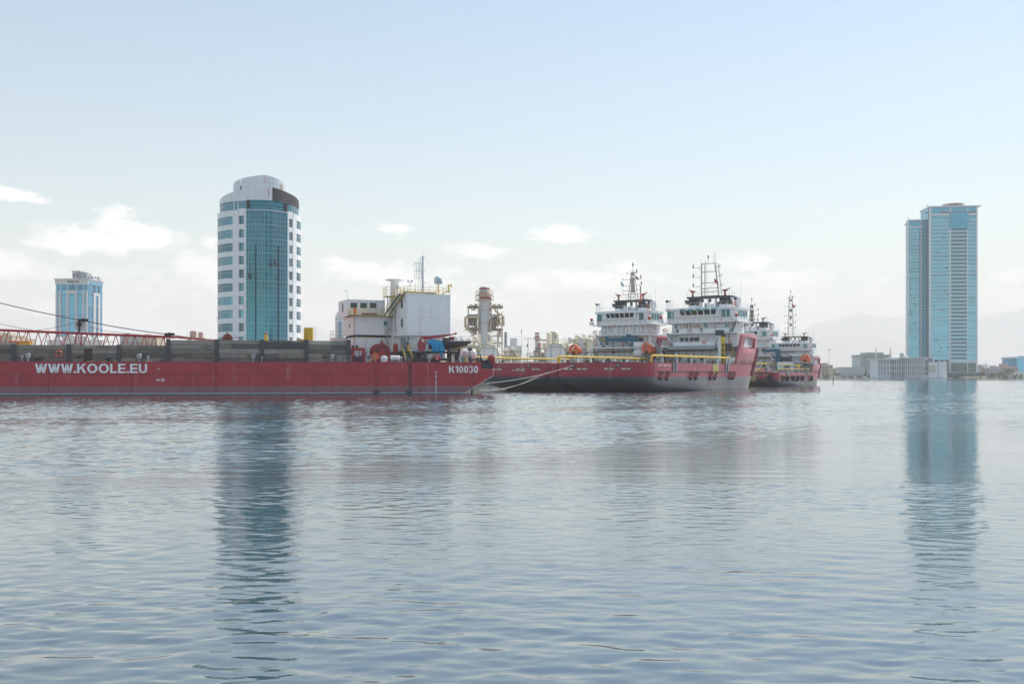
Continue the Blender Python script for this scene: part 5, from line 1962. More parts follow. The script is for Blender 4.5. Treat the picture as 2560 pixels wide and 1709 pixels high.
# ------------------------------------------------------------------ the small blue tower with white piers at far left
def left_tower():
    D = 700.0
    F0 = Frame((wpt(219, HZ, D).x, D, 0), R(-2.5))
    t = thing('office_tower', 'blue glass office tower with white piers behind the crane boom', 'tower', F0.world(0, 0, LZ), F0.rz)
    wm = mat('office_white_stone', (.52, .55, .59), .6, var=.05, vscale=.1)
    g = mat('office_blue_glass', (.075, .28, .46), .09, metal=.75, var=.08, vscale=.06, rnd=.15)

    def X(px):
        return F0.aty(px, 800)[0]

    def Y(px):
        return 23.0 * (px - 219) / (252.5 - 219)
    zt = F0.aty(219, 711)[1] - LZ                     # glass top
    zr = F0.aty(219, 702)[1] - LZ
    x0, y1 = X(139.5), 23.0
    MB().box(x0 + .2, -.2, .2, y1 - .2, 0, zt).build('core', mat('office_core', (.02, .10, .17), .3), t)
    n = 5
    zs = [zt * k / 9 for k in range(10)]
    for k in range(9):
        z0, z1 = zs[k], zs[k + 1]
        for a, b in ((144, 148), (153.5, 166), (172, 188.5), (193.5, 206.5), (211.5, 215.5)):
            MB().box(X(a), X(b), .0, .3, z0 + .3, z1 - .05).build('window', g, t)
        for a, b in ((220.5, 230.5), (236.5, 241), (246, 252)):
            MB().box(-.3, .0, Y(a), Y(b), z0 + .3, z1 - .05).build('window', g, t)
    for a, b in ((139.5, 144), (148, 153.5), (166, 172), (188.5, 193.5), (206.5, 211.5), (215.5, 219)):
        MB().box(X(a), X(b), -.45, .3, 0, zt - 4).build('pier', wm, t)
    for a, b in ((231, 236), (241.5, 246)):
        MB().box(-.3, .45, Y(a), Y(b), 0, zt - 5).build('pier', wm, t)
    for k in (3, 5, 7):
        z = zs[k]
        MB().box(x0 - .1, .1, -.2, .25, z, z + .28).build('string_course', wm, t)
        MB().box(-.25, .2, .25, y1, z, z + .28).build('string_course', wm, t)
    MB().box(X(168), X(193), -.5, .3, zt - 6.5, zt - 4).build('pier_cap', wm, t)
    MB().box(-.3, .5, Y(231), Y(246), zt - 7, zt - 5).build('pier_cap', wm, t)
    MB().box(x0, .0, .0, .6, zt - 3.9, zt - .02).build('top_window', g, t)
    MB().box(x0 - .3, .3, -.5, y1, zt, zr + 1.0).build('parapet', wm, t)
    MB().box(-.4, .62, Y(221), Y(251), zt + .2, zr - .4).build('sign_band', mat('blue_sign_band', (.06, .30, .50), .3), t)
    MB().box(x0 - .9, .9, -1.1, y1 + .6, zr + 1.0, zr + 1.6).build('cornice', wm, t)
    # dark letters on the parapet, too small to read
    xa = X(170)
    for k in range(6):
        w = 1.1 if k < 3 else .8
        MB().box(xa + k * 1.45, xa + k * 1.45 + w, -.62, -.5, zt + 1.1 + .2 * (k % 2), zt + 2.3 + (.7 if k == 0 else .2 * (k % 3))).build('sign_letter', DGREY, t)
    # roof plant
    z = zr + 1.6
    MB().box(X(179), X(193), 1, 9, z, z + 5.2).build('plant_room', wm, t)
    for k in range(4):
        MB().box(X(181) + k * 1.0, X(181) + k * 1.0 + .5, .9, 1.02, z + 1.2, z + 4.2).build('louvre', DGREY, t)
    MB().box(X(178.5) - .3, X(198), .7, 10, z + 5.2, z + 5.7).build('plant_roof', wm, t)
    MB().box(X(193.5), X(214), 2, 9, z, z + 4.4).build('plant_room', mat('grey_plant', (.36, .38, .40), .6), t)
    MB().prism([(X(193), z), (X(220), z), (X(214), z + 3.6), (X(205), z + 5.2), (X(196), z + 5.3)], 'y', 9.1, 14).build('plant_slope', wm, t)
    for k in range(6):
        MB().box(X(204) + k * 2.2, X(204) + k * 2.2 + 1.2, .6, 1.8, z, z + 1.3).build('roof_unit', GREY, t)
    for k in range(5):
        MB().box(-1.4, -.2, Y(224) + k * 4.2, Y(224) + k * 4.2 + 2, z, z + 1.4).build('roof_unit', GREY, t)


left_tower()
# ------------------------------------------------------------------ the red and white offshore supply ships
SHIP_RZ = R(-35)
AF = Frame((16.4, 183.75, 0), SHIP_RZ)
SB, SL = 10.2, 68.0                                  # half beam, length
HULLP = hull_mat('ship_hull_paint', (.36, .028, .055), [(.25, (.05, .045, .045)), (2.72, (.125, .13, .14))], streak=((.50, .33, .36), .35, .8), rough=.38)
BULW = mat('faded_red_bulwark', (.40, .068, .098), .38, var=.16, vscale=.8, streak=((.60, .42, .44), .6, .9))
for m in (HULLP, BULW):                              # weathered paint, with a pink sheen standing in for grazing sunlight
    b = m.node_tree.nodes['Principled BSDF']
    b.inputs['Sheen Weight'].default_value = .12
    b.inputs['Sheen Roughness'].default_value = .55
    b.inputs['Sheen Tint'].default_value = (1, .86, .90, 1)
DECKM = mat('green_grey_ship_deck', (.17, .20, .20), .7, var=.2)
FEND = mat('dark_red_fender', (.13, .008, .022), .4, var=.15)


def ay(px, py, y=43.0):
    return AF.aty(px, py, y)


def ax(px, py, x=SB):
    return AF.atx(px, py, x)


def hull_outline(z, n=22):
    """half outline of the hull at height z, from the middle of the stern round to the stem (x >= 0)"""
    t = max(0.0, min(1.0, (2.72 - z) / 2.72))
    ys = 7.0 * t ** 1.7
    b = SB * (1 - .30 * t ** 2.2)
    yb = 63.5 + (z if z < 6 else 6 + (z - 6) * .5) * .55
    p = 1.55 + .12 * max(0, z)
    r = 1.9
    pts = [(0, ys), (b * .5, ys), (b - r, ys)]
    for k in range(1, 5):
        a = R(-90 + 90 * k / 5)
        pts.append((b - r + r * math.cos(a), ys + r + r * math.sin(a)))
    y0 = ys + r
    for k in range(n):
        y = y0 + (yb - y0) * (k / (n - 1))
        full = SB * (1 - (.30 * t ** 2.2) * max(0, 1 - (y - ys) / 16))
        h = full if y < 44 else full * (1 - ((y - 44) / (yb - 44)) ** p)
        pts.append((max(0.0, h), y))
    return pts


def ship_hull(t):
    rows = []
    for z in (-1.5, -.6, 0, .5, 1.0, 1.5, 2.0, 2.45, 2.72, 3.3, 4.3, 5.3):
        o = hull_outline(z)
        rows.append([(-x, y, z) for x, y in reversed(o)][:-1] + [(x, y, z) for x, y in o])
    mb = MB().grid(rows)
    top = rows[-1]
    # bulwark: the top edge has thickness, the deck lies below it
    inner = [(p[0] * .975, p[1] if abs(p[0]) < .1 and p[1] > 30 else p[1] + (.25 if p[1] < 2 else 0), 5.3) for p in top]
    low = [(p[0], p[1], 4.15) for p in inner]
    mb.grid([top, inner, low])
    n = len(low)
    dk = MB()
    for i in range(n // 2):
        a, b, c, d = low[i], low[i + 1], low[n - 2 - i], low[n - 1 - i]
        if i + 1 < n - 2 - i:
            dk.add([a, b, c, d], [(0, 1, 2, 3)])
    dk.build('deck', DECKM, t)
    o = mb.build('hull', HULLP, t)
    return autosmooth(o, 40)


def forecastle(t, z_hi=11.8):
    """tall bow sides with a sloped after edge and one wide opening"""
    z_lo = 5.3
    zs = [z_lo, 6.2, 7.4, 8.75, 9.0, 11.0, 11.2, z_hi]
    for sgn in (-1, 1):
        aft = 0.0 if sgn > 0 else 11.0
        mb = MB()
        cols = 30
        rows = []
        for z in zs:
            f = (z - z_lo) / (z_hi - z_lo)
            o = hull_outline(min(z, 7.5), 40)[7:]
            y_a = 38.6 + 3.2 * f + aft
            y_b = o[-1][1] + .3
            row = []
            for k in range(cols + 1):
                y = y_a + (y_b - y_a) * k / cols
                for (xa, ya), (xb, yb) in zip(o, o[1:]):
                    if ya <= y <= yb:
                        h = xa + (xb - xa) * (y - ya) / max(1e-6, yb - ya)
                        break
                else:
                    h = 0
                h = h * (1 + .02 * f) + .02
                row.append((sgn * h, y, z))
            rows.append(row)
        vs = [p for r in rows for p in r]
        m = cols + 1
        fs = []
        for i in range(len(zs) - 1):
            for k in range(cols):
                if sgn > 0 and 3 <= i <= 4 and 3 <= k <= 10 and not (i == 3 and k == 3):
                    continue
                if sgn > 0 and i == 4 and k == 3:
                    continue
                q = (i * m + k, i * m + k + 1, (i + 1) * m + k + 1, (i + 1) * m + k)
                fs.append(q if sgn > 0 else q[::-1])
        mb.add(vs, fs)
        o = mb.build('forecastle_side', BULW, t)
        md = o.modifiers.new('plate', 'SOLIDIFY')
        md.thickness = .22
        md.offset = -1
        autosmooth(o, 40)
        # paired fenders sloping up the flare
        for y0 in (49.2, 50.6) if sgn > 0 else ():
            pts = []
            for z in (3.0, 4.5, 6.0, 7.5, 8.9):
                oo = hull_outline(min(z, 7.5), 40)[7:]
                yy = y0 + (z - 3.0) * .72
                for (xa, ya), (xb, yb) in zip(oo, oo[1:]):
                    if ya <= yy <= yb:
                        h = xa + (xb - xa) * (yy - ya) / max(1e-6, yb - ya)
                        break
                pts.append((sgn * (h + .15), yy, z))
            MB().poly(pts, .36, 10).build('bow_fender', FEND, t)
    # forecastle deck
    o = hull_outline(7.0, 40)[7:]
    q = [(x * .98, y) for x, y in o if y > 43]
    MB().prism([(-x, y) for x, y in q] + [(x, y) for x, y in reversed(q)], 'z', 8.3, 8.5).build('forecastle_deck', mat('green_grey_deck', (.16, .19, .18), .7), t)


def door(t, x0, x1, z0, z1, y, m=SHIPW, label=None):
    d = MB().box(x0, x1, y - .07, y + .02, z0, z1).build('door', m, t)
    fr = MB()
    for a, b, c, e in ((x0 - .08, x0 - .02, z0, z1 + .08), (x1 + .02, x1 + .08, z0, z1 + .08), (x0 - .02, x1 + .02, z1 + .02, z1 + .08)):
        fr.box(a, b, y - .06, y + .01, c, e)
    fr.build('frame', DGREY, d)
    if label:
        d['label'] = label
    return d


def win(t, x0, x1, z0, z1, y, m=GLASST, f=.06):
    w = MB().box(x0 - f, x1 + f, y - .05, y + .03, z0 - f, z1 + f).build('window', SHIPW, t)
    MB().box(x0, x1, y - .07, y - .051, z0, z1).build('pane', m, w)
    return w


def monitor(t, x, y, z, ang=20, s=1.0, m=None):
    """fire monitor gun on its post"""
    m = m or mat('monitor_red', (.36, .06, .06), .5)
    g = MB().lathe([(.34 * s, 0), (.24 * s, .35 * s), (.2 * s, .9 * s), (.26 * s, 1.0 * s)], 10, (x, y, z)).build('monitor_post', m, t)
    c, sn = math.cos(R(ang)), math.sin(R(ang))
    MB().tube((x - .5 * s, y, z + 1.15 * s), (x + .55 * s, y, z + 1.15 * s), .24 * s, 8).tube((x + .2 * s, y, z + 1.2 * s), (x + .2 * s + 1.3 * s * c * (1 if ang < 90 else 1), y - .2, z + 1.2 * s + 1.3 * s * sn), .13 * s, 8, .09 * s).build('monitor_barrel', m, g)


def house(t, v):
    """bridge house; v holds what differs between the ships"""
    U = 43.0
    z2 = ay(1740, 868, U)[1]
    z3 = ay(1740, 834.5, U)[1]
    zb = ay(1740, 804.5, U)[1]
    zr = ay(1740, 769.5, U)[1]
    W1 = 8.6
    xo = v.get('xo', 0.0)
    # tiers
    MB().box(-9.4, 9.4, U + 1.2, 49, 4.0, z2 - .02).build('main_deck_wall', SHIPW, t)
    MB().box(-9.6, 9.6, U - 2.2, 50, z2, z2 + .28).build('boat_deck', SHIPW, t)
    MB().box(-8.8, 8.8, U + .8, 52, z2 + .28, z3 - .02).build('second_tier_wall', SHIPW, t)
    MB().box(-9.2, 9.2, U - .8, 52.5, z3, z3 + .22).build('upper_deck', SHIPW, t)
    MB().box(-7.6, 7.6, U + .9, U + 7.2, z3 + .22, zb - .25).build('third_tier_wall', SHIPW, t)
    MB().box(-9.4, 9.4, U - .5, U + 7.6, zb - .24, zb - .02).build('bridge_deck', SHIPW, t)
    # wheelhouse with chamfered after corners
    wl = [(-8.6, U + .3), (-6.3, U), (8.0 - .6, U), (8.6, U + 1.0), (8.6, U + 7), (-8.6, U + 7)]
    MB().prism(wl, 'z', zb, zr - .5).build('wheelhouse_wall', SHIPW, t)
    roof = [(-8.9, U), (-5, U - .5), (-3.5, U - .75), (3.5, U - .75), (5, U - .5), (8.2, U - .2), (8.9, U + .8), (8.9, U + 7.3), (-8.9, U + 7.3)]
    MB().prism(roof, 'z', zr - .5, zr).build('wheelhouse_roof', SHIPW, t)
    zw0, zw1 = zb + .32 * (zr - zb), zb + .78 * (zr - zb)
    # side pairs of teal windows
    for a, b in ((-8.3, -7.35), (-7.1, -6.2)) if v['pairs'] == 2 else ((-8.3, -6.5),):
        win(t, a, b, zw0 - .1, zw1 + .05, U + .12, GLASST)
    for a, b in ((5.3, 6.2), (6.45, 7.3)) if v['pairs'] == 2 else ((5.6, 7.0),):
        win(t, a, b, zw0 - .1, zw1 + .05, U, GLASST)
    for k in range(4):
        y = U + 1.3 + k * 1.35
        w = MB().box(8.56, 8.66, y, y + 1.1, zw0, zw1).build('window', SHIPW, t)
        MB().box(8.66, 8.68, y + .08, y + 1.02, zw0 + .08, zw1 - .08).build('pane', GLASST, w)
    # the raked windows of the after control position
    bay = MB()
    n = 6
    xs_ = [-5.1, -3.7, -2.2, -.55, 1.1, 2.75, 4.35]
    for k in range(n):
        a, b = xs_[k] + .14, xs_[k + 1] - .14
        da = .28 * (k == 0)
        sk0 = (.45 if k < 2 else .12 if k < 4 else -.05)
        sk1 = (.35 if k < 2 else .10 if k < 3 else -.10 if k < 5 else -.6)
        lo0, lo1 = a + sk0, b + sk1
        yt, yb_ = U - .62, U - .12
        w = MB()
        w.add([(lo0, yb_, zw0 - .1), (lo1, yb_, zw0 - .1), (b, yt, zw1 + .1), (a, yt, zw1 + .1), (lo0, yb_ + .1, zw0 - .1), (lo1, yb_ + .1, zw0 - .1), (b, yt + .1, zw1 + .1), (a, yt + .1, zw1 + .1)],
              [(0, 1, 2, 3), (7, 6, 5, 4), (0, 4, 5, 1), (1, 5, 6, 2), (2, 6, 7, 3), (3, 7, 4, 0)])
        w.build('control_window', GLASSD, t)
    MB().add([(-5.2, U - .05, zw0 - .5), (4.5, U - .05, zw0 - .5), (4.9, U - .60, zw1 + .22), (-5.6, U - .60, zw1 + .22), (-5.2, U + .02, zw0 - .5), (4.5, U + .02, zw0 - .5), (4.9, U + .02, zw1 + .22), (-5.6, U + .02, zw1 + .22)],
             [(0, 1, 2, 3), (7, 6, 5, 4), (0, 4, 5, 1), (1, 5, 6, 2), (2, 6, 7, 3), (3, 7, 4, 0)]).build('window_bay', SHIPW, t)
    if v.get('visors'):
        for k in range(5):
            MB().prism([(-4.9 + k * 1.95, zr - .62), (-3.3 + k * 1.95, zr - .62), (-3.5 + k * 1.95, zr - .25), (-4.6 + k * 1.95, zr - .25)], 'y', U - .80, U - .74).build('sun_visor', mat('teal_visor', (.10, .36, .42), .4), t)
    MB().rail([(-8.4, U + .0, zw0 + .05), (-8.3, U - .35, zw0 + .05), (8, U - .9, zw0 + .05)], .0, 99, .02, 1).build('window_rail', YELLOWD, t)
    # decks: rails
    for nm, pts, h in (('guard_rail', [(-9.5, 49, z2 + .28), (-9.5, U - 2.1, z2 + .28), (9.5, U - 2.1, z2 + .28), (9.5, U + 3, z2 + .28)], 1.1),
                       ('guard_rail', [(-9.1, 54, z3 + .22), (-9.1, U - .7, z3 + .22), (-7.9, U - .7, z3 + .22)], 1.1),
                       ('guard_rail', [(7.9, U - .7, z3 + .22), (9.1, U - .7, z3 + .22), (9.1, 52, z3 + .22)], 1.1),
                       ('guard_rail', [(-8.8, U + 7, zr), (-8.8, U + .2, zr), (8.0, U, zr), (8.8, U + 1, zr), (8.8, U + 7, zr)], 1.15)):
        MB().rail(pts, h, 1.5, .028, 2).build(nm, SHIPW, t)
    MB().rail([(-9.3, U - .45, zb - .02), (9.3, U - .45, zb - .02), (9.3, U + 7.4, zb - .02)], 1.0, 1.8, .022, 1).build('guard_rail', YELLOWD, t)
    # tier 3 details
    if v.get('doors'):
        for x in (-6.4, .6, 3.1, 5.6):
            door(t, x - .42, x + .42, z3 + .55, z3 + 2.5, U + .9)
        win(t, -2.2, -1.2, z3 + 1.6, z3 + 2.2, U + .9, mat('bright_porthole', (.75, .8, .82), .3))
    else:
        for x in (-6.6, .9, 6.0):
            win(t, x - .28, x + .28, z3 + 1.35, z3 + 2.15, U + .9, GLASST)
        me = text_mesh('IMO 9128480', .6, .0, .01, 4.4, .36)
        me.materials.append(mat('faded_red_lettering', (.55, .16, .16), .6))
        put('lettering', me, t, (-4.5, U + .86, z3 + 1.55), (R(90), 0, 0))
        MB().box(-6.2, -5.6, U + .3, U + .9, z3 + .5, z3 + 1.1).build('fan_box', DGREY, t)
        MB().box(-5.4, 7.2, U - .1, U + .0, z3 + .24, z3 + 1.15).build('canvas_dodger', SHIPW, t)
    for k in range(9):
        x = -7.4 + k * 1.75
        MB().box(x - .1, x + .1, U - .55, U - .3, zb - .5, zb - .25).build('flood_light', RUSTY if k % 2 else REDB, t)
    # tier 2 details
    if v.get('doors'):
        for a, b in ((-7.8, -6.6), (-6.2, -5.0)):
            win(t, a, b, z2 + .9, z2 + 2.6, U + .8, DGREY)
        door(t, -.9, .1, z2 + .4, z2 + 2.4, U + .8)
        for a, b in ((3.2, 4.2), (5.0, 6.2)):
            win(t, a, b, z2 + .8, z2 + 2.4, U + .8, mat('vent_louvre', (.07, .075, .08), .6))
    else:
        for a, b in ((-5.4, -4.4), (-4.2, -3.3), (-3.0, -2.0), (-1.9, -.6)):
            win(t, a, b, z2 + .95, z2 + 2.2, U + .8, DGREY)
        win(t, 3.9, 4.6, z2 + 1.2, z2 + 2.0, U + .8, GLASST)
        door(t, -7.6, -6.7, z2 + .4, z2 + 2.4, U + .8)
        MB().box(-5.6, 4.6, U - 2.18, U - 2.1, z2 + .3, z2 + 1.15).build('dodger', SHIPW, t)
        MB().box(-7.0, 5.0, U - 2.7, U - 2.22, z2 - .5, z2 + .26).build('pipe_box', GREY, t)
    # inclined stairs left
    for (xa, za, xb, zb_) in ((-7.6, z3 + .2, -4.6, z2 + .3), (-8.6, z2 + .2, -6.2, 4.3)):
        s = MB().bar((xa, U - 1.2, za), (xb, U - 1.2, zb_), .9, .12).build('stair', SHIPW, t)
        MB().bar((xa, U - 1.62, za + .05), (xb, U - 1.62, zb_ + .05), .06, .3).build('stringer', GREEN, s)
        MB().tube((xa, U - 1.66, za + 1.0), (xb, U - 1.66, zb_ + 1.0), .03, 4).build('hand_rail', YELLOWD, s)
    # main deck level fittings
    yd = U + 1.2
    door(t, -5.9, -5.0, 4.3, 6.9, yd, REDB, 'red door')
    MB().box(-4.8, -2.7, yd - .9, yd - .02, 4.2, 7.6).build('locker', PLASTIC, t)
    door(t, 5.4, 6.2, 4.3, 7.2, yd, GREEN, 'green door')
    win(t, -.6, .2, 5.6, 6.9, yd, DGREY)
    for x, h in ((-7.6, 1.6), (-1.9, 1.1), (.6, 1.0), (3.2, 2.3)):
        MB().tube((x, yd - 1.2, 4.2), (x, yd - 1.2, 4.2 + h), .09, 6).tube((x - .35, yd - 1.2, 4.2 + h * .75), (x + .35, yd - 1.2, 4.2 + h * .75), .12, 6).build('fire_hydrant', REDB, t)
    for x in (-2.2, 1.6):
        MB().box(x - 1.0, x + 1.0, yd - 1.6, yd - 1.0, 4.2, 5.2).build('red_chest', RED, t)
    for x in (-9.0, 8.9):
        MB().box(x - .15, x + .15, U - 2, U - 1.7, 4.15, z2 - .01).build('pillar', SHIPW if x < 0 else YELLOWD, t)
    for k in range(7):
        x = -6 + k * 2
        MB().tube((x, yd - .12, 4.3), (x, yd - .12, z2 - .3), .05, 5).build('wall_pipe', GREY, t)
    # funnels, their bridge, monitors
    for sgn, px in ((-1, -3.4), (1, 4.3)):
        f = MB().box(px - .95, px + .95, U + 3, U + 6, zr, zr + 2.35).build('funnel', BLACK, t)
        MB().box(px - 1.0, px + 1.0, U + 2.95, U + 6.05, zr + .01, zr + .75).build('funnel_base', SHIPW, f)
        MB().tube((px - sgn * -.6, U + 3.4, zr + 1.7), (px + sgn * 2.0, U + 3.2, zr + 1.75), .30, 8).tube((px + sgn * .9, U + 3.6, zr + 1.3), (px + sgn * 1.9, U + 3.4, zr + 1.35), .24, 8).build('exhaust_pipe', BLACK, f)
        monitor(t, px + .2 * sgn, U + 3.6, zr + 2.75, 18 if sgn > 0 else 160, 1.0)
    MB().box(-4.9, 5.9, U + 3, U + 6.2, zr + 2.36, zr + 2.74).build('funnel_bridge', DGREY, t)
    MB().rail([(-4.8, U + 3.1, zr + 2.74), (5.8, U + 3.1, zr + 2.74), (5.8, U + 6, zr + 2.74)], 1.1, 1.3, .025, 2).build('guard_rail', GREY, t)
    for x, w, h, m_ in ((-1.6, .5, 1.6, SHIPW), (-.4, .35, 1.2, GREY), (1.2, .7, 1.0, SHIPW), (2.6, .4, 1.5, GREY), (.3, .22, 2.3, SHIPW), (2.1, .2, 2.3, SHIPW)):
        MB().box(x - w / 2, x + w / 2, U + 3.5, U + 4.2, zr, zr + h).build('roof_locker', m_, t)
    for x in (-2.2, -.9, 1.0):
        MB().lathe([(.1, 0), (.3, .2), (.32, .6), (.15, .8)], 8, (x, U + 3.2, zr + 1.35)).build('deck_lamp', DGREY, t)
    MB().lathe([(.7, 0), (.8, .3), (.8, 1.6), (.6, 2.0), (.05, 2.25)], 14, (7.0, U + 5, zr + .4)).build('radome', PLASTIC, t)
    MB().tube((7, U + 5, zr), (7, U + 5, zr + .45), .4, 8).build('radome_base', GREY, t)
    for x in (-8.0, 7.6, 8.4, -8.7):
        lp = MB().tube((x, U + .6, zr), (x, U + .6, zr + 1.5), .06, 5).build('lamp_post', GREY, t)
        MB().cbox((x, U + .5, zr + 1.75), (.55, .45, .5)).build('search_light', DGREY if x in (8.4, -8.7) else SHIPW, lp)
    MB().tube((8.2, U + 4, zr), (8.2, U + 4, zr + 5.5), .025, 4).build('whip_aerial', GREY, t)
    # smaller fittings: vents, life rings, cable runs, flood lights, lockers
    rg = random.Random(31 + v['seed'])
    for k in range(7):
        x, zz = rg.uniform(-8, 8), rg.choice((z2 + .28, z3 + .22))
        MB().lathe([(.14, 0), (.14, .7), (.34, .75), (.34, 1.0), (.1, 1.1)], 8, (x, U - (1.7 if zz < z3 else .4), zz)).build('vent_mushroom', rg.choice((SHIPW, GREY, SHIPW)), t)
    for x, zz, yy in ((-7.0, z2 + 1.0, U - 2.2), (2.0, z2 + 1.0, U - 2.24), (8.2, z2 + 1.0, U - 2.2), (-8.6, z3 + .9, U - .8), (8.4, zr + .6, U - .05)):
        MB().torus((x, yy, zz), .34, .09, 'y', 14, 6).build('life_ring', ORANGE, t)
    for k in range(8):
        x = rg.uniform(-7.2, 7.2)
        MB().tube((x, U + .84, z3 + .3), (x, U + .84, zb - .3), .035, 4).build('cable_run', rg.choice((GREY, RUSTY, DGREY)), t)
        x = rg.uniform(-8.2, 8.2)
        MB().tube((x, U + .74, z2 + .3), (x, U + .74, z3 - .1), .04, 4).build('cable_run', rg.choice((GREY, RUSTY, SHIPW)), t)
    for k in range(6):
        x = rg.uniform(-8, 8)
        MB().box(x - .3, x + .3, U + .5, U + .79, z2 + .5, z2 + rg.uniform(.9, 1.6)).build('wall_box', rg.choice((GREY, DGREY, REDB, SHIPW)), t)
    for k in range(5):
        x = -7 + 3.4 * k
        MB().tube((x, U + .3, zr), (x, U + .3, zr + rg.uniform(.9, 2.4)), .03, 4).build('whip_aerial', GREY, t)
    # wing life rafts: red hexagonal cases
    for x in (-9.7, 9.0):
        yy = U + (.2 if x > 0 else .0)
        MB().lathe([(.15, -.5), (.34, -.25), (.42, 0), (.34, .25), (.15, .5)], 8, (x, yy - .6, zb + 1.25), 'y').build('buoy_case', REDB, t)
        MB().box(x - .45, x + .45, yy - 1, yy - .2, zb - .02, zb + .75).build('wing_box', SHIPW, t)
    for x, z in ((9.42, z3 + 1.2), (-9.42, z2 + 1.4)):
        MB().box(x - .02, x + .04, U + 1.6, U + 2.0, z, z + .6).build('notice', REDB, t)
    return zr, z2, z3, zb, U


def mast_frame(t, zr, U, v):
    """twin legged lattice goal post mast"""
    m_ = mat('mast_grey', (.42, .42, .42), .5)
    zt = ay(1755, 661, U + 4)[1]
    z0 = zr + 2.74
    bx = 1.1
    for y in (U + 3.6, U + 5.4):
        for s in (-1, 1):
            MB().tube((bx + s * 2.05, y, z0), (bx + s * 1.6 - .45, y, zt), .15 if y < U + 4 else .09, 6).build('mast_leg', m_, t)
    for f in (.0, .12, .23, .40, .74, .995):
        z = z0 + (zt - z0) * f + .1
        w = 2.05 + (1.6 - 2.05) * f
        c = bx - .45 * f
        b = MB()
        b.bar((c - w, U + 3.6, z), (c + w, U + 3.6, z), .14, .14)
        b.bar((c + w, U + 3.6, z), (c + w, U + 5.4, z), .08, .08).bar((c - w, U + 3.6, z), (c - w, U + 5.4, z), .08, .08)
        b.build('cross_beam', m_, t)
    c0, c1 = z0 + (zt - z0) * .40, z0 + (zt - z0) * .23
    MB().bar((bx - .2 + 1.5, U + 3.5, c0 - .05), (bx - 1.2, U + 3.5, c0 - 1.6), .06, .06).build('diagonal', m_, t)
    MB().ladder((bx - .9, U + 3.8, z0), (bx - 1.0, U + 3.8, zt), .35, .025, .5).build('mast_ladder', m_, t)
    for k, f in enumerate((.90, .61, .32)):
        z = z0 + (zt - z0) * f
        for s in (-1, 1):
            x = bx - .45 * f + s * (2.05 - .45 * f)
            L = 2.0 if s < 0 else 1.1
            a = MB().bar((x, U + 3.6, z), (x + s * L, U + 3.6, z), .08, .08).bar((x, U + 3.6, z - .9), (x + s * L * .5, U + 3.6, z), .05, .05).build('lamp_arm', m_, t)
            MB().tube((x + s * L, U + 3.6, z - .1), (x + s * L, U + 3.6, z + (.75 if s < 0 else .35)), .12 if s < 0 else .07, 6).build('lamp', DGREY, a)
    for dx, h, r in ((-.0, 1.9, .04), (1.35, 2.2, .035), (1.7, 2.6, .04), (-1.6, .9, .03), (-.6, .8, .05)):
        MB().tube((bx - .45 + dx, U + 3.6, zt), (bx - .45 + dx, U + 3.6, zt + h), r, 5).build('aerial', m_, t)
    MB().tube((bx - .45, U + 3.6, zt + 1.2), (bx - .45, U + 3.6, zt + 1.9), .13, 6).build('top_light', DGREY, t)
    return zt


def mast_tower(t, zr, U, zt, z0, bx=1.2, arms=(.18, .30, .45, .68, .92), m_=None, w0=1.0, w1=.28):
    """narrow braced signal mast with yards"""
    m_ = m_ or mat('mast_buff', (.45, .40, .34), .55)
    for s in (-1, 1):
        for y in (U + 3.5, U + 4.7):
            MB().tube((bx + s * w0, y, z0), (bx + s * w1, U + 4.1 + (y - U - 4.1) * .4, zt), .075, 5).build('mast_leg', m_, t)
    n = 10
    for k in range(n):
        f0, f1 = k / n, (k + 1) / n
        wa, wb = w0 + (w1 - w0) * f0, w0 + (w1 - w0) * f1
        za, zb = z0 + (zt - z0) * f0, z0 + (zt - z0) * f1
        MB().bar((bx - wa, U + 3.5, za), (bx + wa, U + 3.5, za), .07, .07).bar((bx - wa, U + 3.5, za), (bx + wb, U + 3.6, zb), .05, .05).build('mast_brace', m_, t)
    for i, (f, L) in enumerate(((.06, 0), (.2, 2.3), (.33, 2.3), (.50, 2.5), (.72, 2.4), (.93, 1.3))):
        if not L:
            continue
        z = z0 + (zt - z0) * f
        a = MB().bar((bx - L, U + 3.5, z), (bx + L, U + 3.5, z + .05), .09, .09).build('yard', m_, t)
        for s in (-1, 1):
            MB().tube((bx + s * L, U + 3.5, z), (bx + s * L, U + 3.5, z + (.9 if s > 0 else .45)), .12 if s > 0 else .06, 6).build('lamp', mat('dark_red_lamp', (.12, .03, .03), .5) if s > 0 else DGREY, a)
    for f, w, h in ((.25, .7, 1.1), (.42, .6, 1.3), (.6, .8, 1.2), (.85, .55, .9)):
        z = z0 + (zt - z0) * f
        MB().box(bx - w / 2 + .2, bx + w / 2 + .2, U + 3.3, U + 3.9, z, z + h).build('aerial_panel', m_, t)
    MB().tube((bx, U + 4.1, zt - .2), (bx, U + 4.1, zt + 2.4), .05, 5).build('top_pole', m_, t)
    MB().tube((bx, U + 4.1, zt + 1.3), (bx, U + 4.1, zt + 2.0), .16, 6).build('top_light', DGREY, t)
    return zt


def flag(ship_frame, x, y, z, m_, label, w=.9, h=.7, cols=None):
    t = thing('flag', label, 'flag', ship_frame.world(x, y, z), ship_frame.rz)
    rows = []
    for i in range(5):
        f = i / 4
        rows.append([(w * q / 6 * (.8 + .2 * f), .18 * math.sin(q * 1.1 + f), -h * f - .55 * w * (q / 6) ** 1.3) for q in range(7)])
    o = MB().grid(rows).build('cloth', m_, t)
    md = o.modifiers.new('thickness', 'SOLIDIFY')
    md.thickness = .02
    MB().tube((0, 0, -h - .4), (0, 0, .15), .02, 4).build('halyard', GREY, t)


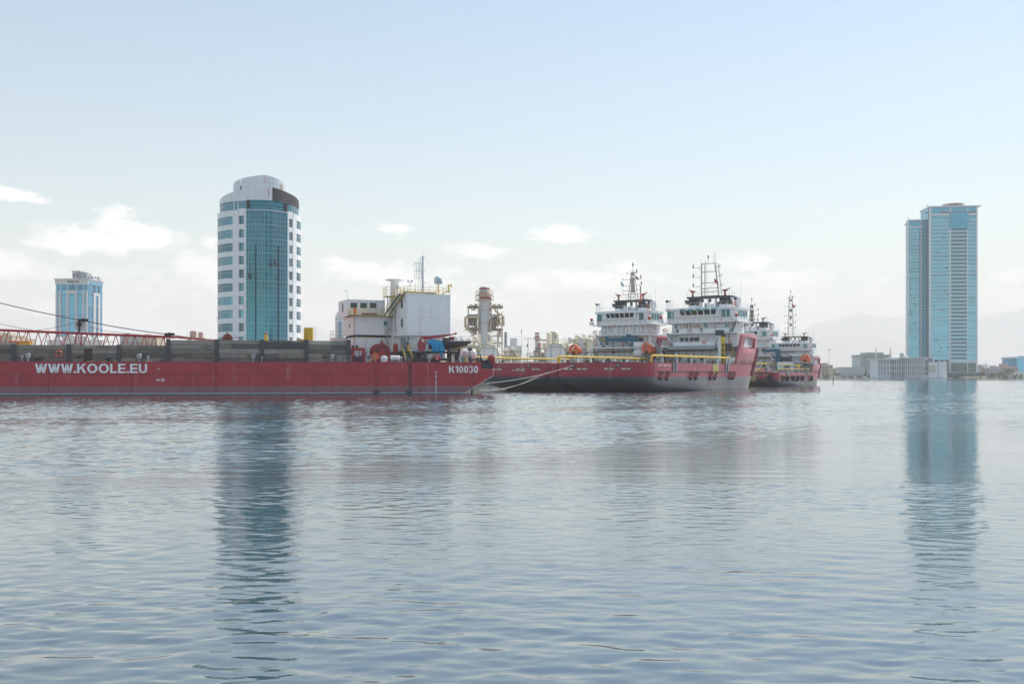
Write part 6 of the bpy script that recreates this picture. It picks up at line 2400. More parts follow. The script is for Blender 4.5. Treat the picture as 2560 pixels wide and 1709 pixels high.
def crash_rail(t, side, y0, y1, z=6.55, posts=(), goose=False):
    x = side * (SB - .45)
    m_ = YELLOW
    ys = [y0 + (y1 - y0) * k / 8 for k in range(9)]
    MB().poly([(x, y0, 5.35), (x, y0, z - .35), (x, y0 + .35, z), (x, y1, z)], .20, 8).build('crash_rail', m_, t)
    for y in posts:
        q = [(y - .25, 5.2), (y + .35, 5.2), (y + .35, z - .4), (y + .2, z + .45), (y - .7, z + .5), (y - .75, z + .1), (y - .1, z)] if goose else [(y - .2, 5.2), (y + .2, 5.2), (y + .2, z - .12), (y - .2, z - .12)]
        MB().prism(q, 'x', x - .12, x + .12).build('rail_post', GREY if goose else SHIPW, t)


def rescue_boat(fr, x, y, z, label, s=1.0, rz=0.0):
    t = thing('rescue_boat', label, 'boat', fr.world(x, y, z), fr.rz + rz)
    L = 3.2 * s
    rows = []
    for k in range(9):
        f = k / 8
        yy = -L * .5 + L * f
        b = 1.15 * s * (1 - max(0, f - .55) ** 2 * 3.6)
        rows.append([(b * c, yy, q * s) for c, q in ((-1, .95), (-1.02, .6), (-.8, .2), (-.3, 0), (.3, 0), (.8, .2), (1.02, .6), (1, .95))])
    mb = MB().grid(rows)
    mb.add(rows[0], [tuple(range(7, -1, -1))])
    for i in range(8):
        mb.add([rows[i][0], rows[i + 1][0], rows[i + 1][-1], rows[i][-1]], [(0, 1, 2, 3)])
    mb.build('hull', ORANGE, t)
    arch = []
    for k in range(9):
        a = R(180 - 22.5 * k)
        arch.append((1.0 * s * math.cos(a), 1.0 * s + 1.25 * s * math.sin(a)))
    m2 = MB()
    for (xa, za), (xb, zb) in zip(arch, arch[1:]):
        m2.bar((xa, -L * .45, za), (xb, -L * .45, zb), .5 * s, .34 * s)
    m2.build('canopy_arch', ORANGE, t)
    MB().prism([(p[0] * .8, .9 * s + (p[1] - 1.0 * s) * .75) for p in arch], 'y', L * -.2, L * .3).build('canopy', mat('dull_orange_canopy', (.68, .13, .04), .5), t)
    MB().box(-.5 * s, .5 * s, -L * .47, -L * .38, .75 * s, 1.0 * s).build('stern_panel', PLASTIC, t)
    MB().box(-.25 * s, .25 * s, -L * .60, -L * .5, -.1 * s, .7 * s).build('outboard_motor', BLACK, t)
    d = MB()
    for yy in (.2 * L, .5 * L):
        d.bar((1.7 * s, yy, -.9 * s), (1.4 * s, yy, 1.4 * s), .22 * s, .3 * s).bar((1.4 * s, yy, 1.4 * s), (.2 * s, yy, 2.9 * s), .18 * s, .22 * s)
    c = thing('boat_davit', 'grey davit arms holding ' + label.replace('orange', 'the orange'), 'davit', fr.world(x, y, z), fr.rz + rz)
    d.build('arm', GREY, c)
    MB().box(1.3 * s, 2.1 * s, .1 * L, .62 * L, -1.0 * s, -.6 * s).build('davit_base', GREY, c)
    return t


def make_ship(fr, label, v, scale=1.0):
    t = thing('supply_ship', label, 'ship', fr.o, fr.rz, None)
    t.scale = (scale,) * 3
    ship_hull(t)
    forecastle(t)
    before = set(bpy.data.objects)
    zr, z2, z3, zb, U = house(t, v)
    if 'hx' in v:                                      # this ship's bridge house is narrower
        f, dx = v['hx']
        for o in set(bpy.data.objects) - before:
            for vv in o.data.vertices:
                vv.co.x = vv.co.x * f + dx
    v['z'] = (zr, z2, z3, zb, U)
    # transom openings and marks
    for x0, x1 in ((-8.0, -5.9), (-5.2, -2.7), (.6, 3.0), (4.3, 6.4)):
        q = MB().box(x0, x1, -.06, .05, 4.02, 4.34).build('freeing_port', DGREY, t)
        MB().box(x0 + .12, x0 + .9, -.075, -.055, 4.06, 4.30).build('port_gap', CREAM, q)
        MB().box(x0 + 1.1, x1 - .2, -.075, -.055, 4.06, 4.26).build('port_gap', CREAM, q)
    for x in (-5.9, 3.6):
        f = MB().torus((x, -.03, 4.85), .30, .10, 'y', 14, 6).build('fairlead', DGREY, t)
        MB().lathe([(.22, -.04), (.22, .0)], 12, (x, -.02, 4.85), 'y').build('fairlead_hole', GREY, f)
    MB().box(-SB + 1.6, SB - 1.6, -.05, .22, 5.28, 5.38).build('cap_rail', RED, t)
    # starboard side: cap, groove, gates, short fenders
    xs_ = SB
    MB().box(xs_ - .0, xs_ + .05, 2.2, 37.6, 3.62, 3.78).build('rubbing_groove', BLACK, t)
    for y in (9.0, 33.5):
        g = MB().box(xs_ - .02, xs_ + .06, y, y + 1.5, 3.8, 5.36).build('side_gate', DGREY, t)
        for q in (.1, 1.2):
            MB().box(xs_ + .05, xs_ + .16, y + q, y + q + .22, 3.5, 5.6).build('gate_guide', GREY, g)
    for y in (3.3, 6.0, 16.3, 18.6, 25.5, 27.6, 35.3, 37.0):
        MB().poly([(xs_ + .1, y, 1.75 + .55), (xs_ + .1, y + 1.15, 3.5)], .42, 10).build('side_fender', FEND, t)
    if v.get('patch'):
        MB().box(xs_ + .005, xs_ + .05, 27.2, 30.0, 2.9, 5.25).build('yellow_patch', mat('scratched_yellow', (.50, .42, .16), .6, var=.4, vscale=3), t)
        for i in range(7):
            MB().box(xs_ + .01, xs_ + .045, 3.2 + i * .72, 3.2 + i * .72 + .45, 4.62 + .1 * (i % 3), 4.95 + .06 * (i % 2)).build('stencil_mark', mat('stencil_white', (.7, .62, .62), .6), t)
    # side bulwark stanchions and crash rails
    crash_rail(t, 1, 1.2, 37, 6.6, [5.5 + k * 6.2 for k in range(6)], goose=True)
    crash_rail(t, -1, .6, 37, 6.6, [3 + k * 5 for k in range(7)])
    # deck cargo and gear
    rg = random.Random(v['seed'])
    for k in range(16):
        y = 3 + k * 2.2
        x = rg.choice((-7.5, -5, 4.6, 7.2)) + rg.uniform(-.5, .5)
        h = rg.uniform(.5, 1.7)
        w = rg.uniform(.6, 1.6)
        MB().box(x - w / 2, x + w / 2, y, y + rg.uniform(.6, 1.8), 4.2, 4.2 + h).build('deck_gear', rg.choice((GREY, DGREY, CREAM, RUSTY, SHIPW)), t)
    for k in range(9):
        y = 4 + k * 3.7
        MB().rail([(8.9, y, 5.0), (8.9, y + 3.0, 5.0)], .85, .5, .05, 3).build('deck_grating', rg.choice((GREY, DGREY, RUSTY)), t)
    MB().lathe([(.3, 0), (.36, .1), (.36, 1.6), (.3, 1.7)], 10, (-4, 2, 4.2)).build('tow_pin', DGREY, t)
    MB().lathe([(1.2, -2), (1.3, -1.9), (.7, -1.8), (.7, 1.8), (1.3, 1.9), (1.2, 2)], 18, (0, 34, 5.6), 'x').build('tow_winch', DGREY, t)
    return t


vA = dict(pairs=2, visors=True, seed=1, patch=True, hx=(.95, .35))
shipA = make_ship(AF, 'red and white supply ship with pink sunlit side, nearest of the ships', vA)
zr, z2, z3, zb, U = vA['z']
mast_frame(shipA, zr, U, vA)
flag(AF, 2.2, U + 3.4, ay(1767, 697, U + 3)[1], REDB, 'small red flag on the twin legged mast of the nearest ship', .9, .8)
# crane post beside the starboard house corner
cx, _ = ay(1803, 850, U - 2.5)
cz = ay(1803, 838, U - 2.5)[1]
MB().box(cx - .45, cx + .25, U - 3.2, U - 2.6, 4.2, cz).build('crane_column', SHIPW, shipA)
q = MB().box(cx + .35, cx + 1.15, U - 3.4, U - 3.0, 4.4, cz - .3)
q.build('crane_jib', YELLOW, shipA)
for k in range(5):
    MB().box(cx + .55, cx + .95, U - 3.43, U - 3.40, 5.0 + k * 1.0, 5.7 + k * 1.0).build('jib_slot', BLACK, shipA)
MB().box(cx - .9, cx + .7, U - 3.6, U - 2.4, cz, cz + 1.1).box(cx + .4, cx + 1.1, U - 3.3, U - 2.6, cz - .6, cz + .2).build('crane_head', DGREY, shipA)
MB().box(cx + 1.2, cx + 2.4, U - 3.2, U - 2.4, cz - 2.6, cz - 1.8).build('crane_motor', DGREY, shipA)
MB().lathe([(.3, 0), (.75, .25), (.8, 2.6), (.3, 2.9)], 16, (cx + 1.0, U - 2.4, 5.9), 'x').build('white_reel', PLASTIC, shipA)
MB().bar((7.6, U + .3, z3 + .3), (8.5, U + .3, zb), .8, .15).build('green_stair', GREEN, shipA)

# sister ship alongside to port
BFr = Frame((.3, 195.1, 0), SHIP_RZ)
vB = dict(pairs=1, doors=True, seed=4, hx=(.80, .55))
shipB = make_ship(BFr, 'red and white supply ship with blue crane, moored left of the nearest ship', vB)
zt = BFr.aty(1568, 680, U + 4)[1]
mast_tower(shipB, zr, U, zt, zr + 2.74, 1.2)
# things peculiar to ship B: name line and red notice
me = text_mesh('F-W 2271-1887', .4, .012, .008, 3.1, .32)
me.materials.append(PLASTIC)
xw, zw = BFr.aty(1280, 927.5, -.05)
put('lettering', me, shipB, (xw, -.045, zw), (R(90), 0, 0))
xw, zw = BFr.aty(1357, 921, 1.0)
MB().box(xw - .2, xw + 1.3, .95, 1.05, zw - .7, zw + .95).build('notice_board', PLASTIC, shipB)
me = text_mesh('MOB', .6, .03, .01, .95, .5)
me.materials.append(REDB)
put('lettering', me, shipB, (xw, .93, zw + .15), (R(90), 0, 0))
MB().box(xw, xw + .7, .93, .948, zw - .25, zw - .05).build('notice_line', REDB, shipB)
for k, px in enumerate((1240, 1252, 1262, 1275, 1290, 1312, 1345, 1372)):
    xq, zq = BFr.aty(px, 916, 1.2)
    w = (1.0, .5, .7, 1.4, .9, 4.2, .5, .8)[k]
    MB().box(xq, xq + w, 1.1, 2.0, 4.2, 5.5).build('stern_locker', SHIPW if k % 2 == 0 or k == 5 else CREAM, shipB)
    MB().box(xq - .15, xq - .02, 1.0, 1.3, 4.2, 5.6).build('locker_post', TAN, shipB)
# blue crane of ship B
zc0 = BFr.aty(1590, 878, U - 1.5)[1]
zc1 = BFr.aty(1590, 846, U - 1.5)[1]
xc = BFr.aty(1590, 860, U - 1.5)[0]
xe = BFr.aty(1513, 850, U - 1.5)[0]
MB().box(xc - .5, xc + .6, U - 2.0, U - 1.0, 4.2, zc0).build('crane_pedestal', YELLOW, shipB)
MB().prism([(xc - .7, zc0), (xc + .7, zc0), (xc + .9, zc0 + .8), (xc + .2, zc1 + .4), (xc - .6, zc1 + .4), (xc - .7, zc1 - .5)], 'y', U - 2.1, U - 1.1).build('crane_column', CRANEB, shipB)
MB().prism([(xe, zc1 - .6), (xc, zc1 - .7), (xc, zc1 + .4), (xe + .8, zc1 + .15), (xe + .6, zc1 + .7), (xe + .1, zc1 + .7)], 'y', U - 1.95, U - 1.25).build('crane_boom', CRANEB, shipB)
MB().box(xc - 2.3, xc - 1.4, U - 1.9, U - 1.3, zc1 + .4, zc1 + 1.0).build('crane_winch', CRANEB, shipB)
MB().bar((xc - 2.8, U - 1.6, zc1 - .6), (xc - .5, U - 1.6, zc0 + .6), .3, .3).build('crane_ram', CRANEB, shipB)
xk_ = BFr.aty(1533, 860, U - 1.7)[0]
MB().tube((xk_, U - 1.6, zc1 - .6), (xk_, U - 1.6, zc0 + .1), .09, 5).cbox((xk_, U - 1.6, zc0 - .15), (.5, .4, .6)).build('crane_hook', BLACK, shipB)
MB().box(xe - .5, xe + .1, U - 1.9, U - 1.3, zc1 - .4, zc1 + .2).build('boom_head', YELLOW, shipB)
flag(BFr, -1.6, U + 3.4, BFr.aty(1546, 704, U + 3)[1], mat('pale_blue_flag', (.35, .52, .66), .7), 'pale blue flag on the left yard of the middle ship mast', .7, .9)
flag(BFr, 2.3, U + 3.4, BFr.aty(1574, 690, U + 3)[1], mat('dark_red_flag', (.25, .04, .05), .7), 'small dark red flag on the right of the middle ship mast', .8, .6)
p = BFr.world(*(lambda q: (q[0], U + 3, q[1]))(BFr.aty(1600, 744, U + 3)))
ws = thing('wind_sock', 'limp orange wind sock above the middle ship funnel', 'wind sock', p, BFr.rz)
MB().tube((0, 0, -.9), (.25, 0, .75), .13, 8, .24).build('sock', ORANGE, ws)
MB().tube((.3, 0, -1.6), (.3, 0, .9), .03, 4).build('pole', GREY, ws)
# boats and white rafts
for px, py, off, lab in ((1443, 886, U - 1, 'orange rescue boat on the left side of the middle ship'), (1625, 884, U - 4.5, 'orange rescue boat between the nearest ship and the middle ship')):
    x, z = BFr.aty(px, py, off)
    rescue_boat(BFr, x, off, z, lab, 1.0)
x, z = BFr.aty(1597, 893, U - 3)
t = thing('white_fenders', 'stack of two white rolled fenders under the blue crane', 'fenders', BFr.world(x, U - 3, z), BFr.rz)
for k in range(2):
    MB().lathe([(.3, -1.1), (.85, -.9), (.92, 0), (.85, .9), (.3, 1.1)], 14, (0, 0, .9 + 1.75 * k), 'x').build('roll', PLASTIC, t)
for s in (-1.2, 1.2):
    MB().box(s - .08, s + .08, -.1, .1, -z + 4.2, 3.6).build('rack_post', GREY, t)

# fourth ship far behind, and the smaller ship at the right end
vD = dict(pairs=1, doors=True, seed=9)
DFr = Frame((52.9, 294.8, 0), SHIP_RZ)
shipD = make_ship(DFr, 'partly hidden white ship bridge between the nearest ship and the right hand ship', vD)
mast_tower(shipD, zr, U, DFr.aty(1861, 762, U + 4)[1], zr + 1.0, 0.4, m_=mat('dark_mast', (.14, .13, .12), .6))
flag(DFr, -2.6, U + 3.4, DFr.aty(1851, 771, U + 3)[1], mat('dark_red_flag2', (.22, .03, .04), .7), 'dark red flag on the mast of the partly hidden ship', 1.2, 1.0)
CF = Frame((64.8, 268.6, 0), SHIP_RZ)
vC = dict(pairs=1, seed=12)
shipC = make_ship(CF, 'smaller red and white ship with tyre fenders at the right end of the row', vC, .70)
CI = .70
mast_tower(shipC, zr, U, CF.aty(1978, 738, (U + 4) * CI)[1] / CI, zr + 2.74, -1.4, m_=mat('mast_dark_grey', (.16, .16, .17), .6), w0=1.15, w1=.6)
flag(CF, -.2, U * CI + 2, CF.aty(1985, 760, 33)[1], REDB, 'small red and white flag on the mast of the right hand ship', .8, .9)


def cs(px, py, y):
    x, z = CF.aty(px, py, y * CI)
    return x / CI, z / CI


# tyres along the starboard side and stern of the small ship
tyre = MB().torus((0, 0, 0), .85, .42, 'x', 16, 8).mesh('tyre', True)
tyre.materials.append(RUBBER)
for y in (5, 10, 16, 21.5, 27, 38):
    put('tyre', tyre, shipC, (SB + .35, y, 3.0))
put('tyre', tyre, shipC, (7.2, -.35, 3.2), (0, 0, R(90)))
# round stern, its sunlight put into the tan colour, and yellow sloping rail
st_m = mat('tan_sunlit_stern', (.40, .27, .15), .5, var=.3, vscale=.8)
rows = []
for k in range(11):
    a = R(-40 + 130 * k / 10)
    rows.append([(x, .8 - 1.5 * math.cos(a), 3.0 + 2.0 * math.sin(a)) for x in (-10.0, -6, -2, 1.8)])
MB().grid(rows).build('sunlit_stern', st_m, shipC, smooth=True)
MB().poly([(2.2, -.2, 5.3), (6.0, -.2, 8.0), (SB - .3, .6, 8.2), (SB - .3, 28, 8.2)], .17, 8).build('sloping_rail', YELLOWD, shipC)
for k in range(9):
    MB().bar((SB - .4, 3 + k * 2.6, 5.3), (SB - .4, 2.2 + k * 2.6, 8.2), .22, .22).build('rail_stay', GREY, shipC)
x0, z0 = cs(1945, 905, U - 4)
x1, z1 = cs(1945, 873, U - 4)
MB().box(x0 - .9, x0 + .9, U - 4.6, U - 3.4, 4.2, z1).build('crane_column', CRANEB, shipC)
xq, zq = cs(1911, 875, U - 4)
MB().bar((xq, U - 4, zq - .3), (x0, U - 4, z1 - .4), 1.0, 1.3).bar((x0 - 3, U - 4, z1 - 1.6), (x0 - .5, U - 4, z0 + .8), .35, .35).build('crane_boom', CRANEB, shipC)
x0, z0 = cs(1945, 930, U - 6)
x1, z1 = cs(1984, 904, U - 6)
MB().box(x0, x1, U - 7, U - 5, 4.2, z1).build('deck_cabin', SHIPW, shipC)
MB().box(x0 + 3.2, x0 + 5.4, U - 7.06, U - 7.0, 4.4, z1 - 1.2).build('cabin_opening', BLACK, shipC)
MB().lathe([(1.5, -2), (1.6, -1.9), (1.0, -1.8), (1.0, 1.8), (1.6, 1.9), (1.5, 2)], 16, ((x0 + x1) / 2, U - 5.5, z1 + 1.3), 'x').build('deck_winch', mat('dark_green_winch', (.03, .06, .06), .6), shipC)
x, z = CF.aty(2017, 905, 25)
rescue_boat(CF, x, 25, z, 'orange rescue boat on the right side of the small ship', 1.0)
x, z = CF.aty(1995, 917, 20)
t = thing('yellow_box', 'small yellow box on the rail of the small ship', 'box', CF.world(x, 20, z), CF.rz)
MB().box(-.5, .5, -.3, .3, -.2, .75).build('box_body', YELLOW, t)
MB().box(-.55, .55, -.35, .35, .75, .85).build('box_lid', YELLOWD, t)

# ---- mooring ropes, each a thing
eyeA = AF.world(-5.9, -.15, 4.85)


def rope(label, a, b, sag, r=.06):
    pts = []
    for k in range(19):
        s = k / 18
        pts.append(Vector(a).lerp(Vector(b), s) - Vector((0, 0, sag * 4 * s * (1 - s))))
    o = MB().poly([p - pts[0] for p in pts], r, 5).build('mooring_rope', ROPE, None, pts[0])
    tag(o, label, 'rope', 'mooring ropes between barge and ships')


bx_, bz_ = bp(1207, 958, .6)
rope('thick mooring rope from the fairlead of the nearest ship to the barge bow, uppermost', eyeA, BF.world(*(lambda q: (q[0], 2.0, q[1]))(bp(1205, 958.5, 2.0))), .55, .055)
rope('middle mooring rope hanging low between the barge bow and the ships', wpt(1372, 928, 190), BF.world(*(lambda q: (q[0], 4, q[1]))(bp(1183, 974, 4))), 1.1, .036)
rope('lowest mooring rope just above the water between barge and ships', wpt(1345, 938, 189), BF.world(*(lambda q: (q[0], 4, q[1]))(bp(1195, 975, 4))), .9, .036)
rope('short mooring rope from the middle ship stern up to the nearest ship', wpt(1372, 928, 191), wpt(1391, 913, 189), .05, .05)
# black tyre fender between the two ships
x, z = BFr.aty(1367, 949, -.5)
t = thing('tyre_fender', 'black tyre fender hung at the stern of the middle ship', 'tyre', BFr.world(x, -.5, z), BFr.rz)
MB().torus((0, 0, 0), .42, .24, 'y', 16, 8).build('tyre', RUBBER, t, smooth=True)
MB().tube((0, .1, .5), (0, .3, 2.2), .04, 4).build('chain', DGREY, t)
# ------------------------------------------------------------------ power plant ashore behind the ships
def plant():
    D = 318.0
    def pos(px, D=D):
        p = wpt(px, HZ, D)
        return (p.x, D, LZ)

    def H(py, D=D):
        return CAMH + (HZ - py) / FPX * D - LZ
    k = D / FPX
    # big banded stack
    t = thing('boiler_stack', 'tall grey boiler stack with red and white bands at its top', 'chimney', pos(1211))
    r = 13.3 * k
    zs = [(720, 724, RED), (724, 732.5, PLASTIC), (732.5, 735, RED), (735, 742, CREAM), (742, 748, RED), (748, 753.5, PLASTIC)]
    redb = mat('stack_red_band', (.42, .035, .06), .5, var=.1)
    MB().tube((0, 0, 0), (0, 0, H(753.5) - .02), r, 28).build('shaft', STEEL, t)
    for a, b, m_ in zs:
        MB().lathe([(r + .02, H(b)), (r + .02, H(a) - .01)], 28).build('band', redb if m_ is RED else m_, t)
    MB().lathe([(r * .85, H(720)), (r * .7, H(717.5))], 24).build('cap', GREY, t)
    for py in (776, 808):
        MB().lathe([(r + .03, H(py) - .15), (r + .10, H(py)), (r + .03, H(py) + .15)], 28, cap=False).build('seam_ring', TAN, t)
    for py, w in ((737, 21), (749.5, 23)):
        q = MB().lathe([(r + .1, H(py) - .3), (w * k, H(py) - .2), (w * k, H(py)), (r + .1, H(py))], 20, cap=False).build('gallery', TAN, t)
        rl = MB()
        n = 16
        for i in range(n):
            a0, a1 = 2 * math.pi * i / n, 2 * math.pi * (i + 1) / n
            p = lambda a, z: (w * k * math.cos(a), w * k * math.sin(a), z)
            rl.tube(p(a0, H(py)), p(a0, H(py) + 1.3), .05, 4).tube(p(a0, H(py) + 1.3), p(a1, H(py) + 1.3), .05, 4).tube(p(a0, H(py) + .65), p(a1, H(py) + .65), .04, 4)
        rl.build('gallery_rail', TAN, q)
    for x, w in ((-5, 1.0), (2, .8)):
        MB().lathe([(.45, -.1), (.45, .1)], 10, (x * .16, -r - .05, H(728)), 'y').build('port', GREY, t)
    MB().ladder((-r - .4, -.3, H(800)), (-r - .4, -.3, H(750)), .5, .05, .6).build('stack_ladder', TAN, t)
    # second slim stack behind, peeking out on the right
    t = thing('slim_stack', 'slim red and white stack half hidden behind the grey boiler stack', 'chimney', pos(1224, D + 16))
    kk = (D + 16) / FPX
    for i in range(9):
        MB().tube((0, 0, H(742 + 7 * (i + 1), D + 16) + .01), (0, 0, H(742 + 7 * i, D + 16)), 4.5 * kk, 14).build('band', redb if i % 2 == 0 else PLASTIC, t)
    MB().tube((0, 0, 0), (0, 0, H(742 + 63, D + 16)), 4.5 * kk, 14).build('shaft', TAN, t)
    # pipe and platform scaffolding left and right of the stack
    for side, name, x0, x1, ztop, lab in ((-1, 'pipe_scaffold', 1169, 1197, 769, 'brown pipe scaffold on the left of the boiler stack'), (1, 'pipe_scaffold', 1226, 1257, 768, 'brown pipe scaffold with valves on the right of the boiler stack')):
        t = thing(name, lab, 'scaffold', pos((x0 + x1) / 2))
        a, b = (x0 - x1) / 2 * k, (x1 - x0) / 2 * k
        rg = random.Random(17 + side)
        zt = H(ztop)
        base = H(845) if side < 0 else H(880)
        for x in ((a + .2, b - .1) if side < 0 else (a + .3, (a + b) / 2 + .3, b - .3)):
            for y in (-1.6, 1.6):
                z0 = H(826) if (side < 0 and x < 0) else 0
                MB().tube((x, y, z0), (x, y, zt - (0 if x < b - .5 or side < 0 else 1.5)), .14, 6).build('column', TAN, t)
        for py in (770, 787, 796, 808, 813, 822, 826, 840 if side > 0 else 824, 858 if side > 0 else 819):
            z = H(py)
            MB().bar((a, -1.6, z), (b, -1.6, z), .16, .2).bar((a, 1.6, z), (b, 1.6, z), .16, .2).build('floor_beam', DTAN, t)
        for py in (813, 824):
            MB().box(a + .1, b - .1, -1.5, 1.5, H(py) - .1, H(py) + .08).build('floor', DTAN, t)
        for py in (769, 796, 813, 840):
            if side < 0 and py == 840:
                continue
            MB().rail([(a, -1.7, H(py)), (b, -1.7, H(py))], 1.1, 1.0, .035, 2).build('guard_rail', TAN, t)
        # vessels and dark duct boxes
        for _ in range(7):
            x = rg.uniform(a + .6, b - .6)
            z = H(rg.uniform(790, 838))
            rr = rg.uniform(.35, .8)
            MB().lathe([(.1, -.2), (rr, 0), (rr, 1.5), (.1, 1.8)], 10, (x, rg.uniform(-.6, .8), z)).build('vessel', rg.choice((DTAN, TAN, STEEL)), t)
        MB().lathe([(.2, -1.6), (1.5, -1.2), (1.5, 1.2), (.2, 1.6)], 16, ((b - 2.0) if side < 0 else (a + 1.4), 0, H(801)), 'y').build('heat_drum', DTAN, t)
        for i in range(9):
            x = rg.uniform(a + .2, b - .2)
            z = H(rg.uniform(772, 835 if side < 0 else 875))
            dx, dz = rg.uniform(-1.4, 1.4), rg.uniform(-2.6, 2.6)
            MB().poly([(x, -1.2, z), (x + dx, -1.2, z), (x + dx, -1.2, z + dz), (x + dx + rg.uniform(-1, 1), .4, z + dz)], rg.uniform(.1, .2), 6).build('pipe', rg.choice((TAN, DTAN, CREAM)), t)
        for i in range(5):
            x = a + (b - a) * (i + .5) / 5
            z = zt
            MB().box(x - .5, x + .5, -.6, .6, z, z + .5 + .4 * (i % 2)).build('valve_box', TAN, t)
        if side < 0:
            MB().poly([(b - .3, -2.1, H(793)), (a - .5, -2.1, H(793)), (a - .6, -2.1, H(797)), (a - .6, -2.1, H(818)), (b - 1.4, -2.1, H(838)), (b - 1.4, -2.1, H(870))], .42, 10).build('big_duct', TAN, t)
        else:
            MB().poly([(a + 1.5, -2, H(772)), (a + 1.6, -2, H(778)), (a + 4.2, -2, H(792)), (a + 4.3, -2, H(815))], .32, 8).build('big_duct', TAN, t)
            MB().tube((b - .2, -1, 0), (b - .2, -1, H(786)), .22, 8).build('riser', TAN, t)
            MB().tube((b + .9, 2, 0), (b + .9, 2, H(829)), .45, 10).build('grey_stack', GREY, t)

    # two big drum houses facing the water
    def drum(px, py, rpx, dep, label, D1):
        kk = D1 / FPX
        t = thing('drum_house', label, 'tank', (wpt(px, HZ, D1).x, D1, LZ), 0)
        zc = CAMH + (HZ - py) / FPX * D1 - LZ
        rr = rpx * kk
        rzv = R(-9)
        MB().lathe([(rr, 0), (rr, dep)], 40, (0, 0, zc), 'y').build('shell', CREAM, t)
        MB().lathe([(rr * 1.0, -.22), (rr * 1.04, -.2), (rr * 1.04, .25), (rr, .25)], 40, (0, 0, zc), 'y', cap=False).build('rim', TAN, t)
        for i in range(1, 5):
            MB().lathe([(rr + .02, i * dep / 5 - .2), (rr + .18, i * dep / 5), (rr + .02, i * dep / 5 + .2)], 40, (0, 0, zc), 'y', cap=False).build('hoop', CREAM, t)
        w = rr * .46
        pale = mat('pale_end_plate', (.90, .88, .83), .6, var=.05)
        MB().lathe([(rr * .93, -.08), (rr * .93, -.001)], 40, (0, 0, zc), 'y').build('end_plate', pale, t)
        nb = 9
        for i in range(nb):
            z0 = zc - rr * .72 + i * rr * 1.34 / nb
            MB().box(-w + .2, w - .2, -.16, -.085, z0 + .02, z0 + rr * 1.34 / nb - .02).build('door_panel', pale, t)
        for x in (-w, w):
            MB().box(x - .13, x + .13, -.25, -.085, zc - rr * .8, zc + rr * .68).build('door_guide', STEEL, t)
        MB().box(-w - .13, w + .13, -.25, -.085, zc + rr * .62, zc + rr * .74).build('door_head', STEEL, t)
        MB().box(-rr * .9, rr * .9, .5, dep - .5, 0, max(.1, zc - rr * .75)).build('cradle', CREAM, t)
        # hooded vent on top
        hx = rr * .0
        hr = 8.6 * kk
        zt_ = zc + rr + .2
        MB().lathe([(hr, 0), (hr, 3.0)], 20, (hx, 3.0, zt_ - .6)).build('vent_trunk', CREAM, t)
        rows = []
        for i in range(9):
            a = R(90 * i / 8)
            rows.append([(hx + hr * math.cos(a) * math.cos(b), 3.0 + hr * math.cos(a) * math.sin(b) * 1.05, zt_ + 2.4 + hr * 1.25 * math.sin(a)) for b in [2 * math.pi * j / 20 for j in range(20)]])
        MB().grid(rows, close=True).build('vent_hood', CREAM, t, smooth=True)
        rows = []
        for i in range(7):
            a = R(85 * i / 6)
            rows.append([(hx + hr * .82 * math.cos(b), 3.0 - hr * 1.02 * max(.2, math.sin(R(180) - b)), zt_ + 1.0 + 1.7 * i / 6 * (0.4 + .6 * math.sin(b))) for b in [R(20 + 140 * j / 10) for j in range(11)]])
        MB().grid(rows).build('vent_mouth', GREY, t)
        MB().rail([(-rr * .9, 0, zc + rr * .92), (-rr * .3, 0, zc + rr + .1), (rr * .3, 0, zc + rr + .1), (rr * .9, 0, zc + rr * .92)], 1.2, 1.1, .05, 2).build('guard_rail', CREAM, t)
        MB().bar((-rr * 1.2, .3, zc + rr * .93), (rr * 1.2, .3, zc + rr * .93), .5, .35).build('cross_pipe', CREAM, t)
        return t
    drum(1222, 886, 24, 14, 'cream drum house with panel door below the boiler stack', 300)
    drum(1389, 884, 25.5, 16, 'cream drum house with panel door left of the orange rescue boat', 296)
    # second vent behind the right drum
    t = thing('vent_trunk', 'cream hooded vent trunk left behind the right drum house', 'vent', pos(1373, 306))
    MB().tube((0, 0, 0), (0, 0, H(838, 306)), .85, 14).build('trunk', CREAM, t)
    MB().lathe([(.85, H(838, 306)), (.8, H(834, 306)), (.5, H(831, 306)), (.05, H(829.5, 306))], 14).build('hood', CREAM, t)
    MB().tube((-3.2, 0, H(850, 306)), (-.8, 0, H(850, 306)), .3, 8).build('side_pipe', TAN, t)
    t = thing('flat_cap_stack', 'short cream stack with dark flat cap behind the right drum house', 'chimney', pos(1381, 312))
    MB().tube((0, 0, 0), (0, 0, H(832, 312)), .6, 12).build('shaft', TAN, t)
    MB().box(-.9, .9, -.6, .6, H(832, 312), H(829.5, 312)).build('cap', DGREY, t)
    # long pipe deck between and beside the drums
    for a, b, py, lab in ((1248, 1362, 893, 'low cream pipe deck between the two drum houses'), (1416, 1506, 852, 'cream pipe rack right of the right drum house'), (1130, 1200, 850, 'cream pipe rack behind the yacht bow'), (1245, 1300, 884, 'short cream pipe rack right of the grey boiler stack'), (1352, 1380, 868, 'narrow cream pipe rack at the left of the right drum house'), (1404, 1470, 866, 'second cream pipe rack behind the left rescue boat'), (1436, 1504, 844, 'tallest cream pipe rack just left of the middle ship bridge'), (1256, 1290, 872, 'small cream pipe rack before the stepped apartment block')):
        t = thing('pipe_rack', lab, 'pipework', pos((a + b) / 2, 304))
        kk = 304 / FPX
        xa, xb = (a - b) / 2 * kk, (b - a) / 2 * kk
        zt = H(py, 304)
        rg = random.Random(a)
        n = max(3, int((xb - xa) / 2.4))
        for i in range(n + 1):
            x = xa + (xb - xa) * i / n
            MB().box(x - .15, x + .15, -.5, .5, 0, zt - .3).build('rack_post', CREAM, t)
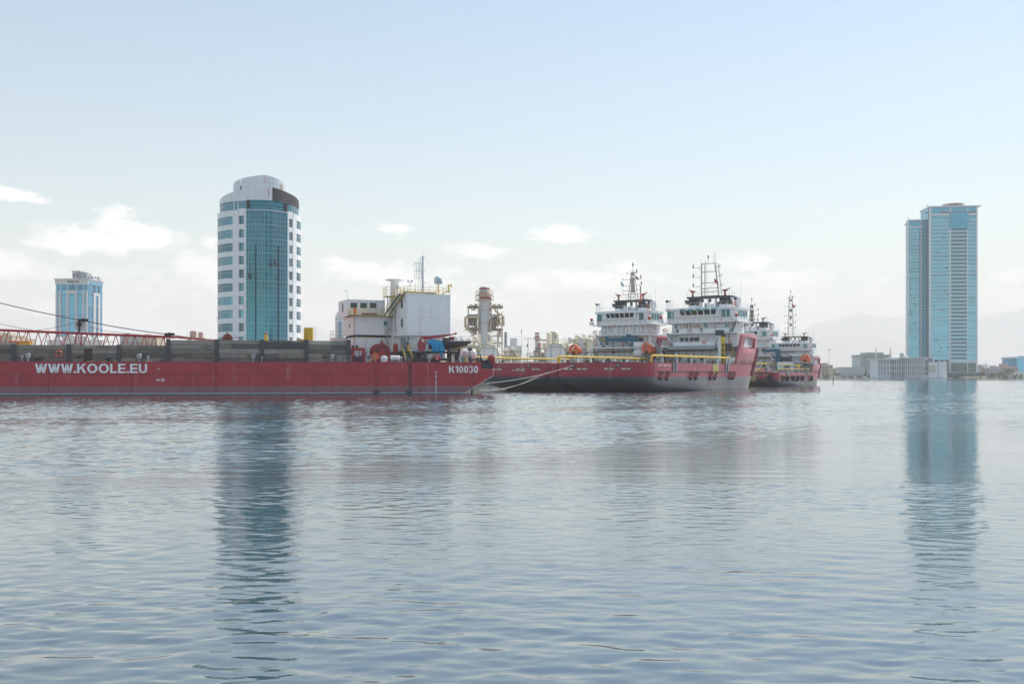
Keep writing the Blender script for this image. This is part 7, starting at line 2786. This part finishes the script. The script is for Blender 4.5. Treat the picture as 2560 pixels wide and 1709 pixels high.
        for j in range(5):
            z = zt - .4 - j * (1.0 if py > 880 else 1.3)
            if z < .5:
                continue
            rr = (.28, .2, .34, .16, .24)[j]
            MB().tube((xa, -.7 + .1 * j, z), (xb, -.7 + .1 * j, z), rr, 8).build('pipe_run', CREAM if j != 3 else TAN, t)
        MB().box(xa, xb, 0, 3, .2, max(.5, zt - (3.2 if py > 880 else 1.9))).build('wall_panel', CREAM, t)
        MB().rail([(xa, -.9, zt), (xb, -.9, zt)], 1.0, 1.5, .04, 2).build('guard_rail', CREAM, t)
        if py < 880:
            for i in range(int((xb - xa) / 2.0)):
                x = xa + 1 + i * 2.0
                rr = rg.uniform(.5, .85)
                MB().lathe([(rr * .4, -.3), (rr, 0), (rr, 1.0), (rr * .6, 1.4), (.1, 1.55)], 12, (x, .8, zt - .2 + rg.uniform(-1.2, .3))).build('dome_vessel', rg.choice((CREAM, STEEL, CREAM)), t)
            for i in range(11):
                x = rg.uniform(xa + .5, xb - .5)
                z = zt + rg.uniform(-3, .5)
                MB().poly([(x, -1, z), (x + rg.uniform(-1.5, 1.5), -1, z + .4), (x + rg.uniform(-1.5, 1.5), -1, z - 1.6)], .14, 6).build('branch_pipe', rg.choice((CREAM, TAN)), t)
    for px, py, D1, s, lab in ((1412, 849, 300, .5, 'small cream pipe loop right of the right drum house'), (1152, 845, 310, .45, 'small cream pipe loop left of the boiler stack')):
        t = thing('pipe_loop', lab, 'pipe', (wpt(px, HZ, D1).x, D1, LZ))
        z = CAMH + (HZ - py) / FPX * D1 - LZ
        MB().torus((0, 0, z), s, .13, 'y', 14, 6).build('loop', CREAM, t)
        MB().tube((0, 0, 0), (0, 0, z - s), .16, 6).build('stem', CREAM, t)
    for px, py, r_, D1, lab in ((1453, 847, 4.5, 300, 'grey dome topped vessel standing above the pipe rack'), (1475, 851, 8, 302, 'cream domed vessel at the left of the middle ship bridge'), (1488, 848, 9, 304, 'cream windowed dome beside the middle ship bridge'), (1198, 838, 3.2, 308, 'small pale dome in front of the boiler stack')):
        t = thing('dome_vessel', lab, 'vessel', (wpt(px, HZ, D1).x, D1, LZ))
        kk = D1 / FPX
        z = CAMH + (HZ - py) / FPX * D1 - LZ
        rr = r_ * kk
        MB().lathe([(rr, 0), (rr, z), (rr * .85, z + rr * .55), (rr * .5, z + rr * .9), (.02, z + rr)], 16).build('shell', STEEL if 'grey' in lab else CREAM, t, smooth=False)
        MB().lathe([(rr + .02, z - .3), (rr + .12, z - .15), (rr + .02, z)], 16, cap=False).build('flange', TAN, t)
        if 'windowed' in lab:
            for i in range(5):
                MB().box(-rr * .6 + i * rr * .28, -rr * .6 + i * rr * .28 + .2, -rr - .02, -rr + .2, z - .7, z + .2).build('window', STEEL, t)
    t = thing('pump_frame', 'small cream pump frame on the low pipe deck', 'frame', pos(1330, 302))
    kk = 302 / FPX
    for x in (-1.5, -.5, .6, 1.6):
        MB().box(x - .1, x + .1, -.3, .3, 0, H(884, 302)).build('post', CREAM, t)
    MB().box(-1.7, 1.8, -.4, .4, H(884, 302), H(882, 302)).build('top_beam', CREAM, t)
    MB().lathe([(.3, -.9), (.5, -.7), (.5, .7), (.3, .9)], 12, (0, 0, H(893, 302)), 'x').build('pump', STEEL, t)


plant()

# ------------------------------------------------------------------ town behind: small buildings
def block(px0, px1, py, D, label, cat='building', name='town_building', wall=None, rows=3, cols=5, glass=None, roofbox=None, dep=14, rz=0.0, wfrac=.55, hfrac=.5, band=False):
    a, b = wpt(px0, py, D), wpt(px1, py, D)
    t = thing(name, label, cat, (a.x, D, LZ), rz)
    w = (b.x - a.x)
    h = a.z - LZ
    wall = wall or CREAM
    glass = glass or DGREY
    MB().box(0, w, 0, dep, 0, h).build('wall', wall, t)
    MB().box(-.15, w + .15, -.15, dep, h, h + .5).build('roof', wall, t)
    pane = None
    cw, chh = w / cols, h / (rows + .3)
    for i in range(rows):
        for j in range(cols):
            if pane is None:
                pane = MB().box(-cw * wfrac / 2, cw * wfrac / 2, -.12, .02, 0, chh * hfrac).mesh('window')
                pane.materials.append(glass)
            put('window', pane, t, (cw * (j + .5), 0, chh * (i + .3)))
    if band:
        for i in range(rows):
            MB().box(-.05, w + .05, -.3, .0, chh * (i + .05), chh * (i + .2)).build('floor_band', wall, t)
    if roofbox:
        for f0, f1, hh in roofbox:
            MB().box(w * f0, w * f1, 2, dep * .7, h + .5, h + .5 + hh).build('roof_room', wall, t)
    return t


pale = mat('pale_render', (.56, .54, .50), .7, var=.06, vscale=.1)
palew = mat('white_render', (.66, .66, .65), .7, var=.05, vscale=.1)
sand = mat('sand_render', (.48, .40, .30), .7, var=.08, vscale=.1)
greyb = mat('grey_render', (.42, .44, .46), .7, var=.06, vscale=.1)
pinkb = mat('pink_render', (.46, .34, .30), .7, var=.08, vscale=.1)
block(1264, 1304, 865.5, 690, 'pale apartment block with stepped roof between the two stacks', wall=palew, rows=4, cols=7, glass=mat('grey_window', (.20, .23, .26), .4), roofbox=((.28, .72, 5.2),), wfrac=.45)
for a, b, py, D, lab, w_, r_, c_ in ((-40, 30, 841, 520, 'sand coloured building behind the orange hook block', sand, 4, 6), (30, 60, 848, 540, 'low sand building right of the orange hook block', sand, 3, 3), (118, 160, 852, 480, 'low white building left of the boom sheave', palew, 2, 5),
                                     (155, 215, 843, 470, 'white building with roof rooms behind the boom sheave', palew, 3, 8), (212, 256, 852, 460, 'low white building right of the boom sheave', palew, 2, 5),
                                     (300, 355, 842, 620, 'blue grey apartment block behind the red boom', greyb, 4, 7), (352, 392, 845, 600, 'sand coloured block at the right end of the red boom', sand, 4, 5)):
    block(a, b, py, D, lab, wall=w_, rows=r_, cols=c_, glass=mat('dull_window', (.16, .18, .20), .4), roofbox=((.15, .4, 2.0), (.6, .8, 1.4)) if py < 846 else ((.3, .6, 1.5),))
block(838, 862, 789, 720, 'slim pale tower with blue glass strip behind the white containers', name='slim_tower', cat='tower', wall=palew, rows=14, cols=4, glass=mat('faded_blue_window', (.28, .42, .52), .3), roofbox=((.1, .5, 2),))
bt = [o for o in bpy.data.objects if o.name.startswith('slim_tower')][0]
MB().box(2.2, 4.6, -.3, -.05, 3, 40).build('glass_strip', GLASSB, bt)
# water tanks on a roof behind the boom tip
t = thing('roof_tanks', 'two rusty pink roof tanks on a stand behind the tall timber wall', 'tank', (wpt(490, HZ, 400).x, 400, LZ))
kk = 400 / FPX
zz = CAMH + (HZ - 843) / FPX * 400 - LZ
for px, w, py in ((483, 8, 828), (502, 6, 831)):
    x = (px - 490) * kk
    zt = CAMH + (HZ - py) / FPX * 400 - LZ
    MB().lathe([(w * kk, zz), (w * kk, zt), (w * kk * .8, zt + .2)], 14, (x, 0, 0)).build('tank', mat('pinkish_tank', (.50, .30, .26), .6, var=.25), t)
MB().box(-20 * kk, 20 * kk, -2, 2, zz - .3, zz - .02).build('stand_floor', TAN, t)
MB().rail([(-19 * kk, -1.9, zz), (20 * kk, -1.9, zz)], 1.3, 1.2, .05, 2).build('guard_rail', TAN, t)
for x in (-2.6, 2.6):
    MB().box(x - .3, x + .3, -1.5, 1.5, 0, zz - .31).build('stand_leg', TAN, t)
# second stack far behind
D = 560
kk = D / FPX
t = thing('far_stack', 'small far red and white banded stack right of the apartment block', 'chimney', (wpt(1343, HZ, D).x, D, LZ))
hz_ = lambda py: CAMH + (HZ - py) / FPX * D - LZ
for i in range(5):
    MB().tube((0, 0, hz_(831 + 4 * (i + 1)) + .01), (0, 0, hz_(831 + 4 * i)), 5.6 * kk, 16).build('band', mat('far_red_band', (.40, .10, .10), .6) if i % 2 == 0 else PLASTIC, t)
MB().tube((0, 0, 0), (0, 0, hz_(851)), 5.6 * kk, 16).build('shaft', STEEL, t)
for py in (845, 848.5):
    MB().lathe([(5.7 * kk, hz_(py)), (10 * kk, hz_(py) + .1), (10 * kk, hz_(py) + .5), (5.7 * kk, hz_(py) + .5)], 16, cap=False).build('gallery', TAN, t)
MB().box(-9 * kk, 9 * kk, -4, 6, 0, hz_(876)).box(-5 * kk, 9 * kk, -3, 5, hz_(876), hz_(868)).build('boiler_block', DTAN, t)
MB().box(4 * kk, 9 * kk, -3.2, 0, hz_(867), hz_(857)).build('red_box', mat('red_orange_box', (.50, .16, .08), .6), t)
# light pole
t = thing('light_pole', 'tall thin light pole with cross bar between the stacks', 'light pole', (wpt(1320, HZ, 420).x, 420, LZ))
zt = CAMH + (HZ - 845.5) / FPX * 420 - LZ
MB().tube((0, 0, 0), (0, 0, zt), .16, 6, .1).build('pole', DGREY, t)
MB().bar((-1.2, 0, zt), (1.2, 0, zt + .02), .14, .14).build('cross_bar', DGREY, t)
MB().box(-.5, -.1, -.2, .2, zt - 3.6, zt - 2.5).build('bird_box', BLACK, t)
for x in (-1.1, 1.1):
    MB().box(x - .2, x + .2, -.2, .2, zt - .3, zt - .08).build('lamp', GREY, t)

# ------------------------------------------------------------------ far shore on the right
def pavilion():
    D = 800.0
    F0 = Frame((wpt(2195, HZ, D).x, D, 0), R(-4))
    t = thing('waterfront_pavilion', 'long white colonnaded waterfront pavilion before the skyscraper', 'building', F0.world(0, 0, 0), F0.rz)
    wm = mat('pavilion_white', (.66, .71, .73), .6, var=.05, vscale=.1)
    gl = mat('pavilion_glass', (.10, .17, .20), .2, var=.3, vscale=.15, rnd=.2)
    X = lambda px, y=0: F0.aty(px, 900, y)[0]
    Z = lambda py, y=0: F0.aty(2260, py, y)[1]
    x0, x1, x2, x3, x4, x5 = X(2194), X(2230), X(2258), X(2310), X(2345), X(2364)
    fl = [Z(938), Z(928), Z(913), Z(899), Z(893)]
    MB().box(x0, x1, .6, 20, .5, Z(899)).build('left_wing', wm, t)
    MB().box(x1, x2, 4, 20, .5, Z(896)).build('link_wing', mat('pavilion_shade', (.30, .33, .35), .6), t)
    MB().box(x2, x3 + 3, .6, 22, .5, Z(895)).build('main_wing', wm, t)
    for a, b, n, lv in ((x0, x1, 9, (1, 2)), (x2, x3, 10, (0, 1, 2)), (x0, x1, 11, (0,)), (x3, X(2322), 1, (0, 1, 2))):
        for l in lv:
            z0, z1 = fl[l] + .4, fl[l + 1] - .3
            for i in range(n):
                xa = a + (b - a) * i / n
                xb = a + (b - a) * (i + 1) / n
                MB().box(xa + .55, xb - .55, .3, .62, z0, z1).build('window', gl, t)
    for a, b, n in ((x0, x1, 5), (x2, x3, 10), (x1, x2, 5)):
        for i in range(n + 1):
            x = a + (b - a) * i / n
            MB().box(x - .22, x + .22, -.8, -.1, .5, Z(897) - .2).build('column', wm, t)
    for z in fl[1:3]:
        MB().box(x0 - 1, x3, -1.2, .3, z - .3, z + .3).build('balcony_slab', wm, t)
    MB().box(x0 - 1.5, x1 + 2, -2.5, 22, Z(899) + .02, Z(897)).build('roof_slab', wm, t)
    MB().box(x2 - 2.5, x4 - 2, -3, 24, Z(895) + .02, Z(893)).build('roof_slab', wm, t)
    MB().prism([(x1 - 1, Z(893)), (x1 + 1, Z(894)), (x2 - 2.6, Z(898)), (x2 - 2.6, Z(899)), (x1, Z(897))], 'y', -1, 20).build('swept_roof', wm, t)
    MB().box(x3 + 3.1, x4, -1.5, 20, .5, Z(905)).build('corner_block', wm, t)
    MB().box(X(2320), X(2337), -1.62, -1.52, Z(931), Z(913)).build('atrium_window', mat('atrium_glass', (.40, .42, .34), .2, var=.4, vscale=.3), t)
    MB().box(X(2320), x4 - 4, .5, 16, Z(905) + .02, Z(895) - .1).build('upper_glass', gl, t)
    MB().box(x4 + .02, x5, -2.5, 18, .5, Z(904)).build('stair_tower', wm, t)
    for i in range(3):
        MB().box(X(2340) + i * 4, X(2340) + i * 4 + 2, 0, 3, Z(905) + .02, Z(905) + 2.0).build('roof_unit', DGREY, t)
    for px in (2255, 2260):
        MB().tube((X(px), 3, Z(895)), (X(px), 3, Z(882)), .7, 8).build('flue', GREY, t)
    MB().prism([(X(2261), Z(893)), (X(2274), Z(893)), (X(2272), Z(888)), (X(2261), Z(889))], 'y', 2, 4).build('canopy_sail', PLASTIC, t)
    MB().box(x0 - 4, x5 + 4, -6, 24, .2, .5).build('terrace', wm, t)


pavilion()
t = block(2152, 2225, 887, 1150, 'teal glass office block with brown roof behind the minarets', name='teal_office', wall=mat('teal_curtain', (.16, .30, .32), .3, var=.1, vscale=.05), rows=6, cols=12, glass=mat('brown_grey_window', (.20, .17, .17), .5), roofbox=((.2, .8, 2.5),), dep=30, wfrac=.7)
MB().box(-1, 35, -.8, 31, 22, 23.2).build('roof_edge', mat('brown_roof_edge', (.26, .18, .15), .7), t)
for px, top_, lab in ((2190, 866, 'pale minaret left of the other, before the teal office block'), (2226, 866, 'pale minaret on the right, behind the pavilion roof')):
    D = 1000
    kk = D / FPX
    t = thing('minaret', lab, 'minaret', (wpt(px, HZ, D).x, D, LZ))
    h = CAMH + (HZ - top_) / FPX * D - LZ
    mm = mat('minaret_stone', (.62, .55, .42), .7, var=.06)
    MB().lathe([(1.15, 0), (1.05, h * .45), (.95, h * .55)], 10).build('shaft', mm, t)
    MB().lathe([(1.5, h * .52), (1.7, h * .54), (1.7, h * .56), (1.2, h * .57)], 10).build('balcony', mm, t)
    MB().lathe([(.85, h * .56), (.8, h * .74), (1.25, h * .75), (1.25, h * .77), (.6, h * .78), (.5, h * .86)], 10).build('upper_shaft', mm, t)
    MB().lathe([(.6, h * .86), (.05, h)], 8).build('spire', mm, t)
wgl = mat('white_hotel_glass', (.10, .14, .18), .3)
t = block(2103, 2163, 918.5, 900, 'low white and dark glazed building on the shore left of the pavilion', name='shore_building', wall=greyb, rows=3, cols=10, glass=palew, wfrac=.4, hfrac=.45, band=True)
t = block(2166, 2190, 918, 900, 'short white and grey glazed building next to the pavilion', name='shore_building', wall=greyb, rows=3, cols=5, glass=palew, wfrac=.4, hfrac=.45)
block(2055, 2082, 913, 980, 'pinkish pale house at the left end of the far shore', wall=pinkb, rows=4, cols=4, roofbox=((.2, .6, 2),))
block(2083, 2102, 921, 960, 'small sand coloured house left of the glazed shore building', wall=sand, rows=2, cols=3)
block(2452, 2500, 920, 940, 'low grey building right of the skyscraper', wall=greyb, rows=3, cols=8, roofbox=((.1, .25, 3), (.7, .85, 2)))
block(2500, 2545, 917, 980, 'low pinkish building behind the shore trees', wall=pinkb, rows=3, cols=7, roofbox=((.2, .5, 3),))
block(2538, 2600, 931, 900, 'low white building at the right edge behind the tree', wall=palew, rows=1, cols=6)
t = block(2542, 2620, 893, 1000, 'bright blue glass block at the right edge of the view', name='blue_block', cat='building', wall=mat('blue_curtain_wall', (.07, .34, .55), .15, metal=.4), rows=1, cols=1, glass=mat('blue_curtain_pane', (.08, .38, .60), .1, metal=.6), wfrac=.96, hfrac=1.1, dep=30)
MB().box(-1.5, 34, -2, 31, 17.8, 18.6).build('roof_slab', palew, t)
# crane or loader beyond
t = thing('quay_crane', 'small white and red quay crane right of the skyscraper', 'crane', (wpt(2462, HZ, 930).x, 930, LZ))
kk = 930 / FPX
for x in (-2.4, 2.4):
    MB().bar((x, 0, 0), (x * .7, 0, 8.5), .7, .7).build('leg', mat('crane_red', (.42, .12, .10), .6), t)
MB().box(-3, 3, -1.2, 1.2, 8.5, 11).build('cabin', PLASTIC, t)
MB().bar((-9.5, 0, 8.6), (0, 0, 9.2), .7, .8).build('jib', GREY, t)
MB().bar((0, 0, 11), (1.5, 0, 13), .4, .4).build('peak', GREY, t)
for px, h, D, lab in ((2073, 26, 1000, 'thin floodlight mast at the left end of the far shore'), (1265, 20, 430, 'thin mast at the right side of the apartment block')):
    t = thing('floodlight_mast', lab, 'light mast', (wpt(px if px > 2000 else 1304, HZ, D).x, D, LZ))
    MB().tube((0, 0, 0), (0, 0, h), .3 if D > 500 else .08, 6, .12 if D > 500 else .05).build('pole', GREY, t)
    MB().lathe([(.2, h - .5), (1.1 if D > 500 else .2, h), (1.1 if D > 500 else .2, h + .8), (.2, h + 1.2)], 10).build('lamp_ring', GREY, t)
# dark rocky embankment, terrace walls
emb = mat('dark_shore_rock', (.075, .085, .07), .9, var=.4, vscale=.3)
rg = random.Random(11)


def lump_row(px0, px1, D0, D1, h0, h1, n, m_, name, label, kind=None, cat=None, sx=1.0):
    """a run of low rounded boulders or bushes joined into one mass"""
    mb = MB()
    for i in range(n):
        f = rg.random()
        D = D0 + (D1 - D0) * rg.random()
        p = wpt(px0 + (px1 - px0) * f, HZ, D)
        h = rg.uniform(h0, h1)
        w = h * rg.uniform(1.0, 2.0) * sx
        nn = 7
        ring = []
        for j, (rr, zz) in enumerate(((1, -.2), (1.02, .35), (.72, .8), (.2, 1.0))):
            ring.append([(p.x + w * rr * math.cos(2 * math.pi * q / nn + i) * rg.uniform(.8, 1.2), p.y + w * rr * math.sin(2 * math.pi * q / nn + i) * rg.uniform(.8, 1.2), zz * h * rg.uniform(.85, 1.1)) for q in range(nn)])
        mb.grid(ring, close=True)
        mb.add(ring[-1], [tuple(range(nn))])
    o = mb.build(name, m_)
    tag(o, label, cat, kind=kind)
    return o


lump_row(2195, 2420, 872, 892, .8, 2.6, 260, emb, 'shore_rocks', None, 'stuff')
lump_row(2400, 2620, 858, 872, .5, 1.3, 200, mat('sandy_rock', (.34, .30, .22), .9, var=.3, vscale=.3), 'shore_rocks', None, 'stuff')
lump_row(2050, 2196, 872, 884, .4, 1.0, 150, mat('grey_rock', (.28, .27, .24), .9, var=.3, vscale=.3), 'shore_rocks', None, 'stuff')
t = thing('terrace_wall', 'long dark terrace wall below the skyscraper', 'wall', (wpt(2330, HZ, 868).x, 868, LZ))
L = 120 / FPX * 868
MB().box(0, L, 0, 1.5, 0, 3.2).build('wall_face', mat('dark_terrace', (.10, .13, .14), .7, var=.3, vscale=.3), t)
MB().box(-.3, L + .3, -.4, 1.6, 3.2, 3.6).build('coping', palew, t)
for i in range(14):
    MB().box(L * i / 14 + .2, L * i / 14 + .7, -.15, .05, 0, 3.18).build('buttress', mat('dark_buttress', (.16, .19, .20), .7), t)

# ------------------------------------------------------------------ trees and bushes on the far shore
LEAF = [mat('leaf_green', (.19, .24, .085), .8, var=.35, vscale=.8), mat('leaf_olive', (.23, .25, .11), .8, var=.35, vscale=.8), mat('leaf_dark', (.09, .13, .07), .8, var=.35, vscale=.8)]
BARK = mat('bark', (.14, .11, .08), .9)


def foliage(cx, cy, cz, rx, ry, rz_, n, seed, leaf=.5):
    g = random.Random(seed)
    mb = MB()
    cl = [(g.uniform(-.7, .7), g.uniform(-.7, .7), g.uniform(-.6, .7), g.uniform(.3, .55)) for _ in range(9)]
    for i in range(n):
        c = g.choice(cl)
        while True:
            u = Vector((g.uniform(-1, 1), g.uniform(-1, 1), g.uniform(-1, 1)))
            if u.length < 1:
                break
        p = Vector((c[0] + u.x * c[3], c[1] + u.y * c[3], c[2] + u.z * c[3]))
        p = Vector((cx + p.x * rx, cy + p.y * ry, cz + p.z * rz_))
        a = Vector((g.gauss(0, 1), g.gauss(0, 1), g.gauss(0, 1))).normalized()
        b = a.cross(Vector((g.gauss(0, 1), g.gauss(0, 1), g.gauss(0, 1)))).normalized()
        s = leaf * g.uniform(.6, 1.3)
        mb.add([p - a * s, p + b * s * .6, p + a * s, p - b * s * .6], [(0, 1, 2, 3)])
    return mb


def tree(px, D, hpx_top, wpx, label, name='shore_tree', cat='tree', seed=1, m_=0, n=900):
    kk = D / FPX
    t = thing(name, label, cat, (wpt(px, HZ, D).x, D, LZ))
    h = CAMH + (HZ - hpx_top) / FPX * D - LZ
    w = wpx * kk / 2
    tr = MB().tube((0, 0, 0), (.2, 0, h * .45), h * .045, 7, h * .03)
    g = random.Random(seed)
    for i in range(5):
        a = g.uniform(0, 6.28)
        tr.tube((.1, 0, h * .3), (w * .5 * math.cos(a), w * .5 * math.sin(a), h * g.uniform(.55, .8)), h * .02, 5, h * .008)
    tr.build('trunk', BARK, t)
    foliage(0, 0, h * .6, w, w * .8, h * .42, n, seed, max(.28, h * .05)).build('crown', LEAF[m_], t)
    return t


tree(2520, 862, 921, 34, 'large rounded green tree on the right shore, biggest of the shore trees', seed=3, n=1500)
tree(2503, 864, 928, 20, 'smaller green tree left of the largest shore tree', seed=8)
tree(2456, 866, 930, 16, 'dark low tree beside the terrace wall end', seed=5, m_=2)
tree(2478, 862, 933, 18, 'dull green low tree between terrace wall and largest tree', seed=15, m_=2)
tree(2093, 900, 931, 18, 'olive green tree at the left end of the far shore', seed=6, m_=1)
tree(2163, 890, 932, 10, 'small dark tree before the glazed shore building', seed=7, m_=2, n=500)
for px, sd in ((2407, 21), (2414, 22)):
    t = thing('palm_tree', 'dark palm tree at the foot of the skyscraper, ' + ('left of the pair' if px == 2407 else 'right of the pair'), 'palm tree', (wpt(px, HZ, 866).x, 866, LZ), 0, 'palms at the foot of the skyscraper')
    MB().tube((0, 0, 0), (.2, 0, 7.5), .3, 6, .2).build('trunk', BARK, t)
    fr = MB()
    g = random.Random(sd)
    for i in range(16):
        a = 2 * math.pi * i / 16
        pts = [(.2 + 3.2 * f * math.cos(a), 3.2 * f * math.sin(a), 7.5 + 1.6 * f - 3.0 * f * f) for f in (0, .33, .66, 1)]
        for p, q in zip(pts, pts[1:]):
            fr.bar(p, q, .55, .05)
    fr.build('fronds', LEAF[2], t)
BUSH = {2433: 'low green bush by the dark rocks, first right of the skyscraper', 2448: 'small round bush at the water line, second right of the skyscraper', 2470: 'pale green bush on the sandy rocks under the dull green low trees',
        2484: 'full green bush on the water line below the smaller green tree', 2499: 'small bush squeezed between two fuller bushes below the largest tree', 2512: 'widest green bush on the water line below the largest tree',
        2537: 'low bush at the water line right of the largest tree', 2552: 'last low bush at the right edge of the view', 2070: 'low bush under the pinkish pale house', 2110: 'low bush before the left end of the glazed shore building',
        2125: 'wide low bush before the middle of the glazed shore building', 2150: 'low bush before the right half of the glazed shore building', 2168: 'wide bush next to the small dark tree by the pavilion',
        2186: 'last low bush just left of the pavilion', 2062: 'small bush at the far left end of the far shore'}
for i, (px, D, w, h) in enumerate(((2433, 861, 9, 2.0), (2448, 860, 7, 1.6), (2470, 860, 10, 2.4), (2484, 860, 12, 2.6), (2499, 859, 8, 1.8), (2512, 859, 13, 2.2), (2537, 859, 9, 1.8), (2552, 858, 8, 1.5), (2070, 873, 8, 1.7), (2110, 873, 9, 1.4), (2125, 874, 12, 1.6), (2150, 874, 10, 1.5), (2168, 875, 12, 1.8), (2186, 875, 9, 1.4), (2062, 874, 7, 1.2))):
    kk = D / FPX
    t = thing('shore_bush', BUSH[px], 'bush', (wpt(px, HZ, D).x, D, .6), 0, 'low bushes along the far shore')
    foliage(0, 0, h * .5, w * kk * .6, w * kk * .5, h * .55, 260, 40 + i, .45).build('leaves', LEAF[i % 2], t)
    MB().tube((0, 0, 0), (.1, 0, h * .6), .12, 5).build('stem', BARK, t)
# channel marker pole in the water
p = wpt(2083, HZ, 346)
t = thing('marker_pole', 'dark mooring pole standing in the water right of the small ship', 'pole', (p.x, p.y, 0))
MB().tube((0, 0, -1), (0, 0, 2.1), .13, 8, .12).build('pole', BLACK, t)
MB().lathe([(.14, 2.1), (.17, 2.14), (.17, 2.26), (.05, 2.32)], 8).build('cap', DGREY, t)
